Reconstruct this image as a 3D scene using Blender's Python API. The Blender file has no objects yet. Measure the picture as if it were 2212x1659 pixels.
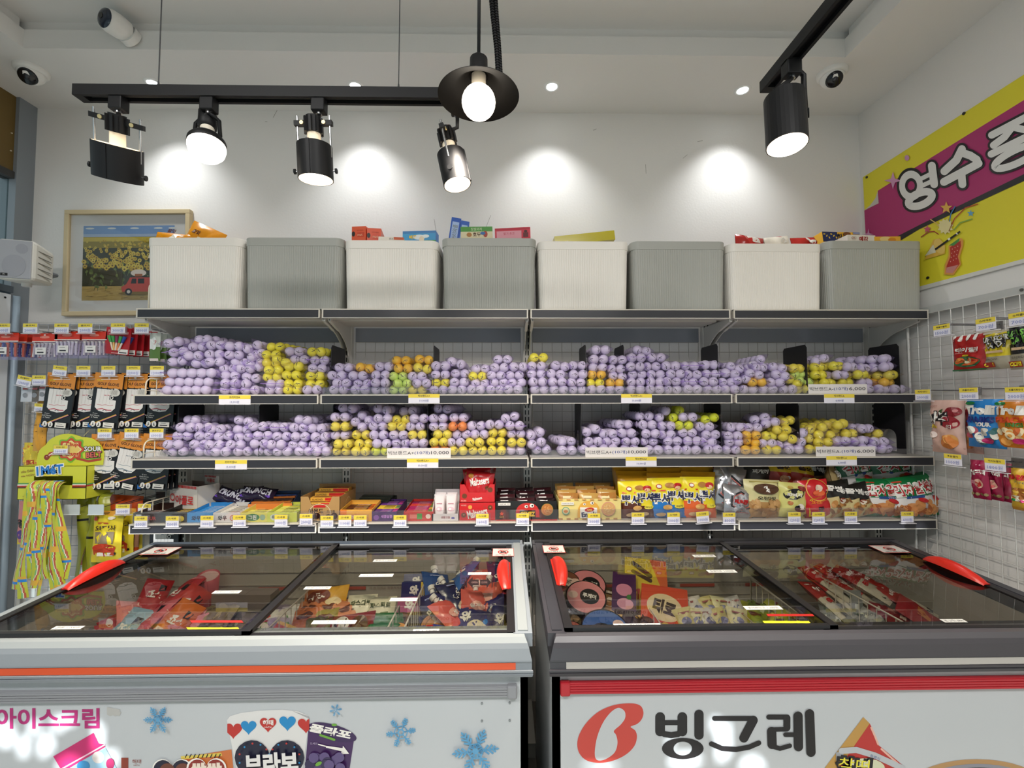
import bpy, bmesh, math, random
from mathutils import Vector, Matrix, geometry
V = Vector
PI = math.pi
SC = bpy.context.scene
COL = SC.collection
rnd = random.Random(7)

# ------------------------------------------------------------------ camera
F = 960.0                       # focal length in pixels of the 2212x1659 frame
CAMZ = 1.50
YAW, PITCH, ROLL = 0.0165, 0.0425, -0.0018
CR = (Matrix.Rotation(-YAW, 3, 'Z') @ Matrix.Rotation(PI / 2 + PITCH, 3, 'X') @ Matrix.Rotation(ROLL, 3, 'Z'))
cam_d = bpy.data.cameras.new('camera')
cam_d.sensor_width = 36.0
cam_d.sensor_fit = 'HORIZONTAL'
cam_d.lens = F / 2212.0 * 36.0
cam_d.clip_start = 0.05
cam = bpy.data.objects.new('camera', cam_d)
cam.matrix_world = Matrix.Translation((0, 0, CAMZ)) @ CR.to_4x4()
COL.objects.link(cam)
SC.camera = cam

# ------------------------------------------------------------------ world, sun, exposure
SC.view_settings.view_transform = 'Standard'
SC.view_settings.look = 'None'
SC.view_settings.exposure = 0.22
SC.view_settings.gamma = 1.0
SC.view_settings.use_curve_mapping = False
SC.cycles.transparent_max_bounces = 20
SC.cycles.max_bounces = 8
SC.cycles.glossy_bounces = 3
SC.cycles.transmission_bounces = 4
SC.cycles.caustics_reflective = False
SC.cycles.caustics_refractive = False
SC.cycles.sample_clamp_indirect = 6.0
W = bpy.data.worlds.new('daylight')
W.use_nodes = True
wb = W.node_tree.nodes['Background']
wb.inputs[0].default_value = (0.90, 0.95, 1.0, 1)
wb.inputs[1].default_value = 0.68
SC.world = W

def lamp(kind, name, loc, energy, col=(1, 1, 1), aim=None, **kw):
    d = bpy.data.lights.new(name, kind)
    d.energy = energy
    d.color = col
    for k, v in kw.items():
        setattr(d, k, v)
    o = bpy.data.objects.new(name, d)
    o.location = loc
    if aim is not None:
        o.rotation_euler = (V(aim) - V(loc)).to_track_quat('-Z', 'Y').to_euler()
    COL.objects.link(o)
    return o

SUN_D = V((0.5, 8.0, -3.6)).normalized()
lamp('SUN', 'sun', (-1, -8, 6), 9.0, (0.93, 0.98, 1.0), aim=V((-1, -8, 6)) + SUN_D, angle=0.008)

# ------------------------------------------------------------------ pixel -> world
def ray(px, py):
    return CR @ V(((px - 1106.0) / F, (829.5 - py) / F, -1.0))
def atY(px, py, Y):
    d = ray(px, py)
    return V((0, 0, CAMZ)) + d * (Y / d.y)
def atZ(px, py, z):
    d = ray(px, py)
    return V((0, 0, CAMZ)) + d * ((z - CAMZ) / d.z)
SL = 0.027                       # the right wall is not quite square to the back wall
WX = 1.905
def wallx(Y, off=0.0):
    return WX + SL * (2.30 - Y) - off
def atR(px, py, off):            # on a plane parallel to the right wall, OFF in front of it
    d = ray(px, py)
    t = (WX - off + SL * 2.30) / (d.x + SL * d.y)
    return V((0, 0, CAMZ)) + d * t
RROT = -PI / 2 + math.atan(SL)   # turns a front (-Y) to face out of the right wall

# two added fill lights overhead, unseen behind the camera, brightening the room
for px in (-1.2, 0.7):
    lamp('AREA', 'added_fill_light', (px, -0.9, 3.05), 46, (1.0, 0.975, 0.95), aim=(px, -0.9, 0), shape='SQUARE', size=0.6)

# ------------------------------------------------------------------ materials
def lin(h):
    h = h.lstrip('#')
    c = [int(h[i:i + 2], 16) / 255 for i in (0, 2, 4)]
    return tuple(x / 12.92 if x <= 0.04045 else ((x + 0.055) / 1.055) ** 2.4 for x in c) + (1.0,)
_mats = {}
def mat(h, r=0.5, m=0.0, e=0.0, sp=0.5, bump=0.0, bs=60.0, name=None):
    key = (h, r, m, e, sp, bump, bs)
    if key in _mats:
        return _mats[key]
    a = bpy.data.materials.new(name or 'surface_' + h.lstrip('#'))
    a.use_nodes = True
    nt = a.node_tree
    b = nt.nodes['Principled BSDF']
    b.inputs['Base Color'].default_value = lin(h)
    b.inputs['Roughness'].default_value = r
    b.inputs['Metallic'].default_value = m
    b.inputs['Specular IOR Level'].default_value = sp
    if e:
        b.inputs['Emission Color'].default_value = lin(h)
        b.inputs['Emission Strength'].default_value = e
    if bump:
        tc = nt.nodes.new('ShaderNodeTexCoord')
        n = nt.nodes.new('ShaderNodeTexNoise')
        n.inputs['Scale'].default_value = bs
        n.inputs['Detail'].default_value = 3
        bp = nt.nodes.new('ShaderNodeBump')
        bp.inputs['Strength'].default_value = bump
        bp.inputs['Distance'].default_value = 0.01
        nt.links.new(tc.outputs['Object'], n.inputs['Vector'])
        nt.links.new(n.outputs['Fac'], bp.inputs['Height'])
        nt.links.new(bp.outputs['Normal'], b.inputs['Normal'])
    _mats[key] = a
    return a

def clear(name, tint, gloss=0.06, rough=0.08, diff=0.0, dcol='#ffffff', fres=False):
    a = bpy.data.materials.new(name)
    a.use_nodes = True
    nt = a.node_tree
    for n in list(nt.nodes):
        nt.nodes.remove(n)
    out = nt.nodes.new('ShaderNodeOutputMaterial')
    tr = nt.nodes.new('ShaderNodeBsdfTransparent')
    tr.inputs[0].default_value = lin(tint)
    last = tr.outputs[0]
    if diff:
        df = nt.nodes.new('ShaderNodeBsdfDiffuse')
        df.inputs[0].default_value = lin(dcol)
        mx = nt.nodes.new('ShaderNodeMixShader')
        mx.inputs[0].default_value = diff
        nt.links.new(last, mx.inputs[1])
        nt.links.new(df.outputs[0], mx.inputs[2])
        last = mx.outputs[0]
    gl = nt.nodes.new('ShaderNodeBsdfGlossy')
    gl.inputs['Roughness'].default_value = rough
    mx = nt.nodes.new('ShaderNodeMixShader')
    if fres:
        fr = nt.nodes.new('ShaderNodeFresnel')
        fr.inputs[0].default_value = 1.45
        ge = nt.nodes.new('ShaderNodeNewGeometry')
        ma = nt.nodes.new('ShaderNodeMath'); ma.operation = 'SUBTRACT'; ma.inputs[0].default_value = 1.0
        mb_ = nt.nodes.new('ShaderNodeMath'); mb_.operation = 'MULTIPLY'
        nt.links.new(ge.outputs['Backfacing'], ma.inputs[1])
        nt.links.new(ma.outputs[0], mb_.inputs[0]); nt.links.new(fr.outputs[0], mb_.inputs[1])
        nt.links.new(mb_.outputs[0], mx.inputs[0])
    else:
        mx.inputs[0].default_value = gloss
    nt.links.new(last, mx.inputs[1])
    nt.links.new(gl.outputs[0], mx.inputs[2])
    nt.links.new(mx.outputs[0], out.inputs[0])
    return a
GLASS = clear('lid_glass', '#dcdcd8', rough=0.015, fres=True)
ACRYL = clear('clear_acrylic', '#f8f8f8', gloss=0.06, rough=0.05, diff=0.03, dcol='#e8e4ea')
FILM = clear('lilac_film', '#f2edfb', gloss=0.08, rough=0.09, diff=0.05, dcol='#cbbaee')
FILM2 = clear('pale_film', '#fbf7f4', gloss=0.08, rough=0.09, diff=0.035, dcol='#e6d8e0')
CLEARFILM = clear('lilac_film', '#f2edfb', gloss=0.08, rough=0.09, diff=0.05, dcol='#cbbaee')
FILM2 = clear('pale_film', '#fbf7f4', gloss=0.08, rough=0.09, diff=0.035, dcol='#e6d8e0')
WHITE = mat('#e9e7e2', 0.55)
BLACK = mat('#121113', 0.45)

# ------------------------------------------------------------------ mesh collecting
class MB:
    def __init__(s):
        s.v = []; s.f = []; s.mi = []; s.sm = []; s.ms = []; s.T = None
    def mid(s, m):
        if m not in s.ms:
            s.ms.append(m)
        return s.ms.index(m)
    def add(s, vs, fs, m, sm=False, T=None):
        b = len(s.v)
        T = T or s.T
        s.v.extend([T @ V(p) for p in vs] if T else [V(p) for p in vs])
        k = s.mid(m)
        for f in fs:
            s.f.append([b + i for i in f]); s.mi.append(k); s.sm.append(sm)
    def box(s, lo, hi, m, T=None):
        (a, b, c), (d, e, f) = lo, hi
        vs = [(a, b, c), (d, b, c), (d, e, c), (a, e, c), (a, b, f), (d, b, f), (d, e, f), (a, e, f)]
        s.add(vs, [(0, 3, 2, 1), (4, 5, 6, 7), (0, 1, 5, 4), (1, 2, 6, 5), (2, 3, 7, 6), (3, 0, 4, 7)], m, T=T)
        return s
    def rod(s, p, q, r, m, n=10, r2=None, caps=True):
        p, q = V(p), V(q)
        r2 = r if r2 is None else r2
        z = (q - p).normalized()
        x = z.orthogonal().normalized(); y = z.cross(x)
        vs = []
        for c, rr in ((p, r), (q, r2)):
            for i in range(n):
                a = 2 * PI * i / n
                vs.append(c + (x * math.cos(a) + y * math.sin(a)) * rr)
        fs = [(i, (i + 1) % n, n + (i + 1) % n, n + i) for i in range(n)]
        s.add(vs, fs, m, sm=n > 5)
        if caps:
            s.add(vs, [tuple(range(n - 1, -1, -1)), tuple(range(n, 2 * n))], m)
        return s
    def tube(s, pts, r, m, n=8):
        pts = [V(p) for p in pts]
        vs = []
        x = None
        for i, p in enumerate(pts):
            t = (pts[min(i + 1, len(pts) - 1)] - pts[max(i - 1, 0)]).normalized()
            x = t.orthogonal().normalized() if x is None else (x - t * x.dot(t)).normalized()
            y = t.cross(x)
            for k in range(n):
                a = 2 * PI * k / n
                vs.append(p + (x * math.cos(a) + y * math.sin(a)) * r)
        fs = []
        for i in range(len(pts) - 1):
            for k in range(n):
                k2 = (k + 1) % n
                fs.append((i * n + k, i * n + k2, (i + 1) * n + k2, (i + 1) * n + k))
        fs += [tuple(range(n - 1, -1, -1)), tuple(range(len(vs) - n, len(vs)))]
        s.add(vs, fs, m, sm=True)
        return s
    def lathe(s, prof, m, n=24, o=(0, 0, 0), T=None, sm=True):      # profile of (radius, z)
        vs = []; o = V(o)
        for r, z in prof:
            for k in range(n):
                a = 2 * PI * k / n
                vs.append(o + V((r * math.cos(a), r * math.sin(a), z)))
        fs = []
        for i in range(len(prof) - 1):
            for k in range(n):
                k2 = (k + 1) % n
                fs.append((i * n + k, i * n + k2, (i + 1) * n + k2, (i + 1) * n + k))
        s.add(vs, fs, m, sm=sm, T=T)
        return s
    def prism(s, poly, a, b, m, ax='x', T=None):                    # 2-D outline pushed along an axis from a to b
        def p3(u, w, t):
            return {'x': (t, u, w), 'y': (u, t, w), 'z': (u, w, t)}[ax]
        n = len(poly)
        vs = [p3(u, w, a) for u, w in poly] + [p3(u, w, b) for u, w in poly]
        tri = geometry.tessellate_polygon([[V((u, w, 0)) for u, w in poly]])
        fs = [(i, (i + 1) % n, n + (i + 1) % n, n + i) for i in range(n)]
        fs += [tuple(t) for t in tri] + [tuple(n + i for i in reversed(t)) for t in tri]
        s.add(vs, fs, m, T=T)
        return s
    def grid(s, fn, nu, nv, m, sm=True, T=None):                    # fn(u,v) -> point; m a material or m(u,v)
        vs = [fn(i / nu, j / nv) for j in range(nv + 1) for i in range(nu + 1)]
        if callable(m):
            by = {}
            for j in range(nv):
                for i in range(nu):
                    by.setdefault(m((i + .5) / nu, (j + .5) / nv), []).append((i, j))
        else:
            by = {m: [(i, j) for j in range(nv) for i in range(nu)]}
        b = len(s.v); T = T or s.T
        s.v.extend([T @ V(p) for p in vs] if T else [V(p) for p in vs])
        w = nu + 1
        for mm, cells in by.items():
            k = s.mid(mm)
            for i, j in cells:
                q = b + j * w + i
                s.f.append([q, q + 1, q + w + 1, q + w]); s.mi.append(k); s.sm.append(sm)
        return s
    def ball(s, c, r, m, n=12, sc=(1, 1, 1), T=None):
        prof = [(math.sin(PI * i / n), -math.cos(PI * i / n)) for i in range(n + 1)]
        vs = []; c = V(c); k2 = n * 2
        for rr, z in prof:
            for k in range(k2):
                a = 2 * PI * k / k2
                vs.append(c + V((rr * math.cos(a) * r * sc[0], rr * math.sin(a) * r * sc[1], z * r * sc[2])))
        fs = [(i * k2 + k, i * k2 + (k + 1) % k2, (i + 1) * k2 + (k + 1) % k2, (i + 1) * k2 + k) for i in range(n) for k in range(k2)]
        s.add(vs, fs, m, sm=True, T=T)
        return s
    def art(s, items, S, o0=0.0006, do=0.00025):
        for i, (vs, fs, m) in enumerate(items):
            s.add([S(x, y, o0 + do * i) for x, y in vs], fs, m)
        return s
    def mesh(s, name):
        me = bpy.data.meshes.new(name)
        me.from_pydata(s.v, [], s.f)
        for m in s.ms:
            me.materials.append(m)
        me.polygons.foreach_set('material_index', s.mi)
        me.polygons.foreach_set('use_smooth', s.sm)
        me.update()
        return me
    def obj(s, name, parent=None, loc=None, rot=None, bev=0.0):
        o = bpy.data.objects.new(name, s.mesh(name))
        COL.objects.link(o)
        if parent is not None:
            o.parent = parent
        if loc is not None:
            o.location = loc
        if rot is not None:
            o.rotation_euler = rot
        if bev:
            md = o.modifiers.new('edge', 'BEVEL')
            md.width = bev; md.segments = 2; md.limit_method = 'ANGLE'
        return o

def tag(o, label, cat, group=None, kind=None):
    if label: o['label'] = label
    if cat: o['category'] = cat
    if group: o['group'] = group
    if kind: o['kind'] = kind
    return o
def thing(name, label, cat, loc=(0, 0, 0), rot=(0, 0, 0), group=None):
    o = bpy.data.objects.new(name, None)
    o.empty_display_size = 0.02
    COL.objects.link(o)
    o.location = loc; o.rotation_euler = rot
    return tag(o, label, cat, group)
def copy_tree(o, kids, loc, rot=None, label=None, parent=None):
    c = o.copy(); COL.objects.link(c)
    c.parent = parent
    if loc is not None: c.location = loc
    if rot is not None: c.rotation_euler = rot
    if label: c['label'] = label
    for k in kids.get(o, ()):
        copy_tree(k, kids, None, None, None, c)
    return c
def kids_of(o):
    d = {}
    for x in COL.objects:
        if x.parent is not None:
            d.setdefault(x.parent, []).append(x)
    return d
NTH = 'first second third fourth fifth sixth seventh eighth ninth tenth eleventh twelfth thirteenth fourteenth fifteenth sixteenth'.split()

# ------------------------------------------------------------------ flat art: (points, faces, material)
def a_poly(pts, m):
    tri = geometry.tessellate_polygon([[V((x, y, 0)) for x, y in pts]])
    return (list(pts), [tuple(t) for t in tri], m)
def a_rect(x0, y0, x1, y1, m, n=1):
    vs = []; fs = []
    for i in range(n + 1):
        for j in range(n + 1):
            vs.append((x0 + (x1 - x0) * i / n, y0 + (y1 - y0) * j / n))
    for i in range(n):
        for j in range(n):
            q = i * (n + 1) + j
            fs.append((q, q + n + 1, q + n + 2, q + 1))
    return (vs, fs, m)
def a_ell(cx, cy, rx, ry, m, n=20, rot=0.0, rings=1):
    vs = [(cx, cy)]; fs = []
    c, s = math.cos(rot), math.sin(rot)
    for k in range(1, rings + 1):
        for i in range(n):
            a = 2 * PI * i / n
            x, y = rx * math.cos(a) * k / rings, ry * math.sin(a) * k / rings
            vs.append((cx + x * c - y * s, cy + x * s + y * c))
    fs += [(0, 1 + i, 1 + (i + 1) % n) for i in range(n)]
    for k in range(rings - 1):
        b = 1 + k * n
        fs += [(b + i, b + n + i, b + n + (i + 1) % n, b + (i + 1) % n) for i in range(n)]
    return (vs, fs, m)
def a_ring(cx, cy, r0, r1, m, n=24, sy=1.0, a0=0, a1=2 * PI):
    vs = []; fs = []
    full = abs(a1 - a0 - 2 * PI) < 1e-6
    for i in range(n + 1):
        a = a0 + (a1 - a0) * i / n
        vs += [(cx + r0 * math.cos(a), cy + r0 * math.sin(a) * sy), (cx + r1 * math.cos(a), cy + r1 * math.sin(a) * sy)]
    for i in range(n):
        fs.append((2 * i, 2 * i + 1, 2 * i + 3, 2 * i + 2))
    return (vs, fs, m)
def a_star(cx, cy, r, q, k, m, rot=0.0):
    pts = []
    for i in range(2 * k):
        a = PI * i / k + rot + PI / 2
        rr = r if i % 2 == 0 else q
        pts.append((cx + rr * math.cos(a), cy + rr * math.sin(a)))
    vs = [(cx, cy)] + pts
    return (vs, [(0, 1 + i, 1 + (i + 1) % (2 * k)) for i in range(2 * k)], m)
def a_heart(cx, cy, s, m, clip=None):
    pts = []
    for i in range(40):
        t = 2 * PI * i / 40
        x = 16 * math.sin(t) ** 3 / 17
        y = (13 * math.cos(t) - 5 * math.cos(2 * t) - 2 * math.cos(3 * t) - math.cos(4 * t)) / 17
        x, y = cx + s * x, cy + s * y
        if clip: x = min(max(x, clip[0]), clip[1])
        pts.append((x, y))
    return a_poly(pts, m)
def a_line(pts, w, m, caps=True, n=8):
    """A stroke of one unbroken strip with mitred corners and round ends."""
    pts = [p for i, p in enumerate(pts) if i == 0 or math.hypot(p[0] - pts[i - 1][0], p[1] - pts[i - 1][1]) > 1e-7]
    closed = len(pts) > 3 and math.hypot(pts[0][0] - pts[-1][0], pts[0][1] - pts[-1][1]) < 1e-6
    if closed: pts = pts[:-1]
    N = len(pts)
    if N < 2: return ([], [], m)
    def nrm(i, j):
        dx, dy = pts[j][0] - pts[i][0], pts[j][1] - pts[i][1]
        L = math.hypot(dx, dy) or 1e-9
        return (-dy / L, dx / L)
    vs = []
    for i in range(N):
        a = nrm(i - 1, i) if (i > 0 or closed) else nrm(i, i + 1)
        b = nrm(i, (i + 1) % N) if (i < N - 1 or closed) else a
        x, y = a[0] + b[0], a[1] + b[1]
        L2 = x * x + y * y
        k = 2 / L2 if L2 > .5 else 4.0 / (math.sqrt(L2) + 1e-9) * .5
        k = min(k, 2.2 / (math.sqrt(L2) + 1e-9))
        x, y = x * k * w / 2, y * k * w / 2
        vs += [(pts[i][0] + x, pts[i][1] + y), (pts[i][0] - x, pts[i][1] - y)]
    fs = [(2 * i, 2 * i + 1, 2 * i + 3, 2 * i + 2) for i in range(N - 1)]
    if closed: fs.append((2 * N - 2, 2 * N - 1, 1, 0))
    if caps and not closed:
        for e, i, j in ((0, 1, 0), (N - 1, N - 2, N - 1)):
            ax = math.atan2(pts[j][1] - pts[i][1], pts[j][0] - pts[i][0])
            b0 = len(vs)
            vs.append(pts[e])
            for k in range(n + 1):
                q = ax - PI / 2 + PI * k / n
                vs.append((pts[e][0] + w / 2 * math.cos(q), pts[e][1] + w / 2 * math.sin(q)))
            fs += [(b0, b0 + 1 + k, b0 + 2 + k) for k in range(n)]
    return (vs, fs, m)
_txt = {}
def _text(s, off, res):
    key = (s, off, res)
    if key not in _txt:
        c = bpy.data.curves.new('lettering', 'FONT')
        c.body = s; c.resolution_u = res; c.offset = off
        o = bpy.data.objects.new('lettering', c)
        me = o.to_mesh()
        vs = [(v.co.x, v.co.y) for v in me.vertices]
        fs = [tuple(p.vertices) for p in me.polygons]
        o.to_mesh_clear()
        bpy.data.objects.remove(o); bpy.data.curves.remove(c)
        _txt[key] = (vs, fs)
    return _txt[key]
def a_text(s, cx, cy, h, m, w=None, off=0.0, rot=0.0, shear=0.0, res=2, box=None):
    """Lettering centred on cx, cy, its ink H high (and W wide if given)."""
    vs, fs = _text(s, off, res)
    bs = _text(s, 0.0, res)[0]
    x0 = min(p[0] for p in bs); x1 = max(p[0] for p in bs); y0 = min(p[1] for p in bs); y1 = max(p[1] for p in bs)
    k = h / max(y1 - y0, 1e-6)
    kx = k if w is None else w / max(x1 - x0, 1e-6)
    c, sn = math.cos(rot), math.sin(rot)
    out = []
    for x, y in vs:
        x = (x - (x0 + x1) / 2) * kx; y = (y - (y0 + y1) / 2) * k
        x += y * shear
        out.append((cx + x * c - y * sn, cy + x * sn + y * c))
    return (out, fs, m)
def flip2(it):
    return it
def plane(O, U, Vv, N):
    O, U, Vv, N = V(O), V(U), V(Vv), V(N)
    return lambda x, y, o: O + U * x + Vv * y + N * o
FRONT = plane((0, 0, 0), (1, 0, 0), (0, 0, 1), (0, -1, 0))
def front(y):
    return plane((0, y, 0), (1, 0, 0), (0, 0, 1), (0, -1, 0))

# ------------------------------------------------------------------ packages
def pillow(w, h, t, base, art=(), seed=0, nu=10, nv=12, wr=0.0025, sub=True):
    """A filled bag standing on z=0, front towards -Y, flat seals at top and bottom."""
    q = random.Random(seed)
    ph = [q.uniform(0, 6.28) for _ in range(5)]
    def T(x, z):
        a = max(0.0, 1 - abs(2 * x / w) ** 2.6) ** 0.55
        b = max(0.0, 1 - abs(2 * z / h - 1) ** 4.0) ** 0.75
        r = wr * (math.sin(x / w * 13 + ph[0]) * math.sin(z / h * 11 + ph[1]) + 0.7 * math.sin((x / w + z / h) * 17 + ph[2]))
        return t / 2 * a * b + r * min(1.0, 2.2 * a * b)
    def sx(x, z):
        return x * (1 - 0.05 * math.sin(PI * min(max(z / h, 0), 1)) ** 2)
    mb = MB()
    ee = 0.0008
    mb.grid(lambda u, v: V((sx((u - .5) * w, v * h), -T((u - .5) * w, v * h) - ee, v * h)), nu, nv, base)
    mb.grid(lambda u, v: V((sx((.5 - u) * w, v * h), T((.5 - u) * w, v * h) + ee, v * h)), nu, nv, (lambda u, v: base(1 - u, v)) if callable(base) else base)
    mb.art(list(art), lambda x, z, o: V((sx(x, z), -T(x, min(max(z, 0), h)) - ee - o - 0.0012, z)))
    return mb
def carton(w, h, d, m, art=(), side=None, top=None, y0=0.0):
    mb = MB()
    mb.box((-w / 2, y0, 0), (w / 2, y0 + d, h), m)
    mb.art(list(art), front(y0))
    if side:
        for sg in (-1, 1):
            mb.art(list(side), plane((sg * w / 2, y0 + d / 2, 0), (0, sg, 0), (0, 0, 1), (sg, 0, 0)))
    if top:
        mb.art(list(top), plane((0, y0 + d / 2, h), (1, 0, 0), (0, 1, 0), (0, 0, 1)))
    return mb
def tray(w, h, d, m, art=(), inner=None, back=None, th=0.002):
    """An open-topped carton: low front, sides rising to BACK."""
    back = back or h
    inner = inner or m
    mb = MB()
    mb.box((-w / 2, 0, 0), (w / 2, th, h), m)
    mb.box((-w / 2, d - th, 0), (w / 2, d, back), m)
    mb.box((-w / 2, th, 0), (w / 2, d - th, th), inner)
    for sg in (-1, 1):
        x0, x1 = (sg * w / 2, sg * (w / 2 - th))
        mb.prism([(th, 0), (d - th, 0), (d - th, back), (th, h)], min(x0, x1), max(x0, x1), m, 'x')
    mb.art(list(art), front(0))
    return mb

# ================================================================== the room
YW = 2.30
ZS = atY(1100, 243, YW).z                       # lower ceiling
FY = atZ(1400, 119, ZS).y                       # front edge of the lower ceiling along the back wall
TXR = atZ(1831, 119, ZS).x
TXL = atZ(54, 107, ZS).x
ZU = ZS + 0.135
XL = -2.447
YB = -3.0
wallm = mat('#e6e3df', 0.85, sp=0.2, bump=0.06, bs=90)
ceilm = mat('#e4e2df', 0.9, sp=0.2, bump=0.03, bs=60)
def struct(mb, name, parent=None, **k):
    return tag(mb.obj(name, parent, **k), None, None, None, 'structure')
mb = MB(); mb.box((XL - 0.01, YW, 0), (WX + 0.4, YW + 0.15, ZU + 0.1), wallm)
for px, py, L, a in ((595, 245, .05, 1.1), (1285, 280, .02, .4), (1395, 365, .05, 1.6), (1480, 338, .03, .7), (1055, 478, .07, 1.2), (1512, 305, .03, 0.2), (575, 263, .012, 0), (940, 487, .07, -1.4)):
    p = atY(px, py, YW)
    d = V((math.cos(a), 0, math.sin(a))) * L / 2
    mb.rod(p - d, p + d, 0.0012, mat('#9a958e', 0.9), 4)
struct(mb, 'wall_back')
mb = MB()
x0, x1 = wallx(YW), wallx(YB)
mb.add([(x0, YW, 0), (x1, YB, 0), (x1, YB, ZU + .1), (x0, YW, ZU + .1), (x0 + .15, YW, 0), (x1 + .15, YB, 0), (x1 + .15, YB, ZU + .1), (x0 + .15, YW, ZU + .1)],
       [(0, 3, 2, 1), (4, 5, 6, 7), (0, 1, 5, 4), (3, 7, 6, 2), (1, 2, 6, 5), (0, 4, 7, 3)], wallm)
struct(mb, 'wall_right')
mb = MB(); mb.box((XL - 0.3, YB - 1, -0.1), (WX + 0.6, YW + .1, 0), mat('#8d8780', 0.5, bump=0.02))
struct(mb, 'floor')
mb = MB(); mb.box((XL - .2, YB, ZU), (WX + .4, YW + .15, ZU + .1), ceilm)
struct(mb, 'ceiling')
mb = MB()
mb.box((XL - .2, FY, ZS), (WX + .4, YW, ZS + .085), ceilm)
mb.box((XL - .2, FY + .02, ZS + .085), (WX + .4, YW, ZU), ceilm)
struct(mb, 'trim_1')
mb = MB()
mb.box((TXR, YB, ZS), (WX + .4, FY, ZS + .085), ceilm)
mb.box((TXR + .02, YB, ZS + .085), (WX + .4, FY, ZU), ceilm)
struct(mb, 'trim_2')
mb = MB()
mb.box((XL - .2, YB, ZS), (TXL, FY, ZS + .085), ceilm)
mb.box((XL - .2, YB, ZS + .085), (TXL - .02, FY, ZU), ceilm)
struct(mb, 'trim_3')
for px in (-1.2, 0.7):  # glowing panels added along with the fill lights, out of view
    t = thing('added_fill_panel', 'added fill light panel above the shop floor, out of view, %s of two' % ('left' if px < 0 else 'right'), 'ceiling lamp', (px, -0.9, ZU))
    mb = MB(); mb.box((-.31, -.31, -.03), (.31, .31, -.001), mat('#d8d8d8', .5)); mb.obj('frame', t)
    mb = MB(); mb.box((-.29, -.29, -.034), (.29, .29, -.03), mat('#f4f6f8', .5, e=3.0)); mb.obj('diffuser', t)
# left wall: a glazed shopfront with a brown blind box over it
alu = mat('#8f959b', 0.45, 0.3)
mb = MB()
mb.box((XL - .1, 2.215, 0), (XL + .008, YW, ZS), alu)
struct(mb, 'wall_left')
brn = atY(40, 366, 2.19).z
mb = MB()
mb.box((XL - .08, YB, brn), (XL - .01, 2.215, ZS), mat('#6d5626', 0.45, bump=0.03))
for z in (brn + .1, brn + .19):
    mb.rod((XL - .012, 2.2, z), (XL - .005, 2.2, z), .003, mat('#cfc7b0', .4))
struct(mb, 'trim_4')
gl = clear('window_glass', '#e2ecec', gloss=0.05, rough=0.02, fres=True)
fr = thing('window_1', None, None); fr['kind'] = 'structure'
mb = MB()
mb.box((XL - .06, YB, brn - .035), (XL - .0, 2.215, brn), mat('#3b3a39', .5))
mb.box((XL - .06, YB, 0), (XL, 2.215, .12), alu)
for y in (1.0, -.4, -1.8, YB + .06):
    mb.box((XL - .06, y - .03, .12), (XL, y + .03, brn - .035), alu)
zz = atY(20, 617, 2.15).z
mb.box((XL - .055, 1.9, zz - .02), (XL + .02, 2.215, zz + .012), mat('#5f6770', .45, .4))
mb.obj('window_frame', fr)
mb = MB(); mb.box((XL - .035, YB, .12), (XL - .027, 2.215, brn - .035), gl); mb.obj('pane', fr)
# white door post below the speaker
mb = MB()
mb.box((XL - .02, 2.06, 0), (XL + .02, 2.205, zz - .03), mat('#dfe2e6', .5))
p = atR(36, 627, 0)
mb.rod((XL + .019, 2.18, zz - .05), (XL + .021, 2.18, zz - .05), .005, BLACK)
struct(mb, 'trim_5')
# street side, behind the camera: a glazed front, an added mask above it shaping the sun patches
fr = thing('window_2', None, None); fr['kind'] = 'structure'
mb = MB()
for x in (XL, -1.2, 0.1, 1.3, wallx(YB) - .06):
    mb.box((x, YB - .06, 0), (x + .06, YB, ZS), alu)
mb.box((XL, YB - .06, 1.95), (wallx(YB), YB, 2.0), alu)
mb.obj('window_frame', fr)
mb = MB(); mb.box((XL, YB - .035, 0), (wallx(YB), YB - .027, 1.95), gl); mb.obj('pane', fr)
SUNSPOTS = [(15, 1590, 30, 42), (52, 1612, 18, 36), (75, 1570, 20, 26), (100, 1610, 22, 40), (130, 1562, 22, 28), (150, 1555, 16, 20), (215, 1590, 20, 45), (240, 1640, 20, 30),
            (150, 1650, 40, 20), (1480, 1640, 50, 26), (1560, 1600, 26, 60), (1545, 1560, 20, 24), (1620, 1650, 40, 22), (1300, 1655, 60, 12), (1440, 1605, 20, 20)]
holes = []
for px, py, rx, ry in SUNSPOTS:
    p = atY(px, py, 1.20)
    t = (YB - 0.03 - p.y) / SUN_D.y
    h = p + SUN_D * t
    holes.append((h.x, h.z, rx * .8 / F, ry * .8 / F))
mb = MB()
dm = mat('#6f6c68', .8)
st = 0.0125
xx = XL
def open_at(x, z):
    for hx, hz, rx, rz in holes:
        w = 0.12 * math.sin(x * 61 + z * 37) + 0.1 * math.sin(x * 23 - z * 91)
        if ((x - hx) / rx) ** 2 + ((z - hz) / rz) ** 2 < 1 + w:
            return True
    return False
z = 2.0
TOPF = max(ZU, 4.2)
while z < ZU - 1e-6:
    x = XL; run = None
    while x < wallx(YB):
        o = open_at(x + st / 2, z + st / 2)
        if not o and run is None: run = x
        if o and run is not None:
            mb.box((run, YB - .036, z), (x, YB - .026, min(z + st, ZU)), dm); run = None
        x += st
    if run is not None: mb.box((run, YB - .036, z), (x, YB - .026, min(z + st, ZU)), dm)
    z += st
mb.obj('sun_mask_band', fr)  # unseen sun blocker, its holes placed to throw patches on the freezers

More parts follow.
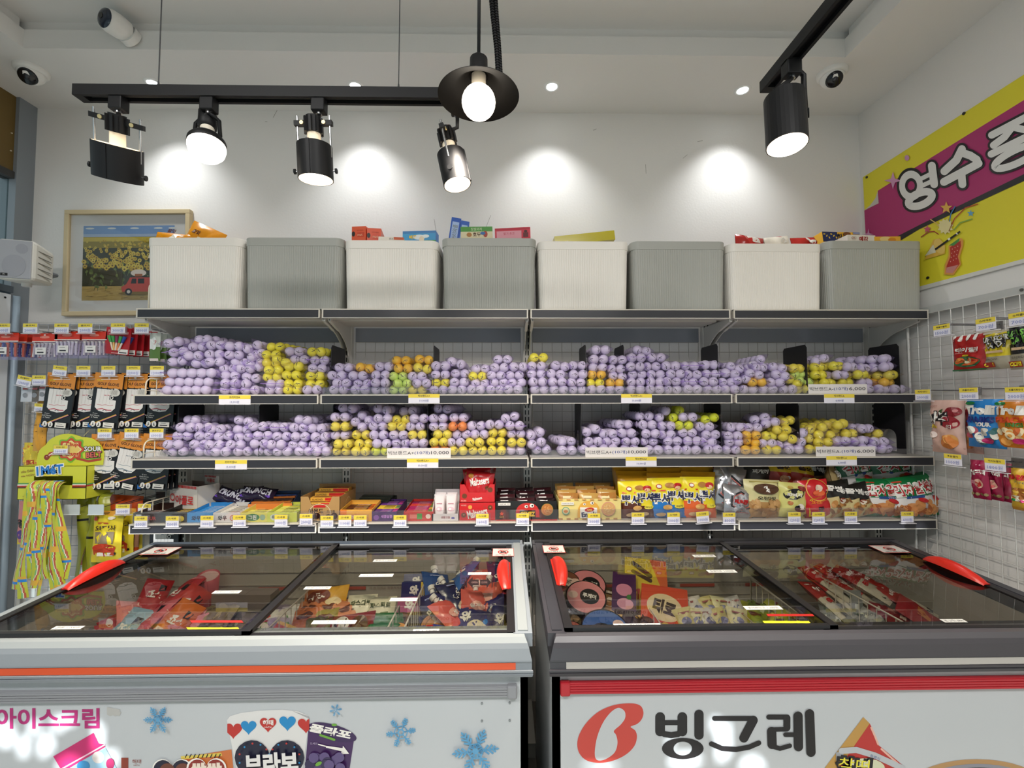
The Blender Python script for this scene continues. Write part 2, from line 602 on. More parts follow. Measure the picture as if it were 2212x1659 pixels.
# outside, seen through the left window
x1 = atY(33, 440, 2.6).x
za, zb_, zc, zd = [atY(20, y, 2.6).z for y in (395, 466, 505, 518)]
mb = MB()
mb.box((-3.9, 2.56, zc), (x1, 2.62, zb_), mat('#d8265f', .5)); mb.box((-3.9, 2.555, zc), (x1, 2.56, zc + (zb_ - zc) * .35), mat('#b0506a', .6)); mb.box((-3.9, 2.56, zd), (x1, 2.62, zc), mat('#e0dcdc', .6))
mb.box((-3.2, 2.58, 0), (-3.1, 2.64, zd), mat('#8d9197', .5))
tag(mb.obj('street_signboard'), 'pink signboard outside the left window', 'signboard')
mb = MB(); mb.box((-3.9, 2.62, zb_ - .01), (x1 + .01, 2.9, za), mat('#858a82', .9, bump=.5, bs=14)); mb.box((-3.6, 2.66, 0), (-3.3, 2.9, zb_), mat('#858a82', .9, bump=.5, bs=14))
tag(mb.obj('exterior_beam'), None, None, None, 'structure')
mb = MB()
for a in ((2.236, -2.44),):
    mb.tube([(a[1], 2.24, .02), (a[1], 2.24, 1.0), (a[1], 2.24, zz - .03)], .016, mat('#a9bac8', .4, .1), 10)
tag(mb.obj('pipe'), 'pale blue vertical pipe in the left corner beside the wire panel', 'pipe')

# ------------------------------------------------------------------ wire panels
wirem = mat('#d3d0cb', .4, .2)
backer = mat('#cfccca', .7)
def wires(mb, u0, u1, z0, z1, P, r=0.0016, step=0.05, m=wirem):
    n = int((u1 - u0) / step + .5)
    for i in range(n + 1):
        u = u0 + (u1 - u0) * i / n
        mb.rod(P(u, z0), P(u, z1), r, m, 5, caps=False)
    k = int((z1 - z0) / step + .5)
    for i in range(k + 1):
        z = z0 + (z1 - z0) * i / k
        mb.rod(P(u0, z), P(u1, z), r, m, 5, caps=False)
GY = 2.262
gz = atY(150, 701, GY).z
GXL = atY(52, 900, GY).x
mb = MB()
wires(mb, GXL, -1.585, .25, gz, lambda u, z: (u, GY, z), m=mat('#9fa3aa', .4, .3))
mb.box((GXL, GY, gz), (-1.585, GY + .012, gz + .012), wirem)
for x in (GXL, -1.585):
    mb.box((x - .006, GY, .2), (x + .006, GY + .012, gz), wirem)
for u in (GXL + .05, -1.7):
    for z in (.3, 1.0, gz - .03):
        mb.rod((u, GY, z), (u, YW, z), .004, wirem, 6)
tag(mb.obj('wire_grid_panel'), 'grey wire grid panel behind the golf glove packs', 'wire panel')
RO = 0.035
rz = atR(2150, 647, RO).z
RY1 = atR(1966, 850, RO).y
def PR(y, z, off=RO):
    return (wallx(y, off), y, z)
mb = MB()
wires(mb, .6, RY1, .25, rz, PR, r=.0018, m=mat('#d9d7d2', .4, .2))
x0, x1 = wallx(RY1, RO), wallx(.6, RO)
mb.add([PR(RY1, rz), PR(.6, rz), PR(.6, rz + .03), PR(RY1, rz + .03), PR(RY1, rz, RO - .02), PR(.6, rz, RO - .02), PR(.6, rz + .03, RO - .02), PR(RY1, rz + .03, RO - .02)],
       [(0, 1, 2, 3), (3, 2, 6, 7), (0, 4, 5, 1), (0, 3, 7, 4), (1, 5, 6, 2), (4, 7, 6, 5)], mat('#c9cac7', .45, .2))
mb.rod(PR(RY1, .25), PR(RY1, rz), .006, wirem, 8)
for y in (.7, 1.4, RY1 - .03):
    for z in (.3, 1.0, rz + .015):
        mb.rod(PR(y, z, RO), PR(y, z, 0), .004, wirem, 6)
mb.rod(PR(atR(2208, 635, RO).y, rz + .015, RO + .003), PR(atR(2208, 635, RO).y, rz + .015, RO - .01), .006, mat('#6a6a68', .4, .6))
tag(mb.obj('wire_grid_panel'), 'white wire grid panel on the right wall holding the candy hooks', 'wire panel')

# ================================================================== shelving
SF, SB = 1.92, 2.222             # front face of the price rails, face of the uprights
SHZ = [atY(1140, 668, SF).z, atY(1140, 852, SF).z, atY(1140, 989.5, SF).z, atY(1140, 1128, SF).z]
PH = 0.040
BX = [(atY(a, 992, SF).x, atY(b, 992, SF).x) for a, b in ((282, 686.5), (689, 1143), (1146, 1586), (1591, 2020))]
UPX = [atY(x, 760, SB).x for x in (404, 752, 1138, 1526, 1884)]
steel = mat('#d8d3ca', .4, .1)
rail_m = mat('#2d2d33', .38)
postm = mat('#d9d6cf', .4, .1)
for i, x in enumerate(UPX):
    mb = MB()
    mb.box((x - .018, SB, 0), (x + .018, SB + .03, SHZ[0] + .02), postm)
    z = .55
    while z < SHZ[0] - .03:
        for s in (-.008, .008):
            mb.box((x + s - .0028, SB - .001, z), (x + s + .0028, SB + .0005, z + .022), BLACK)
        z += .033
    mb.box((x - .018, SB - .28, 0), (x + .018, SB, .06), postm)
    tag(mb.obj('shelf_upright'), 'pale slotted steel shelf upright, %s from the left' % NTH[i], 'shelf upright', 'slotted shelf uprights')
for i in range(4):
    mb = MB()
    a, b = UPX[i] + .03, UPX[i + 1] - .03
    wires(mb, a, b, .3, SHZ[0] - .05, lambda u, z: (u, SB + .025, z), m=mat('#bdb7b0', .45, .1))
    mb.box((a, SB + .018, SHZ[0] - .10), (b, SB + .03, SHZ[0] - .03), mat('#8c8f97', .5))
    mb.rod((a, SB + .026, .3), (a, YW, .3), .004, wirem, 6); mb.rod((b, SB + .026, .3), (b, YW, .3), .004, wirem, 6)
    mb.rod((a, SB + .026, 1.2), (a, YW, 1.2), .004, wirem, 6); mb.rod((b, SB + .026, 1.2), (b, YW, 1.2), .004, wirem, 6)
    tag(mb.obj('wire_back_panel'), 'white wire back panel of the %s shelf bay from the left' % NTH[i], 'wire panel', 'wire back panels of the shelf bays')
LV = ['top shelf under the storage bins', 'upper ball shelf', 'lower ball shelf', 'bottom shelf with the snacks']
def bracket(x, z, k):
    mb = MB()
    if k:
        mb.prism([(SB, z - .015), (SF + .06, z - .015), (SF + .06, z - .036), (SB - .03, z - .05), (SB, z - .05)], x - .002, x + .002, postm, 'x')
        return mb
    pts = [(SB, z - .03), (SF + .03, z - .03), (SF + .03, z - .045), (SF + .10, z - .062), (SF + .17, z - .085), (SF + .225, z - .115), (SF + .262, z - .15), (SF + .28, z - .19), (SF + .285, z - .22), (SB, z - .22)]
    mb.prism(pts, x - .002, x + .002, postm, 'x')
    mb.prism([(SF + .03, z - .032), (SF + .03, z - .048), (SF + .14, z - .075), (SF + .145, z - .07)], x - .006, x + .006, postm, 'x')
    return mb
SHELF = {}
for k, z in enumerate(SHZ):
    for i, (a, b) in enumerate(BX):
        a += .002; b -= .002
        t = thing('shelf', 'dark railed shelf board, %s, %s bay from left' % (LV[k], NTH[i]), 'shelf', ((a + b) / 2, SF, z), group='steel shelf boards')
        SHELF[k, i] = t
        cx = (a + b) / 2
        T = Matrix.Translation((-cx, -SF, -z))
        mb = MB(); mb.T = T
        mb.box((a, SF + .009, z - .014), (b, SB - .002, z), steel)
        mb.box((a, SF + .009, z - .038), (b, SF + .05, z - .015), steel)
        mb.box((a + .01, SF + .11, z - .034), (b - .01, SF + .26, z - .015), steel)
        mb.obj('deck', t)
        mb = MB(); mb.T = T
        mb.box((a + .006, SF + .0005, z - PH + .002), (b - .006, SF + .009, z - .003), rail_m)
        mb.obj('price_rail', t)
        mb = MB(); mb.T = T
        mb.box((a, SF - .001, z - .004), (b, SF + .012, z + .001), mat('#d9d2c5', .35, .1))
        mb.box((a, SF - .001, z - PH), (b, SF + .010, z - PH + .003), mat('#cfcac2', .35, .1))
        for x in (a, b - .006):
            mb.box((x, SF, z - PH), (x + .006, SF + .010, z), mat('#d9d2c5', .35, .1))
        mb.obj('rail_edge', t)
        for x in (UPX[i] + .012, UPX[i + 1] - .012):
            mb = bracket(x, z, k); mb.v = [T @ p for p in mb.v]; mb.obj('bracket', t)
        if k > 0 and not (k == 1 and i == 0):
            mb = MB(); mb.T = T
            h = .05 if k == 3 else .033
            aa, bb = a + .004, b - .004
            if k == 2: aa, bb = (atY(293, 980, SF).x if i == 0 else a + .004), b - .01
            mb.box((aa, SF + .012, z + .001), (bb, SF + .014, z + h), ACRYL)
            mb.obj('clear_lip', t)
        if i == 0 and k < 4:
            mb = MB(); mb.T = T
            hh = .13 if k == 0 else .075
            gm = mat('#e6dcc6', .4)
            x = a + .012
            y1, y2 = SF + .05, SB - .03
            arc = [(x, y1, z), (x, y1 + .0, z + hh - .03)] + [(x, y1 + .03 - .03 * math.cos(q), z + hh - .03 + .03 * math.sin(q)) for q in (.4, .8, 1.2, 1.57)] + [(x, y2, z + hh), (x, y2, z)]
            mb.tube(arc, .003, gm, 6)
            for y in [y1 + .06 * q for q in range(1, 4)]:
                mb.rod((x, y, z), (x, y, z + hh), .002, gm, 6)
            mb.rod((x, y1, z + .02), (x, y2, z + .02), .002, gm, 6)
            mb.obj('wire_end_guard', t)

# ------------------------------------------------------------------ storage bins
def rrect(w, d, r, n=6):
    pts = []
    for cx, cy, a0 in ((w / 2 - r, -d / 2 + r, -PI / 2), (w / 2 - r, d / 2 - r, 0), (-w / 2 + r, d / 2 - r, PI / 2), (-w / 2 + r, -d / 2 + r, PI)):
        for i in range(n + 1):
            a = a0 + PI / 2 * i / n
            pts.append((cx + r * math.cos(a), cy + r * math.sin(a)))
    return pts
def resample(pts, step):
    out = []
    P = pts + [pts[0]]
    for (x0, y0), (x1, y1) in zip(P, P[1:]):
        L = math.hypot(x1 - x0, y1 - y0)
        n = max(1, int(L / step + .5))
        for i in range(n):
            out.append((x0 + (x1 - x0) * i / n, y0 + (y1 - y0) * i / n))
    return out
def bin_parts(w, h, d, m, t):
    base = resample(rrect(w, d, .03), .0021)
    N = len(base)
    vs = []; fs = []
    levels = [(0, .955), (h - .036, .985), (h - .036, .985), (h - .03, .985)]
    mb = MB()
    ring = []
    for z, s in ((0, .95), (.012, .955), (h - .034, .985)):
        ring.append([V((x * s, y * s, z)) for x, y in base])
    out = []
    for z, r in zip((0, .012, h - .034), ring):
        row = []
        for i, p in enumerate(r):
            k = i % 5 == 0
            off = .0013 if (k and z > 0) else 0
            q = V((p.x, p.y, 0)); 
            row.append(p - q.normalized() * off)
        out.append(row)
    vs = [p for row in out for p in row]
    fs = [(a * N + i, a * N + (i + 1) % N, (a + 1) * N + (i + 1) % N, (a + 1) * N + i) for a in range(2) for i in range(N)]
    mb.add(vs, fs, m)
    mb.add(out[0], [tuple(range(N - 1, -1, -1))], m)
    inn = [V((p.x * .97, p.y * .96, .006)) for p in ring[0]] + [V((p.x * .97, p.y * .96, h - .034)) for p in ring[2]]
    mb.add(inn, [(i, N + i, N + (i + 1) % N, (i + 1) % N) for i in range(N)] + [tuple(range(N))], m)
    mb.obj('bin_body', t)
    mb = MB()
    c = rrect(w, d, .034, 12)
    n = len(c)
    prof = [(.975, h - .036), (.998, h - .036), (1.0, h - .034), (1.002, h - .003), (.998, h), (.965, h), (.962, h - .036)]
    vs = [V((x * s, y * s, z)) for s, z in prof for x, y in c]
    fs = [(a * n + i, a * n + (i + 1) % n, (a + 1) * n + (i + 1) % n, (a + 1) * n + i) for a in range(len(prof) - 1) for i in range(n)]
    mb.add(vs, fs, m, sm=False)
    mb.obj('rim', t)
binw = mat('#efe9e0', .45, bump=.02, bs=300)
bing = mat('#a9a9a2', .45, bump=.02, bs=300)
BINS = [(313, 522, 513, 0, 'white ribbed plastic storage bin holding orange snack bags, leftmost'), (525, 740, 513, 1, 'grey ribbed storage bin, leftmost of the grey ones'),
        (741, 946, 519, 0, 'white ribbed storage bin holding red orange boxes and a blue cartoon box'), (953, 1159, 514, 1, 'grey ribbed storage bin holding two tall blue boxes'),
        (1161, 1360, 521, 0, 'white ribbed storage bin with an olive box lying across it'), (1364, 1570, 521, 1, 'grey ribbed storage bin with nothing showing above its rim, right of the middle'),
        (1573, 1780, 526, 0, 'white ribbed storage bin holding shiny red snack bags'), (1784, 1997, 520, 1, 'grey ribbed storage bin at the right end by the yellow banner')]
BIN = []
for x0, x1, yt, g, lab in BINS:
    Yb = SF + .012
    pa, pb = atY(x0, yt + 8, Yb), atY(x1, yt + 8, Yb)
    w = pb.x - pa.x - .002
    h = atY((x0 + x1) / 2, yt, Yb).z - SHZ[0] - .002
    d = .275
    t = thing('storage_bin', lab, 'storage bin', ((pa.x + pb.x) / 2, Yb + d / 2, SHZ[0] + .0015), (0, 0, 0), 'storage bins on the top shelf')
    bin_parts(w, h, d, bing if g else binw, t)
    BIN.append(((pa.x + pb.x) / 2, Yb + d / 2, SHZ[0] + h, w, h))

# things poking out of the bins
def on_bin(px0, px1, py0, py1, dy=.1):
    """centre, width, height and base of something seen between these pixels above a bin rim"""
    Y = SF + .012 + dy
    a, b = atY(px0, py1, Y), atY(px1, py0, Y)
    return V(((a.x + b.x) / 2, Y, 0)), b.x - a.x, b.z - a.z, a.z
def in_bin(name, lab, cat, mbx, loc, rot, grp=None):
    o = mbx.obj(name, None, loc, rot)
    tag(o, lab, cat, grp)
    return o
org = mat('#e8960f', .3)
mk = lambda u, v: org if v > .25 and (u - .5) ** 2 + (v - .45) ** 2 > .05 else mat('#e9d7b0', .35)
art = [a_ell(.02, .10, .035, .03, mat('#f2ead8', .4), 14), a_text('꿀맛', -.03, .15, .02, mat('#5c2a10', .4), off=.03)]
p = atY(414, 470, SF + .15)
in_bin('snack_bag', 'orange snack bag standing tall in the leftmost white bin', 'snack bag', pillow(.17, .2, .05, mk, art, 3, wr=.006), V((p.x - .004, p.y, p.z - .222)), (-.1, .42, .0), 'snack bags in the leftmost bin')
p = atY(312, 492, SF + .12)
in_bin('snack_bag', 'orange snack bag lying low at the left of the leftmost white bin', 'snack bag', pillow(.19, .14, .05, mk, art, 5, wr=.008), V((p.x + .115, p.y, p.z - .150)), (-.25, .10, .0), 'snack bags in the leftmost bin')
for px, m, nm in ((545, '#2f7d6c', 'tip of a green snack bag showing over the leftmost grey bin'), (672, '#8a2a20', 'tip of a dark red snack bag showing over the leftmost grey bin')):
    p = atY(px, 508, SF + .12)
    in_bin('snack_bag', nm, 'snack bag', pillow(.12, .2, .04, mat(m, .35), (), px, wr=.004), V((p.x, p.y, p.z - .19)), (0, .75, .3))
def stand_box(px0, px1, py0, py1, col, lab, art=(), d=.05, rot=(0, 0, 0), dy=.1, hgt=.18, side=None, name='snack_box'):
    c, w, h, z = on_bin(px0, px1, py0, py1, dy)
    top = z + h
    m = carton(w, hgt, d, mat(col, .35), [a for a in art(w, hgt)] if callable(art) else art, y0=0)
    return in_bin(name, lab, 'snack box', m, V((c.x, c.y, top - hgt * math.cos(rot[1]))), rot)
redo = lambda w, h: [a_ell(-w * .38, h - .035, .008, .012, mat('#2b2320', .4)), a_text('마가렛트', w * .1, h - .02, .008, mat('#b5361f', .4)), a_rect(-w * .1, h - .05, w * .4, h - .028, mat('#d84a2c', .4)), a_text('nut', w * .1, h - .04, .01, mat('#f2c9a0', .4))]
stand_box(759, 791, 489, 519, '#e8603a', 'red orange snack box, left of two side by side in a white bin', redo, .10, (0, 0, -.12))
stand_box(793, 823, 493, 519, '#e2552f', 'red orange snack box, right of two side by side in a white bin', redo, .10, (0, 0, .12))
bl = lambda w, h: [a_rect(-w / 2, h - .045, w / 2, h - .012, mat('#2f9ad0', .4)), a_ell(.0, h - .03, .03, .012, mat('#eef3f0', .4)), a_ell(.03, h - .026, .018, .008, mat('#eef3f0', .4)), a_text('벽콜', -.03, h - .03, .018, mat('#e8c52c', .4), off=.05), a_rect(-w / 2, h - .06, w / 2, h - .046, mat('#4aa03c', .4)), a_ell(.012, h - .04, .012, .014, mat('#f0dfc0', .4))]
stand_box(869, 942, 499, 520, '#1d78b8', 'blue cartoon snack box with cloud pattern in a white bin', bl, .06, (0, 0, -.08), .13)
stand_box(818, 872, 512, 520, '#e8dfd0', 'thin cream snack box lying in front of the blue cartoon box', lambda w, h: [a_rect(w * .1, h - .012, w / 2, h, mat('#c9531f', .4)), a_text('초코', 0, h - .008, .008, mat('#444444', .5))], .10, (0, 0, .1), .05, .05)
bt = lambda w, h: [a_rect(-w * .35, .02, w * .35, h - .02, mat('#a9c0e6', .4)), a_text('버터와플', 0, h * .62, w * .5, mat('#6b6a40', .4), rot=PI / 2, w=.07), a_rect(-w * .2, h * .2, w * .2, h * .4, mat('#3f6fc0', .4))]
stand_box(964, 985, 470, 517, '#2358b4', 'tall blue snack box, left of the two leaning ones in a grey bin', bt, .08, (0, .14, .1))
stand_box(983, 1001, 477, 517, '#2358b4', 'tall blue snack box, right of the two leaning ones in a grey bin', bt, .08, (0, .16, .1), .095)
gr = lambda w, h: [a_rect(-w / 2, h - .022, w / 2, h, mat('#4f9a3c', .4)), a_text('참쌀과자', 0, h - .011, .013, mat('#dfe8c0', .4)), a_rect(-w / 2, h - .06, w / 2, h - .022, mat('#e9dcb4', .4)), a_text('호두', -.0, h - .035, .018, mat('#5b3a1c', .4), off=.03), a_ell(-.035, h - .036, .012, .01, mat('#b97e3c', .4)), a_ell(.04, h - .034, .01, .014, mat('#b0412c', .4)), a_ell(.028, h - .03, .012, .007, mat('#3a6fae', .4))]
stand_box(999, 1067, 494, 518, '#4f9a3c', 'green snack box beside the tall blue boxes in a grey bin', gr, .08, (.15, -.05, .08), .12)
pk = lambda w, h: [a_rect(-w / 2, h - .01, w / 2, h, mat('#c4223a', .4)), a_rect(-w * .45, h - .05, w * .25, h - .014, mat('#eaa0ac', .4)), a_text('딸기 초코', -w * .1, h - .026, .012, mat('#c4223a', .4)), a_ell(w * .37, h - .018, .008, .006, mat('#4a1c1c', .4)), a_rect(w * .3, h - .045, w * .44, h - .024, mat('#6a1e24', .4))]
stand_box(1071, 1147, 495, 518, '#d8364a', 'pinkish red snack box at the right of a grey bin', pk, .07, (.1, -.02, -.08), .12)
c, w, h, z = on_bin(1197, 1333, 496, 520)
m = carton(.275, .042, .15, mat('#c2b325', .15), [a_text('맛밤', -.085, .012, .008, mat('#f0ead0', .4)), a_rect(-.1, .0, -.06, .009, mat('#c9c3b2', .4))])
in_bin('snack_box', 'long shiny olive yellow snack box tilted across the rim of a white bin', 'snack box', m, V((c.x - .012, c.y - .06, SHZ[0] + BIN[4][4] + .011)), (0, -.12, .03))
rdm = lambda u, v: mat('#b3261e', .25) if (math.sin(u * 9) + math.sin(v * 8 + u * 4)) > -.5 else mat('#d9d2c8', .3)
for i, (px, py, w, hh, ry, lab) in enumerate(((1620, 524, .15, .10, .1, 'crumpled red foil snack bag at the left in a white bin'), (1697, 526, .13, .095, -.15, 'white and red foil snack bag in the middle of a white bin'), (1752, 528, .13, .09, -.1, 'red foil snack bag at the right in a white bin'))):
    p = atY(px, py, SF + .10)
    base = rdm if i != 1 else (lambda u, v: mat('#e6dccb', .3) if (math.sin(u * 9) + math.sin(v * 8 + u * 4)) > -.9 else mat('#b3261e', .3))
    in_bin('snack_bag', lab, 'snack bag', pillow(w, .2, .06, base, [a_ell(.02, .165, .022, .014, mat('#e9e2d6', .35), 12)], i + 20, wr=.007), V((p.x, p.y, p.z - .155)), (-.15, ry, .15))
yb = lambda w, h: [a_rect(-w * .5, h - .05, -w * .1, h, mat('#23305e', .4))] + [a_ell(-w * .45 + .012 * i, h - .012 - .009 * (i % 3), .006, .003, mat('#e8c23a', .4), rot=i) for i in range(7)] + [a_text('칙촉', .005, h - .025, .03, mat('#1c1a24', .4), off=.03), a_ell(.03, h - .01, .02, .01, mat('#7a4a22', .5)), a_rect(w * .32, h - .012, w * .5, h, mat('#8a93b8', .4))]
stand_box(1781, 1868, 498, 523, '#ecb32a', 'yellow and navy snack box with a cookie picture in a grey bin', yb, .06, (-.1, -.02, .1), .12)
stand_box(1830, 1892, 508, 524, '#ece4d8', 'white snack box with red lettering lying in a grey bin', lambda w, h: [a_text('예감', .01, h - .018, .022, mat('#9a1f1c', .4), off=.04), a_ell(-.035, h - .014, .012, .01, mat('#d9d0c0', .4)), a_text('Oh', -.04, h - .014, .01, mat('#a02020', .4))], .10, (0, 0, .05), .05, .05)
stand_box(1890, 1944, 511, 524, '#f0b53a', 'yellow orange snack box at the far right of a grey bin', lambda w, h: [a_ell(-.01, h - .012, .025, .012, mat('#f2d58a', .4)), a_ell(.02, h - .016, .018, .01, mat('#dd8f2a', .4))], .10, (0, 0, -.05), .05, .05)

# ================================================================== bags of golf balls
R = 0.02135
def ball_mat(h):
    a = bpy.data.materials.new('golf_ball_' + h.lstrip('#'))
    a.use_nodes = True
    nt = a.node_tree; L = nt.links
    b = nt.nodes['Principled BSDF']
    b.inputs['Roughness'].default_value = .3
    tc = nt.nodes.new('ShaderNodeTexCoord')
    sp = nt.nodes.new('ShaderNodeSeparateXYZ')
    L.new(tc.outputs['Object'], sp.inputs[0])
    def ma(op, a0, b0=None):
        n = nt.nodes.new('ShaderNodeMath'); n.operation = op
        for i, x in enumerate((a0, b0)):
            if x is None: continue
            if isinstance(x, (int, float)): n.inputs[i].default_value = x
            else: L.new(x, n.inputs[i])
        return n.outputs[0]
    m1 = ma('MULTIPLY', ma('LESS_THAN', ma('ABSOLUTE', sp.outputs[0]), .0015), ma('LESS_THAN', ma('ABSOLUTE', sp.outputs[2]), .0075))
    rr = ma('ABSOLUTE', ma('SUBTRACT', ma('POWER', ma('ADD', ma('POWER', ma('SUBTRACT', sp.outputs[0], .011), 2.0), ma('POWER', ma('ADD', sp.outputs[2], .006), 2.0)), .5), .008))
    m2 = ma('MULTIPLY', ma('LESS_THAN', rr, .0008), ma('LESS_THAN', sp.outputs[0], .009))
    mk = ma('MULTIPLY', ma('MAXIMUM', m1, m2), ma('LESS_THAN', sp.outputs[1], 0.0))
    vo = nt.nodes.new('ShaderNodeTexVoronoi'); vo.inputs['Scale'].default_value = 260
    bp = nt.nodes.new('ShaderNodeBump'); bp.inputs['Strength'].default_value = .15; bp.inputs['Distance'].default_value = .001
    L.new(tc.outputs['Object'], vo.inputs['Vector']); L.new(vo.outputs['Distance'], bp.inputs['Height']); L.new(bp.outputs['Normal'], b.inputs['Normal'])
    mx = nt.nodes.new('ShaderNodeMix'); mx.data_type = 'RGBA'
    L.new(mk, mx.inputs[0]); mx.inputs[6].default_value = lin(h); mx.inputs[7].default_value = lin('#2a2a34')
    L.new(mx.outputs[2], b.inputs['Base Color'])
    return a
BALLS = {}
for k, h in (('w', '#f2edf2'), ('y', '#f7ea52'), ('Y', '#fbf548'), ('o', '#fccb3c'), ('r', '#fb9440'), ('g', '#d9fa84'), ('l', '#e6f52a')):
    mb = MB(); mb.ball((0, 0, 0), R, ball_mat(h), 10)
    BALLS[k] = mb.mesh('golf_ball')
def film_mesh(rows, seed, fm=None):
    fm = fm or FILM
    q = random.Random(seed)
    L0 = 2 * R * .985 * (rows - 1)
    ear = 2.42
    secs = [(-1.62 * R, ear, .02), (-1.35 * R, ear - .08, .16), (-1.05 * R, 2.3, .55), (-.55 * R, 2.12, .9), (0, 2.05, 1.04)]
    for j in range(1, 2 * rows - 1):
        secs.append((j * R * .985, 2.02 if j % 2 else 2.05, .97 if j % 2 else 1.04))
    secs += [(L0 + .5 * R, 2.1, .9), (L0 + 1.0 * R, 2.25, .5), (L0 + 1.5 * R, 2.42, .1), (L0 + 1.7 * R, 2.42, .02)]
    n = 18
    vs = []
    lift = q.uniform(-.25, .25)
    for y, hw, hh in secs:
        fr = max(0, min(1, (-y / R - .5)))
        for k in range(n):
            a = 2 * PI * k / n
            c, s = math.cos(a), math.sin(a)
            x = hw * R * math.copysign(abs(c) ** .6, c)
            z = hh * R * math.copysign(abs(s) ** .75, s)
            z *= 1 - .10 * (1 - min(1, abs(x) / R)) ** 2
            vs.append((x + .03 * R * math.sin(9 * a + y * 300), y, z + fr * lift * R))
    fs = [(i * n + k, i * n + (k + 1) % n, (i + 1) * n + (k + 1) % n, (i + 1) * n + k) for i in range(len(secs) - 1) for k in range(n)]
    mb = MB(); mb.add(vs, fs, fm, sm=True)
    hs = ear * R
    if seed % 7 == 4 or seed >= 28:
        mb.add([(-hs, -1.62 * R - .001, lift * R - .0011), (hs, -1.62 * R - .001, lift * R - .0011), (hs, -1.62 * R - .001, lift * R + .0011), (-hs, -1.62 * R - .001, lift * R + .0011)], [(0, 1, 2, 3)], mat('#9a78c4', .35))
    return mb.mesh('film')
FILMS = {(r, s): film_mesh(r, s * 7 + r) for r in (2, 5) for s in range(5)}
FILMS2 = {(r, s): film_mesh(r, s * 7 + r, FILM2) for r in (2, 5) for s in range(4)}

def parse(zx0, zy0, sc, txt):
    out = []
    for tok in txt.split():
        p = tok.split(',')
        out.append((zx0 + float(p[0]) / sc, zy0 + float(p[1]) / sc, p[2] if len(p) > 2 else 'w', float(p[3]) if len(p) > 3 else 0.0, float(p[4]) if len(p) > 4 else 0.0))
    return out
U = parse(330, 640, 4.909, """
 430,910,w,0,-90 400,1003,w,0,-90 470,818,w,0,-90
 265,690,w,8 505,710 670,698 915,703 280,590,w,8 450,632 665,618 865,622 240,492,w,12 470,535 685,522 880,532 515,455,w,0,-14
 1035,603,w,-62 1125,560,w,-62 1085,735,w,-15 1108,660,w,-60 985,765 800,765 1035,860,w,-10 820,840 945,930 1022,1012 810,1010 840,925
 1290,535,Y,0,-10 1257,622,Y 1378,690,Y,-20 1265,708,y 1500,585 1740,590,Y,0,-8 1550,670 1765,678 1505,745,Y 1740,765 1290,783,Y 1475,835,Y 1720,845,Y 1265,855,Y
 1495,928,Y 1715,930,Y 1305,930 1485,1008,Y 1700,1005 1285,1008""")
U += parse(700, 640, 4.909, """
 160,1005 390,1005 595,1005 785,1000,g 985,1000,y 1215,1000 1415,1000 1610,1000 1815,1000 2005,992
 195,922 405,922 605,920 835,928,g 1040,925 1235,918,Y 1435,915 1655,920 1855,912 2045,915
 140,840 365,843 600,835 788,850,g 990,850 1235,830 1440,820 1628,848,Y 1825,838 2020,835
 205,755 430,760,o,-9 635,745 840,765,o 1045,765,y,-10 1240,740 1660,770 1860,758 2060,750 1405,708,w,-16 815,680,o 1060,672,o,-5 1895,670""")
U += parse(1120, 640, 4.909, """
 225,990 425,995 630,990 825,985 1025,990 1245,990 1440,998 1635,995 1835,990 2050,995
 205,910 408,910 610,915 815,920,Y 1025,920,o 1245,910 1445,910 1620,905 1808,910 2003,907
 190,820 395,825,w,-5 630,830 828,830,o 1055,848,w,-8 1262,828 1460,828 1655,825 1845,832 2050,825
 192,740 442,740,w,-8 630,735 840,755 1037,770 1230,748 1415,742 1605,740 1820,740 2040,725 215,650,Y 845,670 1050,675 1245,655 1460,650 865,572 1310,575,w,-8""")
U += parse(1540, 640, 4.909, """
 175,990 385,995 585,995 800,985 955,985,Y 1180,1000,y 1390,1000 1590,1000 1790,1000,w,0,20 1950,990,w,0,20
 150,912 300,885,w,10 455,912,o 650,915 855,905,Y,-30 975,905,g,-10 1232,918,Y,0,20 1430,915,Y,0,20 1640,915,w,0,20 1862,915,o,0,25
 180,820,w,-8 420,830,w,-12 705,838,w,-12 925,828,g,0,20 1132,832,Y,0,20 1345,835,w,0,20 1572,828,Y,4,25 1892,835,y,4,30
 242,757,w,-18 490,755,w,0,20 678,758,w,-10 885,765,y,0,25 1122,748,Y,4,25 1310,740,Y,0,25 1450,750,w,0,25 1832,748,w,6,30 475,700,w,40 1145,675,w,20 1830,662,w,6,35 1620,760,w,0,30""")
S3 = parse(270, 850, 4.9156, """
 550,625 830,626 1035,627 1245,621 1465,621 1675,624 1900,622 2095,618
 525,540 785,540 960,545 1170,545 1440,532 1620,540 1830,545 2045,548
 610,450 830,450 1043,455,w,5 1250,463 1468,447 1662,455 1867,458 2077,460
 660,358 815,362 955,380 1240,385 1420,348 1640,358 1845,362 2035,370 685,280,w,0,-20 1255,290,w,-10 1895,282,w,-5,-15""")
S3 += parse(640, 850, 4.9156, """
 475,620,y 690,625,y 897,612,l 1105,600 1305,600 1525,600,r 1720,605,y 1925,605,y
 505,535,y 715,535,y 915,530 1110,525 1305,525 1518,517,y 1695,520 1895,520,y
 465,445 685,440,y 880,440 1090,440 1285,440,y 1555,435,y 1755,435 1945,435
 475,350,y 660,268,w,45 735,322,w,45 870,345 1070,350,y 1265,350 1510,350 1715,350,r 1910,345 475,250 925,265 1110,280,y 1310,265 1510,265 1725,258 545,157,w,-5 915,170,w,-8,-10 1180,190,w,5,-10 1550,165,w,-4,-12""")
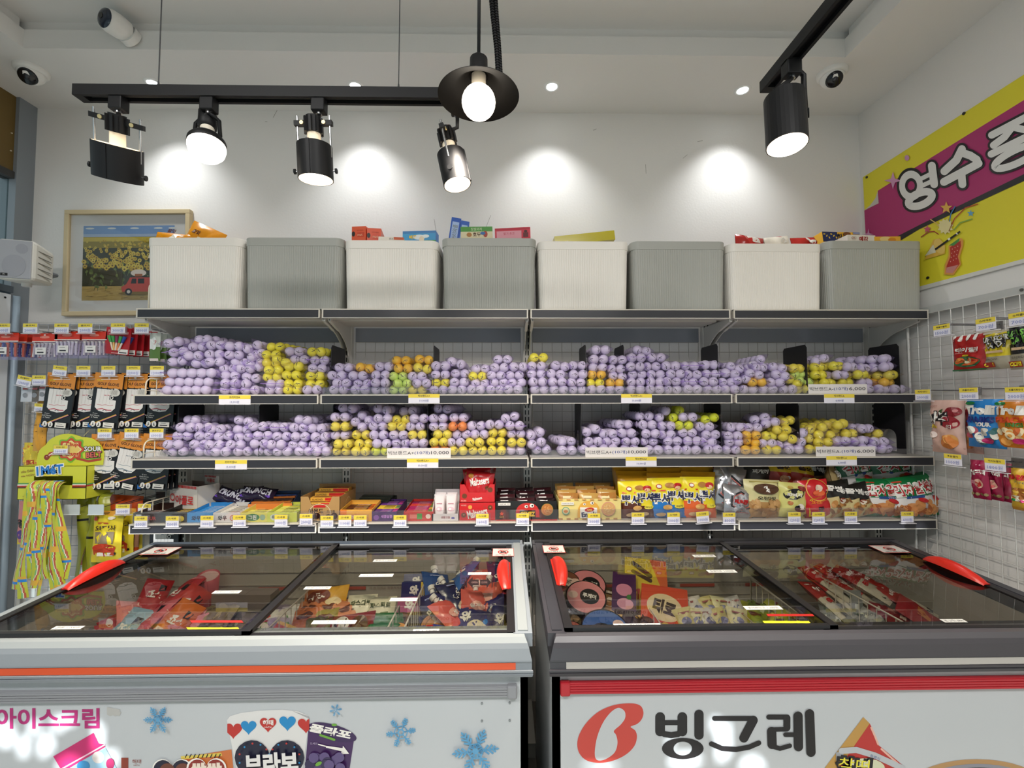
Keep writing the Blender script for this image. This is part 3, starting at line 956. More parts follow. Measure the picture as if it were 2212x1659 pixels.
S3 += parse(1000, 850, 4.9156, """
 360,605,y 562,605 350,510,y 570,520,y 370,418,y 565,430 335,330 550,340 500,250,w,14
 770,428,w,20 780,525,w,14 835,595 1110,515,w,0,10 1105,605 1330,593 1540,583 1772,590
 1385,510 1575,510 1780,510 1545,430 1737,420 1362,395,w,18 1720,330,w,0,12""")
S3 += parse(1300, 850, 4.9156, """
 540,597 755,600 940,600 1170,590 1380,597 500,510 755,505 955,503 1120,515 510,425 690,435 910,415 1155,435
 480,332 690,345 870,340,l 1087,350 455,240 650,220,w,45 798,218,l,48 905,250 1150,268,l,14
 1560,597,o 1790,600,y 2025,590 1400,515 1585,515,o,-15 1755,530 1940,550 1385,450 1580,442,o 1790,450,Y,0,20 1960,470,y,-15 1425,360 1600,365 1690,265,w,15,-20 1790,312,w,10 1985,298,y,14,25 1900,385,y""")
S3 += parse(1650, 850, 4.9156, """
 400,465,w,78 490,430,y,80 520,590,y 605,400,y,50,20 615,518,y 760,412,y,40,20 810,328,y,10,25 935,430,y,0,20 1112,375,w,0,20 1225,468,y,50,20 805,510,w,6 1000,505,w,8 1200,510,w
 690,588 875,577 1090,577 1275,585,w,0,25""")
CN = {'w': 'white', 'y': 'yellow', 'Y': 'yellow', 'o': 'amber', 'r': 'orange', 'g': 'pale green', 'l': 'lime'}
BAYN = ['first', 'second', 'third', 'fourth']
def bags(lst, lev):
    zb = SHZ[lev] + .0012
    rows = {}
    pts = []
    for i, (px, py, c, roll, yaw) in enumerate(lst):
        p = atY(px, py, SF + .085)
        bay = min(3, max(0, sum(p.x > b for a, b in BX[:3])))
        layer = max(0, int(round((p.z - zb - R) / (R * 1.69))))
        pts.append((p, c, roll, yaw, bay, layer))
        rows.setdefault((bay, layer), []).append((p.x, i))
    nth = {}
    for k, v in rows.items():
        for n, (x, i) in enumerate(sorted(v)):
            nth[i] = n
    q = random.Random(lev)
    for i, (p, c, roll, yaw, bay, layer) in enumerate(pts):
        exposed = not any(abs(o[0].x - p.x) < .055 and .02 < o[0].z - p.z < .06 for o in pts)
        nr = 5 if (exposed or yaw) else 2
        lay = 'top' if exposed and layer > 2 else 'layer'
        lab = 'bag of %s golf balls, %s from left in %s layer, %s shelf, %s bay' % (CN[c], NTH[nth[i]] if nth[i] < 16 else 'last', ['bottom', 'second', 'third', 'fourth', 'fifth', 'sixth', 'seventh', 'eighth', 'ninth'][min(layer, 8)], ['', 'upper', 'lower'][lev], BAYN[bay])
        z = max(p.z, zb + R * 1.05 + abs(math.sin(math.radians(roll))) * R)
        loc = V((p.x, p.y + q.uniform(-.012, .012), z))
        if abs(yaw) == 90:
            loc = V((p.x - .09, SF + .075 + q.uniform(0, .02), z))
        elif yaw:
            loc.y += .01
        t = thing('golf_ball_bag', lab, 'bag of golf balls', loc, (0, -math.radians(roll), math.radians(yaw)), 'bags of golf balls on the %s shelf' % ['', 'upper', 'lower'][lev])
        f = bpy.data.objects.new('film', (FILMS if c == 'w' else FILMS2)[nr, 4 if c == 'w' and q.random() < .07 else q.randrange(4)]); COL.objects.link(f); f.parent = t
        for j in range(nr):
            for s in (-1, 1):
                b = bpy.data.objects.new('golf_ball', BALLS[c]); COL.objects.link(b); b.parent = t
                b.location = (s * R * 1.0, j * 2 * R * .985, 0)
                b.rotation_euler = (q.uniform(-.6, .6), q.uniform(0, 6.28), q.uniform(-.7, .7))
bags(U, 1)
bags(S3, 2)

# ------------------------------------------------------------------ black dividers standing between the bags
blk = mat('#17161a', .5)
def divider(px, pytop, lev, lab, right=False, d=.17, hole=False, dy=.075):
    Y = SF + dy
    p = atY(px, pytop or 930, Y)
    h = (p.z if pytop else SHZ[lev] + .235) - SHZ[lev] - .001
    mb = MB()
    out = [(0, 0), (d, 0), (d, h - .012), (d - .01, h), (.012, h), (0, h - .014)]
    n = len(out)
    th = .0025
    if not hole:
        mb.prism(out, -th / 2, th / 2, blk, 'x')
    else:
        hp = [(d * .28, .008), (d * .28, .075)] + [(d * .5 - d * .22 * math.cos(a), .075 + .035 * math.sin(a)) for a in [PI * k / 8 for k in range(1, 8)]] + [(d * .72, .075), (d * .72, .008)]
        for x in (-th / 2, th / 2):
            tri = geometry.tessellate_polygon([[V((a, b, 0)) for a, b in out], [V((a, b, 0)) for a, b in hp]])
            mb.add([(x, a, b) for a, b in out + hp], [tuple(t) for t in tri], blk)
        mb.add([(s * th / 2, a, b) for s in (-1, 1) for a, b in out], [(i, (i + 1) % n, n + (i + 1) % n, n + i) for i in range(n)], blk)
        k = len(hp)
        mb.add([(s * th / 2, a, b) for s in (-1, 1) for a, b in hp], [(i, k + i, k + (i + 1) % k, (i + 1) % k) for i in range(k)], blk)
    mb.box((-.004, .01, 0), (.03 if not right else .004, d - .01, .0012), blk)
    o = mb.obj('shelf_divider', None, (p.x, Y, SHZ[lev] + .0012))
    tag(o, lab, 'shelf divider', 'black shelf dividers')
ND = ['first', 'second', 'third', 'fourth', 'fifth', 'sixth', 'seventh', 'eighth', 'ninth', 'tenth']
for i, (px, py, r, ho) in enumerate(((716, 745, 0, 0), (937, 746, 0, 0), (1265, 744, 1, 0), (1347, 744, 1, 0), (1550, 742, 1, 0), (1742, 744, 1, 1), (1941, 742, 1, 1))):
    divider(px, py, 1, 'black metal shelf divider plate, %s from left on the upper ball shelf' % ND[i], r, hole=ho)
for i, (px, r, ho) in enumerate(((384, 0, 0), (559, 0, 0), (719, 0, 0), (924, 0, 0), (1255, 1, 1), (1383, 1, 1), (1558, 1, 0), (1727, 1, 0), (1956, 1, 1))):
    divider(px, 0, 2, 'black metal shelf divider plate, %s from left on the lower ball shelf' % ND[i], r, hole=ho)

# ------------------------------------------------------------------ price cards
YEL, CARD, BLUEINK, INK = mat('#ecd44a', .5), mat('#e9e6f0', .5), mat('#3c4f92', .6), mat('#2a2830', .6)
def price_card(px, py, wpx, hpx, head, price, lab, Y=None, P=None, rot=0.0, tilt=0.0, holder=False, ink=None):
    Y = Y if Y is not None else SF - .003
    c = P if P is not None else atY(px, py, Y)
    k = (Y if P is None else 1.0) / F
    w, h = wpx * k, hpx * k
    ink = ink or BLUEINK
    lt = mat('#8a93c8', .6) if holder else ink
    t = thing('price_tag', lab, 'price tag', c, (0, tilt, rot), 'price tags along the shelves and hooks')
    mb = MB()
    mb.box((-w / 2, 0, -h / 2), (w / 2, .0012, h / 2), CARD)
    art = [a_rect(-w / 2, h * .1, w / 2, h / 2, YEL)]
    if head: art.append(a_text(head, 0, h * .29, h * (.24 if not holder else .17), INK, off=.015, res=1, w=None if not holder else w * .62))
    if price: art.append(a_text(price, 0, -h * .22, h * (.27 if not holder else .33), lt, off=.004, res=1, w=None if not holder else w * .74))
    mb.art(art, front(0))
    mb.obj('paper_card', t)
    if holder:
        mb = MB()
        a, b = w * .5 + .004, h * .5 + .003
        mb.box((-a, .0014, -b), (a + .004, .002, b), ACRYL)
        mb.box((-a - .001, -.004, -b - .002), (a + .006, .006, -b), mat('#e4e0e4', .3))
        mb.obj('clear_holder', t)
    return t
for px, py, hd, pr, lab in ((507, 864, '프리미엄A', '13,000원', 'first bay, upper ball shelf'), (916, 861, '빅브랜드A+', '10,000원', 'second bay, upper ball shelf'), (1375, 861, '빅브랜드A+', '10,000원', 'third bay, upper ball shelf'), (1813, 861, '빅브랜드A', '6,000원', 'fourth bay, upper ball shelf'),
                            (499, 1004, '프리미엄A+', '15,000원', 'first bay, lower ball shelf'), (913, 1001, '빅브랜드A+', '10,000원', 'second bay, lower ball shelf'), (1385, 997, '빅브랜드A+', '10,000원', 'third bay, lower ball shelf'), (1818, 995, '빅브랜드A', '6,000원', 'fourth bay, lower ball shelf')):
    price_card(px, py, 67, 20, hd, pr, 'yellow and white price label on the rail of the %s' % lab)
for px, py, w, s1, s2, s3, lab in ((1810, 845, 130, '빅브랜드A-', '(10개)', '6,000', 'upper ball shelf, fourth bay'), (905, 985, 136, '빅브랜드A+', '(10개)', '10,000', 'lower ball shelf, second bay'), (1332, 982, 135, '빅브랜드A+', '(10개)', '10,000', 'lower ball shelf, third bay'), (1827, 982, 131, '빅브랜드A-', '(10개)', '6,000', 'lower ball shelf, fourth bay')):
    Y = SF + .0095
    c = atY(px, py, Y)
    w = w * Y / F
    h = .042
    zc = SHZ[1 if py < 900 else 2] + .0015 + h / 2 - .012 + .012
    mb = MB()
    mb.box((-w / 2, 0, -h / 2), (w / 2, .0015, h / 2), mat('#e3ddda', .5))
    hh = .017
    mb.art([a_text(s1, -w * .28, 0.000, hh, INK, w=w * .40), a_text(s2, w * .05, 0.000, hh, BLUEINK, w=w * .24), a_text(s3, w * .33, 0.000, hh * .9, INK, w=w * .28)], front(0))
    o = mb.obj('price_sign', None, (c.x, Y, SHZ[1 if py < 900 else 2] + .0015 + h / 2))
    tag(o, 'long white price sign on the clear lip of the %s' % lab, 'price sign', 'long price signs')

# ================================================================== snacks on the bottom shelf
S4 = SHZ[3] + .0012
MPX = 1.95 / F
def px4(px, Y, py=1120):
    return atY(px, py, Y).x
def w4(wpx, Y):
    return wpx * Y / F
def put(mb, name, lab, cat, px, Y, rz=0.0, rx=0.0, ry=0.0, z=None, grp=None, x=None):
    o = mb.obj(name, None, (x if x is not None else px4(px, Y), Y, S4 if z is None else z), (rx, ry, rz))
    return tag(o, lab, cat, grp)
RED, WHT, DK, GOLD, BROWN = mat('#c01f22', .35), mat('#f0ece4', .4), mat('#161417', .35), mat('#d9a441', .35), mat('#6b3a1c', .4)
YELB, BLU, ORG, PUR, GRN, MAG = mat('#f0dc2a', .3), mat('#2a7fcf', .35), mat('#ea7f2b', .35), mat('#5a2b7c', .35), mat('#157a3c', .3), mat('#c02a6a', .35)
NAVY, CRM, TAN = mat('#1d2450', .4), mat('#eadfae', .35), mat('#b08a55', .55)

# striped carton of candy straws at the left end
t = thing('display_carton', 'white open carton with red striped edge and red lettering at the left end', 'display carton', (px4(398, 2.08), 2.07, S4), (0, 0, -.38))
mb = MB(); cw, ch, cd = .19, .135, .10
cardw = mat('#cfc8bf', .6)
mb.box((-cw / 2, 0, 0), (cw / 2, .002, ch), cardw); mb.box((-cw / 2, cd, 0), (cw / 2, cd + .002, ch), mat('#9a8078', .7)); mb.box((-cw / 2, 0, 0), (-cw / 2 + .002, cd, ch), cardw); mb.box((cw / 2 - .002, 0, 0), (cw / 2, cd, ch), cardw); mb.box((-cw / 2, 0, 0), (cw / 2, cd, .002), cardw)
art = [a_rect(-cw / 2 + .01 * i, ch - .012, -cw / 2 + .01 * i + .006, ch, RED) for i in range(19)]
art += [a_text('아폴로', .015, ch * .52, .040, RED, off=.02), a_ring(-.066, ch * .58, .012, .017, RED, 18), a_text('꿀이 가득', .01, ch * .22, .008, mat('#5a4a44', .6))]
mb.art(art, front(0)); mb.obj('carton_body', t)
mb = MB(); mb.box((.0, cd - .004, ch - .01), (cw / 2, cd - .002, ch + .032), cardw)
mb.art([a_rect(.0 + .01 * i, ch + .024, .006 + .01 * i, ch + .032, RED) for i in range(8)] + [a_text('아폴로', .045, ch + .010, .018, RED, off=.02)], front(cd - .004)); mb.obj('header_card', t)
for i in range(5):
    put(carton(.018, .055, .05, mat('#b5342c', .4)), 'candy_pack', 'red candy straw pack inside the striped carton, %s from left' % NTH[i], 'candy pack', 0, 2.11, -.42, x=px4(395, 2.08) - .042 + .022 * i * .91, z=S4 + .0035, grp='candy packs in the striped carton')

# low trays of gum along the front
def gum_tray(px0, px1, Y, col, inner, art, packs, lab, plab, n=7, h=.040, d=.15, hp=.028, step=.019):
    x = px4((px0 + px1) / 2, Y); w = w4(px1 - px0, Y) - .003
    t = put(tray(w, h, d, mat(col, .4), art(w, h), mat(inner, .6), h + .012), 'display_tray', lab, 'display tray', 0, Y, x=x)
    for i in range(n):
        a = packs[i % len(packs)]
        mb = MB(); mb.box((-w * .45, 0, 0), (w * .45, step * .82, hp), mat(a[0], .3))
        mb.art([a_rect(-w * .2, .002, w * .22, step * .65, mat(a[1], .35)), a_rect(w * .28, .0, w * .45, step * .82, mat(a[2], .35)), a_rect(-w * .16, .005, w * .1, step * .4, mat(a[2], .35))], plane((0, 0, hp), (1, 0, 0), (0, 1, 0), (0, 0, 1)))
        mb.art([a_rect(-w * .3, hp * .2, w * .2, hp * .8, mat(a[1], .35))], front(0))
        o = put(mb, 'gum_pack', '%s, row %s from the front' % (plab, NTH[i]), 'gum pack', 0, Y + .006 + step * i, x=x, z=S4 + .0028 + i * .0012, grp='gum packs in low trays')
W_ = '#efe9df'
gum_tray(288, 347, 1.945, '#2a1713', W_, lambda w, h: [a_text('SOUR', .012, h * .45, .014, mat('#c8443c', .4), off=.03), a_rect(-w * .4, h * .72, -w * .2, h * .86, WHT)], [('#2a1713', '#d8cfc8', '#b33a32')], 'dark brown gum tray at the left end', 'dark brown gum pack in the leftmost tray', 4)
gum_tray(347, 404, 1.945, '#1c1a18', W_, lambda w, h: [a_text('와우', -.012, h * .45, .020, mat('#ecc93a', .4), off=.04), a_ell(.03, h * .4, .014, .012, mat('#ecd23a', .4))], [('#1c1a18', '#ecc93a', '#e8e4de')], 'black gum tray with yellow lettering', 'black gum pack in the tray with yellow lettering', 5)
gum_tray(404, 460, 1.945, '#3a93d6', W_, lambda w, h: [a_text('와우', -.016, h * .45, .019, mat('#16244c', .4), off=.04), a_ell(.022, h * .45, .018, .014, mat('#1e5fb0', .4)), a_text('탑', .022, h * .45, .016, WHT, off=.03)], [('#3a93d6', '#e8eef6', '#1e5fb0')], 'light blue gum tray', 'blue gum pack in the light blue tray', 7)
gum_tray(460, 519, 1.945, '#e6e2de', W_, lambda w, h: [a_text('와우', -.018, h * .45, .019, mat('#2a2624', .4), off=.04), a_ring(.026, h * .45, .009, .012, mat('#d86a4a', .4)), a_text('리', .026, h * .45, .01, mat('#c23c3c', .4))], [('#e6e0d4', '#3a3530', '#d8b04a'), ('#ece6da', '#2f2d2b', '#c9c2a0')], 'white gum tray with black lettering', 'white gum pack in the white tray', 7)
gum_tray(519, 577, 1.945, '#e9df6a', '#efe9c9', lambda w, h: [a_ell(-.005, h * .5, .03, .015, mat('#3f7f4a', .4)), a_text('그린', -.006, h * .5, .018, WHT, off=.03), a_ell(.038, h * .5, .012, .012, mat('#9ab89a', .4))], [('#e9df6a', '#2e6a3c', '#f0ead0')], 'pale yellow gum tray with a green oval', 'yellow gum pack in the tray with a green oval', 4)
gum_tray(577, 641, 1.945, '#d9e05a', '#e6e6c0', lambda w, h: [a_ell(-.03, h * .5, .02, .014, mat('#dfe8d8', .4)), a_text('아', -.034, h * .5, .016, mat('#27301c', .4), off=.04), a_ell(.01, h * .45, .02, .014, mat('#a8c03a', .4))], [('#e3e05a', '#2a2c22', '#8fae3a'), ('#dfe27a', '#3c4a2c', '#e9e6d0')], 'lime yellow gum tray beside the brown almond carton', 'lime gum pack in the tray by the brown carton', 8)

# foil bags and bars behind the trays
def bag(px, Y, wpx, hpx, base, art, lab, seed, t=.05, rz=0.0, rx=-.12, ry=0.0, z=None, grp=None, cat='snack bag', wr=.004, name='snack_bag', nu=10, nv=12):
    w, h = w4(wpx, Y), w4(hpx, Y)
    return put(pillow(w, h, t, base, art(w, h) if callable(art) else art, seed, wr=wr, nu=nu, nv=nv), name, lab, cat, px, Y, rz, rx, ry, z=S4 if z is None else S4 + z, grp=grp)
ch = mat('#2a1e3a', .25)
def choc(w, h):
    return [a_text('CRUNCH', 0, h * .55, h * .34, mat('#e6e2ee', .3), w=w * .8, off=.05, rot=.0), a_line([(-w * .4, h * .2), (w * .4, h * .3)], h * .12, mat('#7a4ad0', .3))]
for i, (px, Y, ry, col) in enumerate(((445, 2.12, .05, '#33506e'), (490, 2.10, .35, '#2a1e3a'), (522, 2.12, -.15, '#2a1e3a'), (548, 2.11, .1, '#2a1e3a'))):
    bag(px, Y, 75, 34, mat(col, .22), choc if i else [], 'dark foil chocolate bag behind the gum trays, %s from left' % NTH[i], 40 + i, .05, 0, -.75, ry, z=.034 + .006 * i, wr=.004, grp='dark chocolate bags behind the trays')
t = put(tray(.19, .05, .12, mat('#2a4472', .4), [a_rect(-.095, 0, .095, .05, mat('#d9823a', .4)), a_rect(-.07, .01, -.02, .03, mat('#e0a05a', .4))], mat('#1e2a4a', .5), .085), 'display_tray', 'orange and navy chocolate bar tray behind the gum trays', 'display tray', 583, 2.07, .12)
for i in range(4):
    mb = MB(); mb.box((-.085, 0, 0), (.085, .022, .03), mat(['#c8702c', '#3a2a22', '#c8702c', '#27427a'][i], .3))
    mb.art([a_ell(-.03 + .03 * k, .011, .012, .008, mat('#5a3018', .3)) for k in range(4)], plane((0, 0, .03), (1, 0, 0), (0, 1, 0), (0, 0, 1)))
    put(mb, 'chocolate_bar', 'chocolate bar in the orange and navy tray, row %s from the front' % NTH[i], 'chocolate bar', 0, 2.078 + .026 * i, .12, x=px4(583, 2.07) - .003 * i, z=S4 + .028 + .005 * i, grp='bars in the orange and navy tray')

# brown almond carton
x0 = 691
t = thing('display_carton', 'brown almond chocolate carton with dark round chocolates printed along its foot', 'display carton', (px4(x0, 1.95), 1.95, S4), (0, 0, .0))
mb = MB(); w, h, d = w4(84, 1.95), .105, .20
mb.prism([(-w / 2, 0), (w / 2, 0), (w / 2, h), (w * .3, h), (w * .22, h * .68), (-w * .22, h * .68), (-w * .3, h), (-w / 2, h)], 0, .002, TAN, 'y')
mb.box((-w / 2, 0, 0), (-w / 2 + .002, d, h), TAN); mb.box((w / 2 - .002, 0, 0), (w / 2, d, h), TAN); mb.box((-w / 2, d, 0), (w / 2, d + .002, h + .02), TAN); mb.box((-w / 2, 0, 0), (w / 2, d, .002), TAN)
chocs = [a_ell(-w * .36 + w * .145 * i, .012 + .006 * (i % 3), .014, .013, mat('#2c1410', .3), 14) for i in range(6)] + [a_ell(-w * .37 + w * .145 * i, .017 + .006 * (i % 3), .004, .003, mat('#7a4a38', .3), 8) for i in range(6)]
mb.art([a_text('아몬드', -w * .10, h * .42, .021, mat('#33190f', .4), off=.03), a_text('초코볼', w * .27, h * .40, .012, mat('#33190f', .4)), a_rect(-w * .16, h * .56, w * .14, h * .66, RED), a_ring(0, h * .36, w * .26, w * .27, mat('#efe6d0', .4), 20, .8)] + chocs, front(0))
mb.art([a_ring(.10, h * .45, .035, .037, mat('#d9c9a0', .4), 20)], plane((w / 2, 0, 0), (0, 1, 0), (0, 0, 1), (1, 0, 0)))
mb.obj('carton_body', t)
for i in range(4):
    mb = MB(); mb.box((-w * .36, 0, 0), (w * .44, .04, .075 + .012 * i), GOLD)
    mb.art([a_text('ALMOND', -w * .18, .066 + .012 * i, .009, DK, w=w * .28), a_rect(w * .02, .058 + .012 * i, w * .42, .073 + .012 * i, RED)], front(0))
    mb.art([a_rect(-w * .3, .006, w * .1, .03, mat('#8a5a2a', .4)), a_rect(w * .12, .006, w * .4, .03, RED)], plane((0, 0, .075 + .012 * i), (1, 0, 0), (0, 1, 0), (0, 0, 1)))
    put(mb, 'almond_chocolate_pack', 'gold almond chocolate pack in the brown carton, row %s from the front' % NTH[i], 'chocolate pack', 0, 1.956 + .046 * i, x=px4(x0, 1.95) - .003, z=S4 + .0035, grp='packs in the brown almond carton')

gum_tray(735, 803, 1.945, '#ecae45', '#d8b070', lambda w, h: [a_ell(.0, h * .3, .05, .014, mat('#e8742c', .4)), a_text('크런키', 0, h * .35, .016, WHT, off=.03), a_rect(-w / 2, h * .55, -w * .3, h, ORG)], [('#4a2414', '#d9b05a', '#e87a2a'), ('#5c2c18', '#e8c9a0', '#e8602a')], 'orange yellow chocolate bar tray', 'dark chocolate bar in the orange yellow tray', 6, h=.05, d=.14, hp=.038)
put(tray(.17, .04, .10, mat('#23251f', .4), [], mat('#1c1d1a', .5), .06), 'display_tray', 'black tray of dark bars behind the orange tray', 'display tray', 803, 2.10, -.1)
for i in range(3):
    put(carton(.15, .03, .026, mat('#2c3028', .3), [], top=[a_rect(-.06, -.008, .03, .008, mat('#4d5346', .4))]), 'chocolate_bar', 'dark bar in the black tray, row %s from the front' % NTH[i], 'chocolate bar', 0, 2.106 + .03 * i, -.1, x=px4(803, 2.10) + .003 * i, z=S4 + .022 + .006 * i, grp='bars in the black tray')
gum_tray(803, 857, 1.945, '#4a2a66', '#3a2452', lambda w, h: [a_text('새콤달콤', .01, h * .5, .012, mat('#c98ad8', .4), off=.03), a_ell(-w * .32, h * .4, .012, .011, mat('#8a5aa8', .4))], [('#6a2f86', '#d8c0e0', '#d8348a'), ('#5a2a78', '#b58ac0', '#e0489a'), ('#6a2f86', '#cfa9d8', '#d8348a'), ('#e6c63a', '#8a6a1c', '#2a8a6a'), ('#e8cc40', '#7a5a1c', '#1c7a62'), ('#caa832', '#5a4a1c', '#2a6a52')], 'purple chewy candy tray', 'chewy candy stick in the purple tray', 9, d=.2, hp=.034)
gum_tray(872, 936, 1.945, '#c8352c', '#a83428', lambda w, h: [a_rect(-w * .3, h * .3, w * .1, h * .7, mat('#e07a6a', .4)), a_rect(-w * .05, h * .2, w * .12, h * .8, mat('#4a9a3c', .4)), a_ell(w * .33, h * .5, .011, .01, mat('#f0d8c8', .4))], [('#d2453a', '#e8a090', '#4aa040'), ('#cc3c34', '#e0907c', '#3f9438'), ('#b52a66', '#e0a0c0', '#e6c63a'), ('#a8245e', '#d890b0', '#e6c63a'), ('#b52a66', '#e0a0c0', '#3f9438')], 'red chewy candy tray', 'chewy candy stick in the red tray', 9, d=.2, hp=.034)

# white tray of tubes
tx = px4(961, 1.945)
put(tray(w4(56, 1.945), .030, .11, mat('#e2dcdc', .45), [a_text('생활크림', .002, .015, .010, mat('#a86a70', .5), off=.02), a_ell(.035, .012, .008, .004, mat('#5a5aa0', .5))], mat('#b8aba2', .6), .115), 'display_tray', 'white tray holding pale tubes', 'display tray', 0, 1.945, x=tx)
for k in range(4):
    mb = MB()
    mb.grid(lambda u, v: V((math.cos(2 * PI * u) * (.017 if v < .1 else .0185 + .0035 * v), math.sin(2 * PI * u) * (.012 * (1 - v) + .0016), .088 * v + .012)), 20, 8, lambda u, v: mat('#e9e0e0', .35))
    mb.rod((0, 0, 0), (0, 0, .012), .012, WHT, 16); mb.box((-.0225, -.0015, .1), (.0225, .0015, .106), mat('#e6e0e2', .4))
    mb.art([a_ell(0, .045, .013, .010, mat('#e2b9c2', .4), 14), a_rect(-.012, .066, .012, .07, mat('#c98a96', .4)), a_ell(-.003, .045, .006, .005, mat('#f2e6e8', .4), 10)], lambda x, z, o: V((x, -(.0128 * (1 - (z - .012) / .088) + .0022) - o, z)))
    put(mb, 'cream_tube', 'pale pink cream tube in the white tray, %s %s' % (('front', 'rear')[k // 2], ('left', 'right')[k % 2]), 'tube', 0, 1.965 + .045 * (k // 2), x=tx - .026 + .050 * (k % 2), z=S4 + .0032, grp='tubes in the white tray')

# red chocolate-ball cartons
t_red = mat('#cc1f24', .3)
def malt(w, h):
    return [a_text('Maltesers', .0, h * .42, h * .42, WHT, w=w * .56, off=.03, rot=.22), a_ell(-w * .38, h * .3, .011, .011, BROWN, 14), a_ell(w * .36, h * .72, .011, .011, BROWN, 14), a_ell(-w * .2, h * .75, .009, .009, mat('#e0a04a', .4), 12), a_ell(w * .2, h * .75, .006, .006, mat('#b5342c', .4), 10), a_text('MORE', -w * .38, h * .85, .006, mat('#f0c9b8', .4)),
            a_ell(-w * .375, h * .32, .004, .003, mat('#c08a6a', .3), 8), a_ell(w * .365, h * .74, .004, .003, mat('#c08a6a', .3), 8)]
wm = w4(76, 1.95)
put(carton(wm, .076, .15, t_red, malt(wm, .076)), 'display_carton', 'red chocolate ball carton, lower of two stacked', 'display carton', 1031, 1.95)
mb = MB(); h = .078
mb.prism([(-wm / 2, 0), (wm / 2, 0), (wm / 2, h), (wm * .36, h), (wm * .24, h * .55), (-wm * .24, h * .55), (-wm * .36, h), (-wm / 2, h)], 0, .002, t_red, 'y')
mb.box((-wm / 2, 0, 0), (-wm / 2 + .002, .15, h), t_red); mb.box((wm / 2 - .002, 0, 0), (wm / 2, .15, h), t_red); mb.box((-wm / 2, .148, 0), (wm / 2, .15, h), t_red); mb.box((-wm / 2, 0, 0), (wm / 2, .15, .002), t_red)
mb.art([a_ell(-wm * .36, h * .36, .011, .011, BROWN, 14), a_ell(wm * .36, h * .7, .011, .011, BROWN, 14), a_text('Maltesers', 0, h * .22, .012, WHT, off=.03, rot=.2, w=wm * .26), a_text('MORE', -wm * .38, h * .1, .006, mat('#f0c9b8', .4))], front(0))
put(mb, 'display_carton', 'red chocolate ball carton with cut front, upper of two stacked', 'display carton', 1031, 1.95, z=S4 + .0765)
for i in range(4):
    mb = pillow(.125, .125 if i < 2 else .14, .03, mat('#b81c22' if i < 2 else '#7c1418', .25), [a_text('Maltesers', 0, .085, .03, WHT, w=.085, off=.03, rot=.25), a_ell(-.04, .105, .012, .010, mat('#c8862c', .4), 12), a_ell(.04, .06, .011, .009, BROWN, 12)], 60 + i, wr=.004)
    put(mb, 'chocolate_ball_bag', 'red bag of chocolate balls in the upper red carton, %s from the front' % NTH[i], 'snack bag', 0, 1.970 + .036 * i, .04 * (i - 1), -.12, .10 * (-1) ** i, z=S4 + .0795 + .012 * i, x=px4(1031, 1.95) + .004 * i, grp='bags in the upper red carton')

# black and yellow noodle-snack cartons
def eye(x, y, r):
    return [a_ell(x, y, r, r * .85, WHT, 12), a_ell(x + r * .2, y, r * .4, r * .4, DK, 10)]
def noodle(cx, cy, r, ringm, fillm, linem):
    o = [a_ell(cx, cy, r, r, ringm, 24), a_ell(cx, cy, r * .93, r * .93, fillm, 24)]
    q = random.Random(int(cx * 1e4))
    for k in range(26):
        a, b = q.uniform(0, 6.28), q.uniform(0, .7) * r
        x, y = cx + b * math.cos(a), cy + b * math.sin(a); s = q.uniform(0, 6.28)
        o.append(a_line([(x, y), (x + .15 * r * math.cos(s), y + .15 * r * math.sin(s)), (x + .22 * r * math.cos(s + .8), y + .22 * r * math.sin(s + .8))], r * .05, linem, caps=False))
    return o
def packs_in(px, Y, w, cols, lab, grp, rows=4, nx=3, z0=.05, hh=.085):
    x = px4(px, Y)
    for j in range(rows):
        for i in range(nx):
            c = cols[(i + j) % len(cols)]
            mb = pillow(w / nx * .98, hh, .03, mat(c[0], .25), [a_rect(-w / nx * .3, hh * .78, w / nx * .1, hh * .88, mat(c[1], .3)), a_rect(-w / nx * .25, hh * .62, w / nx * .3, hh * .74, mat(c[2], .3))], i + 7 * j, nu=6, nv=8, wr=.003)
            put(mb, 'noodle_snack_pack', '%s, %s row, %s from left' % (lab, NTH[j], NTH[i]), 'snack pack', 0, Y + .022 + .037 * j, .0, -.22, rnd.uniform(-.06, .06), z=S4 + .004 + .008 * j, x=x - w / 2 + w / nx * (i + .5), grp=grp)
w = w4(131, 1.95); h = .082
bk = mat('#1a1817', .3)
arch = [(w * .02 + .052 * math.cos(a), .012 + (.062) * math.sin(a) ** .6 if math.sin(a) > 0 else .012) for a in [PI * k / 14 for k in range(15)]]
art = [a_poly(arch, mat('#c9302c', .35)), a_poly([(w * .02 - .036, .0), (w * .02 + .036, .0), (w * .02 + .034, .042), (w * .02 - .034, .042)], DK), a_text('GEMEZ', w * .02, .026, .018, mat('#f0c62c', .3), w=.062, off=.04)]
art += eye(w * .0, .058, .008) + eye(w * .09, .062, .010) + [a_rect(-w * .46, .063, -w * .26, .075, WHT), a_text('CHARTAR TOP', -w * .36, .069, .005, DK)] + noodle(w * .34, .045, .027, mat('#6a7a3a', .4), mat('#c07a3c', .5), mat('#e0b070', .5)) + [a_star(-w * .4, .03, .010, .005, 5, mat('#d8502c', .4)), a_text('HOT', -w * .4, .016, .006, mat('#e8c23a', .4)), a_rect(-w / 2, .0, w / 2, .005, mat('#c9302c', .35))]
put(tray(w, h, .19, bk, art, bk, .085), 'display_carton', 'black noodle snack carton with a red cartoon shape', 'display carton', 1137, 1.95)
packs_in(1137, 1.95, w * .96, [('#24171a', '#e6e2e2', '#b8242c'), ('#3a161c', '#d8d0d0', '#c02c34')], 'dark noodle snack pack in the black carton', 'packs in the black noodle carton')
w = w4(134, 1.95); h = .090
yl = mat('#ecd98a', .4)
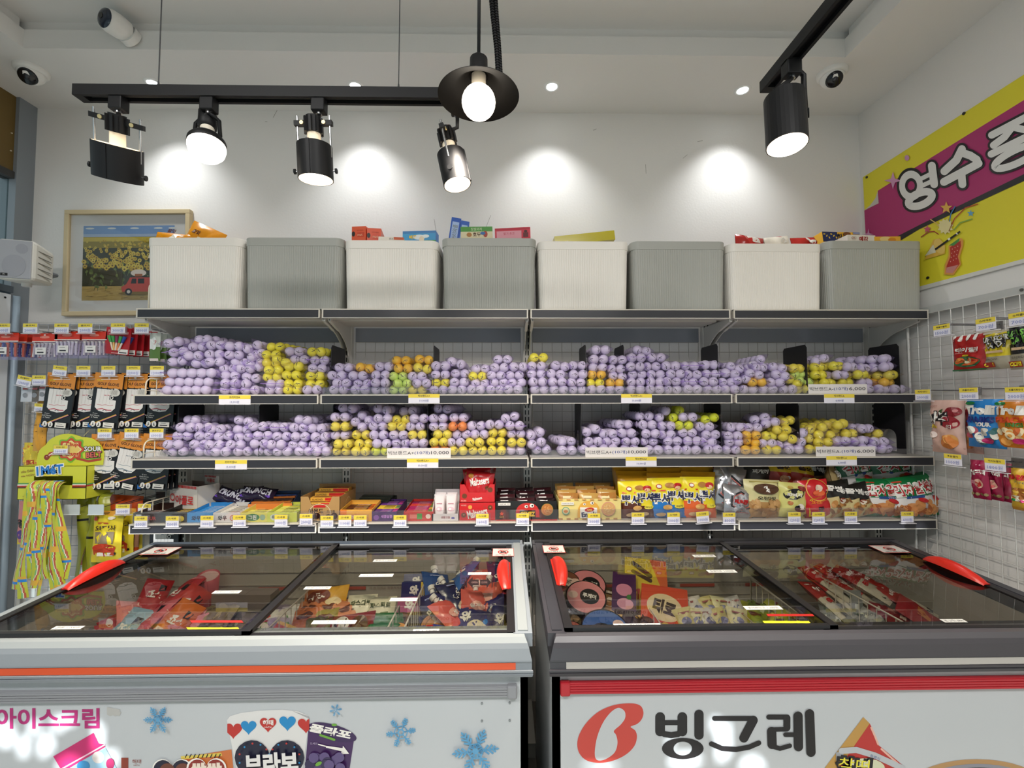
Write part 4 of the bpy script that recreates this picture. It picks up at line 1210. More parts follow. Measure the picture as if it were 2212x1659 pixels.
arch = [(-w * .02 + .05 * math.cos(a), .01 + .072 * math.sin(a) ** .6 if math.sin(a) > 0 else .01) for a in [PI * k / 14 for k in range(15)]]
art = [a_rect(-w / 2 + w / 8 * i, 0, -w / 2 + w / 8 * (i + .5), .008, mat('#b58a5a', .45)) for i in range(8)] + [a_rect(-w / 2 + w / 8 * i, h - .006, -w / 2 + w / 8 * (i + .5), h, mat('#d8a05a', .45)) for i in range(8)]
art += [a_poly(arch, mat('#e8b04a', .4)), a_poly([(-w * .02 - .038, .008), (-w * .02 + .036, .008), (-w * .02 + .036, .052), (-w * .02 - .038, .055)], WHT), a_text('Enaak', -w * .02, .024, .019, NAVY, w=.062, off=.05, rot=.08), a_ell(-w * .01, .044, .021, .009, RED, 18, .1), a_text('GAS', -w * .01, .044, .008, mat('#f0d05a', .4), off=.03)]
art += eye(-w * .09, .068, .006) + eye(w * .03, .073, .008) + [a_rect(-w * .46, .066, -w * .26, .077, WHT), a_text('CHARTAR TOP', -w * .36, .072, .005, DK), a_ell(-w * .39, .04, .017, .016, mat('#d8d0a0', .45)), a_ring(-w * .39, .04, .014, .017, mat('#4aa08a', .45)), a_ell(-w * .39, .038, .009, .006, mat('#d8823c', .45))] + noodle(w * .29, .048, .030, mat('#d88a8a', .4), mat('#d8a86a', .5), mat('#efd29a', .5))
put(tray(w, h, .19, yl, art, mat('#cfae5a', .5), .09), 'display_carton', 'pale yellow noodle snack carton', 'display carton', 1274.5, 1.95)
packs_in(1274.5, 1.95, w * .96, [('#b07a3c', '#efe0b0', '#7a4a24'), ('#c49a52', '#e8d8b0', '#3a3a34')], 'gold brown noodle snack pack in the yellow carton', 'packs in the yellow noodle carton', hh=.105)

# yellow crushed-noodle bags
def ppu(low):
    lowm = mat(low, .3)
    def base(u, v):
        return lowm if v < .33 + .12 * math.sin(u * 4 + .5) else YELB
    def art(w, h):
        return [a_text('뿌셔', -w * .2, h * .50, h * .25, WHT, w=w * .50, off=.10, rot=-.04), a_text('뿌셔', w * .24, h * .56, h * .23, WHT, w=w * .48, off=.10), a_text('뿌셔', -w * .2, h * .50, h * .25, NAVY, w=w * .50, off=.03, rot=-.04), a_text('뿌셔', w * .24, h * .56, h * .23, NAVY, w=w * .48, off=.03),
                a_ell(-w * .22, h * .80, w * .08, h * .035, WHT, 14), a_ring(-w * .22, h * .80, w * .06, w * .08, RED, 16, .8), a_rect(-w * .42, h * .675, -w * .05, h * .715, mat('#d8502c', .35)),
                a_ell(w * .08, h * .82, w * .13, h * .065, mat('#b9803c', .4), 18), a_ell(w * .30, h * .80, w * .13, h * .075, RED, 18), a_ell(w * .30, h * .755, w * .09, h * .05, mat('#f0c79a', .4), 16),
                a_ell(-w * .02, h * .28, w * .13, h * .065, mat('#d9a860', .4), 16), a_ell(w * .32, h * .30, w * .15, h * .055, mat('#e8d84a', .4), 16), a_text('매운맛', w * .32, h * .30, h * .05, DK, w=w * .2), a_ell(-w * .2, h * .1, w * .14, h * .05, mat('#dcb98a', .4), 14), a_ell(w * .2, h * .12, w * .1, h * .05, mat('#dcb98a', .4), 14)]
    return base, art
for i, (px, wpx, hpx, low, nm) in enumerate(((1377, 76, 78, '#5a2c20', 'brown'), (1442, 78, 84, '#2274c0', 'blue'), (1510, 74, 86, '#e0642c', 'orange'))):
    b, a = ppu(low)
    for j in range(5):
        Yj = 1.975 + .040 * j
        bag(px + (5 if i == 0 else 2 if i == 1 else -1) * j * -.6, Yj, wpx + 2 * (j % 2), hpx + 4 * j, b if j == 0 else mat('#d9a021', .3), a if j == 0 else (), 'yellow crushed noodle bag with %s foot%s' % (nm, ', in front' if j == 0 else ', %s behind the front one' % NTH[j - 1]), 100 + 9 * i + j, .045, rnd.uniform(-.05, .05), -.10, rnd.uniform(-.04, .04), z=.004 * j, grp='yellow crushed noodle bags', wr=.003)

# silver bags
silv = mat('#b9b9be', .22, .75)
def silver(w, h):
    hexo = [(w * .38 * math.cos(PI / 3 * k + PI / 6), h * .48 + h * .30 * math.sin(PI / 3 * k + PI / 6)) for k in range(6)]
    hexi = [(w * .32 * math.cos(PI / 3 * k + PI / 6), h * .48 + h * .255 * math.sin(PI / 3 * k + PI / 6)) for k in range(6)]
    return [a_line(hexo + [hexo[0]], h * .035, DK), a_line(hexi + [hexi[0]], h * .018, mat('#c8584c', .35)), a_text('베비콘', 0, h * .48, h * .13, RED, w=w * .44, off=.05), a_text('쌀로', -w * .05, h * .6, h * .05, mat('#a04a44', .4)), a_rect(-w * .2, h * .15, w * .2, h * .17, mat('#a85a54', .4)), a_text('corn', .0, h * .36, h * .05, mat('#55555a', .4))]
for i, (px, Y, wpx, hpx, rz, ry, z) in enumerate(((1595, 1.965, 66, 70, .05, .12, 0), (1567, 2.0, 70, 98, -.1, .22, .02), (1592, 2.07, 64, 92, .15, .05, .045), (1545, 2.12, 62, 100, .1, -.25, .05))):
    bag(px, Y, wpx, hpx, silv, silver, 'silver snack bag with hexagon print, %s from the front' % NTH[i], 140 + i, .055, rz, -.22, ry, z=z, grp='silver snack bags', wr=.006)

# bags in the right-hand bay
def cookies(w, h, c1, c2, y0, y1, n, seed):
    q = random.Random(seed)
    return [a_ell(q.uniform(-w * .36, w * .36), q.uniform(y0, y1) * h, w * q.uniform(.07, .13), w * q.uniform(.05, .08), mat(c1 if k % 3 else c2, .45), 10, q.uniform(0, 3)) for k in range(n)]
crm = lambda u, v: mat('#d8cf98', .3) if v > .42 else mat('#b98d55', .35)
def maru(w, h):
    return cookies(w, h, '#c79a62', '#a87640', .06, .42, 22, 3) + [a_ell(0, h * .76, w * .36, h * .14, mat('#54351f', .4), 20), a_text('옛', 0, h * .76, h * .16, WHT, off=.04), a_text('오란다맛', 0, h * .52, h * .09, mat('#2c2416', .4), w=w * .5, off=.03), a_rect(-w * .4, h * .93, w * .4, h * .95, mat('#a89a4c', .4))]
bag(1648, 1.97, 84, 80, crm, maru, 'cream cookie bag with a brown oval, front of the right bay', 150, .06, .08, -.12, .06)
def kkul(w, h):
    return [a_ell(-w * .05, h * .68, w * .38, h * .15, DK, 20, .2), a_text('꽈배기', -w * .05, h * .66, h * .10, WHT, w=w * .5, off=.04), a_ell(w * .25, h * .85, w * .15, h * .07, mat('#8a2a24', .4), 14, -.3), a_ell(-w * .2, h * .42, w * .11, h * .06, mat('#c07a4a', .4), 12), a_ell(w * .15, h * .28, w * .2, h * .1, DK, 16), a_ell(w * .17, h * .35, w * .14, h * .07, WHT, 14), a_ell(w * .15, h * .3, w * .12, h * .05, mat('#e8d8c8', .4), 12), a_ell(w * .38, h * .1, w * .1, h * .05, mat('#7a3a1c', .4), 12), a_ell(-w * .18, h * .86, w * .1, h * .05, mat('#b5984a', .4), 12)]
bag(1712, 1.965, 62, 74, mat('#d5d07c', .3), kkul, 'cream green twist snack bag with black oval print', 151, .05, .0, -.1, .08)
def redy(w, h):
    return [a_poly([(-w * .36, h * .05), (w * .42, h * .05), (w * .40, h * .48), (w * .1, h * .56), (-w * .3, h * .5)], mat('#f0d42a', .3)), a_text('고운꿀', .0, h * .42, h * .09, ORG, w=w * .56, off=.04), a_text('맛', w * .05, h * .22, h * .16, DK, off=.04), a_ell(w * .08, h * .78, w * .15, h * .09, mat('#f0d8c0', .35), 14), a_ell(w * .05, h * .66, w * .22, h * .08, mat('#e86a3a', .35), 14), a_ring(w * .02, h * .74, w * .34, w * .37, mat('#e8b04a', .35), 24)]
bag(1767, 1.965, 64, 80, mat('#c8242a', .25), redy, 'red and yellow snack bag with black lettering', 152, .05, -.02, -.1, -.08)
blk_top = lambda u, v: mat('#1a1815', .3) if v > .62 - .15 * u else mat('#d2bf86', .35)
def jol(w, h):
    return cookies(w, h, '#c48a4a', '#8a5a2c', .08, .5, 16, 5) + [a_text('쫄병', -w * .12, h * .82, h * .15, WHT, w=w * .5, off=.03, rot=-.25), a_text('왕땡', w * .2, h * .70, h * .12, WHT, w=w * .36, off=.03, rot=-.25), a_ell(w * .05, h * .45, w * .12, h * .07, mat('#e8dcc8', .4), 12), a_ell(w * .05, h * .48, w * .1, h * .06, mat('#8a3a24', .4), 12), a_ell(w * .3, h * .16, w * .08, h * .05, RED, 10)]
bag(1815, 1.965, 70, 76, blk_top, jol, 'black and tan snack bag, left of two leaning together', 153, .05, .0, -.1, -.14, z=.003)
bag(1860, 1.962, 66, 70, blk_top, jol, 'black and tan snack bag, right of two leaning together', 154, .05, .05, -.1, -.2, z=.004)
# second row, leaning behind
def blackb(w, h):
    return [a_text('찌개미', 0, h * .7, h * .13, WHT, w=w * .6, off=.04, rot=.1), a_ell(.1 * w, h * .3, w * .25, h * .12, mat('#d8c8a8', .4), 14), a_ell(.1 * w, h * .33, w * .18, h * .08, mat('#7a3a24', .4), 14), a_ell(-w * .25, h * .25, w * .1, h * .07, mat('#7c8a3a', .4), 12)]
ry2 = lambda u, v: mat('#e8c22a', .3) if v > .66 else mat('#b8301f', .3)
def hot(w, h):
    return cookies(w, h, '#d8782c', '#f0b05a', .08, .3, 9, 8) + [a_ell(0, h * .45, w * .2, h * .12, mat('#e0a87a', .4), 14), a_text('쏠쏘', 0, h * .82, h * .12, mat('#3a1a10', .4), w=w * .5, off=.04), a_ell(.02, h * .5, w * .08, h * .06, WHT, 10)]
tan2 = lambda u, v: mat('#2a231c', .3) if v > .6 else mat('#8a6a42', .35)
for i, (px, Y, wpx, hpx, base, art, rz, ry, z, lab) in enumerate((
        (1637, 2.075, 64, 66, mat('#2c2a24', .3), blackb, .1, .15, .085, 'black snack bag lying upside behind the cream cookie bag'),
        (1690, 2.075, 58, 66, ry2, hot, .0, .1, .085, 'red and yellow snack bag in the second row, left of two'),
        (1733, 2.065, 56, 66, ry2, hot, .0, .18, .080, 'red and yellow snack bag in the second row, right of two'),
        (1775, 2.075, 56, 62, tan2, jol, .0, -.05, .085, 'dark tan snack bag in the second row, left of two'),
        (1815, 2.075, 56, 62, tan2, jol, .1, -.1, .085, 'dark tan snack bag in the second row, right of two'),
        (1815, 2.03, 40, 90, mat('#a08a5c', .35), jol, .9, -.3, .04, 'tan snack bag seen edge on beside the green chip bags'))):
    bag(px, Y, wpx, hpx, base, art, lab, 160 + i, .045, rz, -.18, ry, z=z)
# green chip bags
def chipb(u, v):
    return mat('#14703a', .25) if v > .50 or v < .07 else mat('#e9e4e0', .3)
def chip(w, h):
    return [a_text('감자알칩', .0, h * .70, h * .28, WHT, w=w * .80, off=.10, rot=.06), a_text('감자알칩', .0, h * .70, h * .28, mat('#b8262a', .3), w=w * .80, off=.03, rot=.06), a_rect(-w * .5, h * .47, w * .5, h * .53, mat('#1f4a8a', .35), 3), a_text('POTATO CHIPS', w * .12, h * .50, h * .04, WHT, w=w * .5), a_rect(-w * .38, h * .88, -w * .18, h * .91, mat('#d0402c', .35))] + cookies(w, h, '#d08c50', '#a85a28', .10, .38, 20, 9) + [a_ell(w * .12, h * .41, w * .12, h * .055, RED, 14, -.3)]
GB = [(1908, 1.975, 98, 80, .0, .02, .0, 'green potato chip bag in front, left of three'), (1978, 1.955, 96, 86, -.1, -.12, .002, 'green potato chip bag in front, in the middle of three'), (2018, 1.985, 84, 92, -.25, -.32, .0, 'green potato chip bag at the right end, sticking past the shelf'),
      (1862, 2.06, 84, 92, .15, -.15, .075, 'green potato chip bag in the second row, at left'), (1945, 2.07, 110, 74, .0, -.1, .100, 'green potato chip bag lying on top of the pile')]
for i, (px, Y, wpx, hpx, rz, ry, z, lab) in enumerate(GB):
    bag(px, Y, wpx, hpx, chipb, chip, lab, 180 + i, .07, rz, -.16, ry, z=z, wr=.005)

for px, py, pr, lab in ((304, 1127, '600원', 'first at the left end'), (372, 1127, '500원', 'second from left'), (447, 1126, '1000원', 'under the light blue gum tray'), (517, 1125, '1200원', 'between the white and pale yellow trays'), (607, 1124, '1000원', 'under the lime gum tray'), (661, 1122, '2000원', 'on the left of the brown almond carton'), (706, 1126, '1000원', 'on the right of the brown almond carton'),
                        (745, 1125, '1100원', 'under the orange tray, left of two'), (778, 1125, '1100원', 'under the orange tray, right of two'), (864, 1125, '500원', 'between the chewy candy trays'), (1042, 1122, '1600원', 'under the red cartons'), (1129, 1121, '300원', 'under the black noodle carton'), (1283, 1121, '300원', 'under the pale yellow noodle carton'),
                        (1378, 1119, '1000원', 'under the brown footed noodle bag'), (1455, 1119, '1000원', 'under the blue footed noodle bag'), (1518, 1117, '1000원', 'tilted, under the orange footed noodle bag'), (1575, 1119, '800원', 'under the silver bags'), (1716, 1118, '1200원', 'under the twist snack bag'), (1768, 1118, '1200원', 'under the red and yellow bag'), (1838, 1117, '1200원', 'under the black and tan bags'), (1960, 1117, '600원', 'under the green chip bags')):
    price_card(px, py, 27, 23, '스낵류', pr, 'small yellow and white price card reading %s, %s' % (pr, lab), SF - .006, tilt=-.08 if px == 1518 else 0, holder=True)

# ================================================================== lamps
lampblk = mat('#131315', .5, sp=.3)
glow = mat('#fff2df', .5, e=5.0)
glowc = mat('#f4fbff', .5, e=12.0)
cream = mat('#efe6d4', .5)
chrome = mat('#b9b9bb', .25, .9)
RY = 1.13
rl, rr = atY(169, 204, RY), atY(1060, 211, RY)
RZ = (rl.z + rr.z) / 2
t = thing('track_rail', 'long black ceiling track rail hung on two wires across the left half', 'track rail', (rl.x, RY, RZ))
L = rr.x - rl.x
mb = MB()
mb.box((0, -.017, -.001), (L, .017, .016), lampblk)
mb.box((0, -.017, -.012), (L, -.009, -.001), lampblk); mb.box((0, .009, -.012), (L, .017, -.001), lampblk)
mb.box((0, -.0165, -.0125), (.022, .0165, .0158), lampblk)
mb.obj('rail_channel', t)
mb = MB(); mb.box((.03, -.006, -.004), (L, -.004, -.0012), mat('#8f8c88', .3, .8)); mb.box((.03, .004, -.004), (L, .006, -.0012), mat('#8f8c88', .3, .8)); mb.obj('conductor_strip', t)
for px in (342, 861):
    x = atY(px, 190, RY).x - rl.x
    mb = MB(); mb.rod((x, 0, .014), (x + .004, 0, ZU - RZ), .0015, mat('#4a4a4c', .4, .5), 6)
    mb.rod((x, 0, .015), (x, 0, .035), .004, mat('#4a4a4c', .4, .5), 8, r2=.002); mb.rod((x, 0, .014), (x, 0, .02), .008, lampblk, 8)
    mb.obj('hanging_wire', t)
def adapter(t, o=V((0, 0, 0)), s=1.0):
    mb = MB(); mb.box((o.x - .017 * s, o.y - .014, o.z - .044), (o.x + .017 * s, o.y + .014, o.z - .006), lampblk); mb.rod((o.x, o.y, o.z - .05), (o.x, o.y, o.z - .044), .008, chrome, 10)
    mb.obj('track_adapter', t, bev=.003)
def frame_of(ax):
    z = -V(ax).normalized()
    x = V((1, 0, 0)); x = (x - z * x.dot(z)).normalized()
    return Matrix((x, z.cross(x), z)).transposed().to_4x4()
def can_light(pxs, cpx, cpy, ax, lab, Rr=.052, Lr=.082, e=26, roll=0.0, stem=.11):
    x = atY(pxs, 215, RY).x
    t = thing('track_spotlight', lab, 'track spotlight', (x, RY, RZ), group='spotlights on the hanging track rail')
    adapter(t)
    c = atY(cpx, cpy, RY) - V((x, RY, RZ))
    Fm = Matrix.Translation(c) @ frame_of(ax) @ Matrix.Rotation(roll, 4, 'Z')
    top = Fm @ V((0, 0, Lr / 2 + .07))
    mb = MB(); mb.tube([(0, 0, -.046), (0, 0, -.08), (top.x * .8, top.y * .8, min(-.085, top.z + .012)), top], .005, lampblk, 8); mb.obj('stem', t)
    mb = MB(); mb.T = Fm
    mb.box((-Rr * 1.12, -.006, Lr / 2 + .05), (Rr * 1.12, .006, Lr / 2 + .062), lampblk)
    for s in (-1, 1):
        mb.rod((s * Rr * .65, -.008, Lr / 2 + .056), (s * Rr * .65, -.005, Lr / 2 + .056), .005, mat('#c9b98a', .4, .7), 8)
    mb.obj('cross_bar', t)
    mb = MB(); mb.T = Fm
    mb.rod((0, 0, Lr / 2 + .03), (0, 0, Lr / 2 + .072), .019, lampblk, 12)
    for k in range(8):
        a = PI / 4 * k
        mb.box((-.003, .016, Lr / 2 + .03), (.003, .024, Lr / 2 + .068), lampblk, T=Fm @ Matrix.Rotation(a, 4, 'Z'))
    mb.obj('heat_sink', t)
    mb = MB(); mb.T = Fm; mb.rod((0, 0, Lr / 2 - .015), (0, 0, Lr / 2 + .032), .0165, cream, 14); mb.obj('socket', t)
    for s in (-1, 1):
        mb = MB(); mb.T = Fm; mb.rod((s * Rr * .96, 0, Lr / 2 - .03), (s * Rr * .96, 0, Lr / 2 + .075), .0028, chrome, 8); mb.obj('support_rod', t)
        mb = MB(); mb.T = Fm; mb.rod((s * Rr, 0, -Lr * .25), (s * (Rr + .008), 0, -Lr * .25), .002, chrome, 6); mb.rod((s * (Rr + .008), 0, -Lr * .25), (s * (Rr + .012), 0, -Lr * .25), .007, lampblk, 8); mb.obj('wing_screw', t)
    mb = MB(); mb.T = Fm
    mb.lathe([(Rr, Lr / 2), (Rr, -Lr / 2)], lampblk, 32); mb.lathe([(Rr - .002, -Lr / 2), (Rr - .002, Lr / 2)], cream, 32); mb.lathe([(Rr, -Lr / 2), (Rr - .002, -Lr / 2)], lampblk, 32); mb.lathe([(Rr - .002, Lr / 2), (Rr, Lr / 2)], lampblk, 32)
    mb.box((-.004, -Rr - .0015, -Lr / 2), (.004, -Rr + .001, Lr / 2), lampblk)
    mb.obj('shade', t)
    mb = MB(); mb.T = Fm; mb.lathe([(.015, Lr / 2 - .02), (.03, .012), (Rr * .8, -Lr / 2 + .032), (Rr * .82, -Lr / 2 + .020), (Rr * .5, -Lr / 2 + .010), (0, -Lr / 2 + .007)], glow, 24)
    mb.obj('bulb', t)
    p = V((x, RY, RZ)) + (Fm @ V((0, 0, -Lr / 2 + .002)))
    lamp('SPOT', 'spot_glow', p, e, (1, .9, .76), aim=p + V(ax), spot_size=1.9, spot_blend=.7, shadow_soft_size=.03)
can_light(257, 255, 352, (-.25, .35, -.9), 'black track spotlight at the left end of the hanging rail', roll=.15)
can_light(690, 681, 352, (.02, .10, -1), 'black track spotlight in the middle of the hanging rail with open can', Rr=.043, Lr=.085)
can_light(988, 981, 366, (.22, -.10, -1), 'black track spotlight partly behind the pendant lamp', Rr=.036, Lr=.088, roll=1.35)
# bare reflector lamp
x = atY(452, 215, RY).x
t = thing('track_spotlight', 'track lamp with a bare glowing reflector bulb, second on the hanging rail', 'track spotlight', (x, RY, RZ), group='spotlights on the hanging track rail')
adapter(t)
c = atY(447, 312, RY) - V((x, RY, RZ))
ax = V((.15, -.22, -1))
Fm = Matrix.Translation(c) @ frame_of(ax)
mb = MB(); mb.T = Fm
mb.lathe([(.012, .105), (.021, .10), (.022, .055), (.016, .05)], lampblk, 16)
mb.obj('lamp_holder', t)
for s in (-1, 1):
    mb = MB(); mb.tube([(0, 0, -.046), (s * .012, 0, -.055), Fm @ V((s * .030, 0, .07)), Fm @ V((s * .033, 0, .02))], .005, lampblk, 8); mb.obj('gimbal_arm', t)
mb = MB(); mb.T = Fm; mb.lathe([(.016, .05), (.016, .03), (.028, .016)], cream, 18); mb.obj('bulb_neck', t)
mb = MB(); mb.T = Fm; mb.lathe([(.02, .024), (.034, .020), (.043, .008), (.044, -.004), (.042, -.006)], lampblk, 28); mb.obj('bulb_collar', t)
mb = MB(); mb.T = Fm; mb.lathe([(.0425, .0), (.043, -.010), (.040, -.024), (.032, -.035), (.018, -.042), (0, -.044)], glow, 28); mb.obj('bulb', t)
p = V((x, RY, RZ)) + (Fm @ V((0, 0, -.055)))
lamp('SPOT', 'spot_glow', p, 30, (1, .9, .76), aim=p + ax, spot_size=2.4, spot_blend=.8, shadow_soft_size=.04)

# second rail on the right, running towards the back wall
e1 = atY(1655, 191, 1.10)
R2 = (e1.x, 1.10, e1.z)
t = thing('track_rail', 'black ceiling track rail running from front to back on the right', 'track rail', R2)
mb = MB()
mb.box((-.017, -2.2, -.001), (.017, 0, .016), lampblk); mb.box((-.017, -2.2, -.012), (-.009, 0, -.001), lampblk); mb.box((.009, -2.2, -.012), (.017, 0, -.001), lampblk); mb.box((-.0165, -.022, -.0125), (.0165, 0, .0158), lampblk)
mb.obj('rail_channel', t)
mb = MB(); mb.box((-.006, -2.2, -.004), (-.004, -.03, -.0012), mat('#8f8c88', .3, .8)); mb.obj('conductor_strip', t)
for y in (-1.35, -2.1):
    mb = MB(); mb.rod((0, y, .014), (0, y, ZU - R2[2]), .0015, mat('#4a4a4c', .4, .5), 6); mb.obj('hanging_wire', t)
aY = 1.0
a = atY(1687, 165, aY)
t = thing('track_spotlight', 'large black track spotlight with glowing bulb on the right rail', 'track spotlight', (R2[0], aY, R2[2]))
adapter(t)
c = atY(1697, 262, aY) - V((R2[0], aY, R2[2]))
ax = V((-.05, -.12, -1))
Fm = Matrix.Translation(c) @ frame_of(ax) @ Matrix.Rotation(.2, 4, 'Z')
Rr, Lr = .043, .125
mb = MB(); mb.T = Fm
mb.lathe([(0, Lr / 2), (Rr, Lr / 2), (Rr, -Lr / 2)], lampblk, 32, sm=False); mb.lathe([(Rr - .002, -Lr / 2), (Rr - .002, Lr / 2 - .01)], cream, 32); mb.lathe([(Rr, -Lr / 2), (Rr - .002, -Lr / 2)], lampblk, 32)
mb.obj('shade', t)
mb = MB(); mb.T = Fm; mb.lathe([(Rr * .93, -Lr / 2 + .012), (Rr * .9, -Lr / 2 - .002), (Rr * .6, -Lr / 2 - .010), (0, -Lr / 2 - .013)], glow, 28); mb.obj('bulb', t)
mb = MB()
q0 = Fm @ V((Rr + .004, -.01, Lr * .18)); q1 = Fm @ V((Rr + .004, -.01, Lr * .5 + .02))
mb.tube([(.01, 0, -.03), (q1.x - .012, q1.y, -.022), (q1.x, q1.y, -.034), q1, q0], .006, lampblk, 8); mb.rod(q0, q0 + V((.006, -.004, 0)), .011, lampblk, 12)
mb.obj('bracket_arm', t)
mb = MB(); mb.tube([(0, 0, -.046), (-.012, -.004, -.06), Fm @ V((-.025, 0, Lr / 2 + .012)), Fm @ V((-.02, 0, Lr / 2))], .006, lampblk, 8); mb.obj('cable', t)
p = V((R2[0], aY, R2[2])) + (Fm @ V((0, 0, -Lr / 2 - .02)))
lamp('SPOT', 'spot_glow', p, 30, (1, .9, .76), aim=p + ax, spot_size=2.0, spot_blend=.7, shadow_soft_size=.04)

# pendant
PY = 1.03
c = atY(1034, 207, PY)
t = thing('pendant_lamp', 'black pendant lamp with a wide shade and glowing bulb', 'pendant lamp', c)
r = 89 / F * PY
mb = MB(); mb.lathe([(.02, .052), (.035, .043), (r * .6, .02), (r, 0), (r + .001, -.002)], lampblk, 48); mb.lathe([(r + .001, -.002), (r - .002, -.001), (r * .6, .018), (.034, .041), (.018, .05)], mat('#0b0907', .6, sp=.15), 48); mb.obj('shade', t)
mb = MB(); mb.lathe([(.0, .10), (.012, .098), (.021, .09), (.022, .045)], lampblk, 20); mb.obj('cap', t)
mb = MB(); mb.lathe([(.017, .05), (.017, .02), (.014, .018)], mat('#cfc6b6', .5), 18); mb.obj('bulb_socket', t)
mb = MB(); mb.ball((0, 0, -.016), .04, glow, 14, (1, 1, 1.0)); mb.obj('bulb', t)
mb = MB(); mb.tube([(0, 0, .098), (.001, 0, .3), (.002, 0, ZU - c.z)], .004, lampblk, 8); mb.obj('cord', t)
lamp('SPOT', 'pendant_glow', c + V((0, 0, -.062)), 34, (1, .9, .76), aim=c + V((0, 0, -1)), spot_size=2.7, spot_blend=.5, shadow_soft_size=.035)
t = thing('coiled_cable', 'black ribbed cable hanging in a loop beside the pendant lamp', 'cable', c + V((.02, .02, 0)))
for k, (xs, nm) in enumerate(((( (.028, .035, .05), (.022, .035, .16), (.012, .035, .25), (.004, .035, .34), (-.003, .035, ZU - c.z)), 0), (((.034, .04, .05), (.028, .04, .16), (.020, .04, .27), (.016, .04, .34), (.010, .04, ZU - c.z)), 1))):
    mb = MB()
    mb.tube(xs, .0045, lampblk, 8)
    for a, b in zip(xs, xs[1:]):
        a, b = V(a), V(b); n = int((b - a).length / .0065)
        for i in range(n):
            p = a.lerp(b, i / n); d = (b - a).normalized()
            mb.rod(p - d * .0018, p + d * .0018, .0062, lampblk, 8)
    mb.obj('cable_run', t)

# recessed downlights
for i, (px, py) in enumerate(((331, 180), (768, 186), (1192, 187), (1604, 195))):
    p = atZ(px, py, ZS)
    t = thing('downlight', 'white recessed ceiling downlight, %s from the left' % NTH[i], 'downlight', p, group='recessed downlights')
    mb = MB(); mb.lathe([(.0255, .0), (.027, -.003), (.038, -.002), (.040, .0)], mat('#e8e8e6', .5), 32); mb.obj('trim_ring', t)
    mb = MB(); mb.lathe([(.0255, -.0005), (.018, -.0025), (0, -.003)], glowc, 24); mb.obj('lens', t)
    lamp('SPOT', 'downlight_beam', p + V((0, 0, -.012)), 16, (.95, .98, 1.0), aim=p + V((0, .03, -1)), spot_size=1.75, spot_blend=.85, shadow_soft_size=.025)

# cameras
whitep = mat('#e8e6e2', .4)
lensb = mat('#101114', .15)
def dome(px, py, lab, dirv):
    p = atZ(px, py, ZS)
    t = thing('security_camera', lab, 'security camera', p)
    mb = MB(); mb.lathe([(.062, 0), (.062, -.012), (.056, -.02), (.05, -.022)], whitep, 32); mb.obj('mount_ring', t)
    Fm = Matrix.Translation((0, 0, -.03)) @ frame_of(dirv)
    mb = MB(); mb.ball((0, 0, -.018), .05, whitep, 14); mb.obj('ball_housing', t)
    mb = MB(); mb.T = Fm; mb.lathe([(.034, -.02), (.034, -.036), (.03, -.04), (0, -.042)], lensb, 24); mb.lathe([(.012, -.042), (.010, -.044), (0, -.0442)], mat('#26262a', .2), 16); mb.obj('lens_window', t)
dome(68, 150, 'white dome camera with black lens on the ceiling at far left', (.35, -.9, -.75))
dome(1797, 157, 'white dome camera with black lens on the ceiling at right', (-.3, -.9, -.75))
p = atY(285, 82, FY)
t = thing('security_camera', 'white bullet camera on the ceiling step at upper left', 'security camera', (p.x, FY, p.z))
Fm = Matrix.Translation((-.016, -.05, .008)) @ frame_of((-.28, -.9, -.08))
mb = MB(); mb.rod((.004, 0, -.008), (.0, -.025, -.002), .042, whitep, 28); mb.obj('mount_base', t)
mb = MB(); mb.T = Fm; mb.lathe([(.042, .03), (.047, .0), (.047, -.03), (.043, -.045), (.034, -.054)], whitep, 28); mb.obj('housing', t)
mb = MB(); mb.T = Fm; mb.lathe([(.040, -.0495), (.036, -.055), (.022, -.062), (0, -.065)], mat('#27303f', .12), 24); mb.rod((0, 0, -.05), (0, 0, -.066), .012, lensb, 16); mb.obj('lens_window', t)

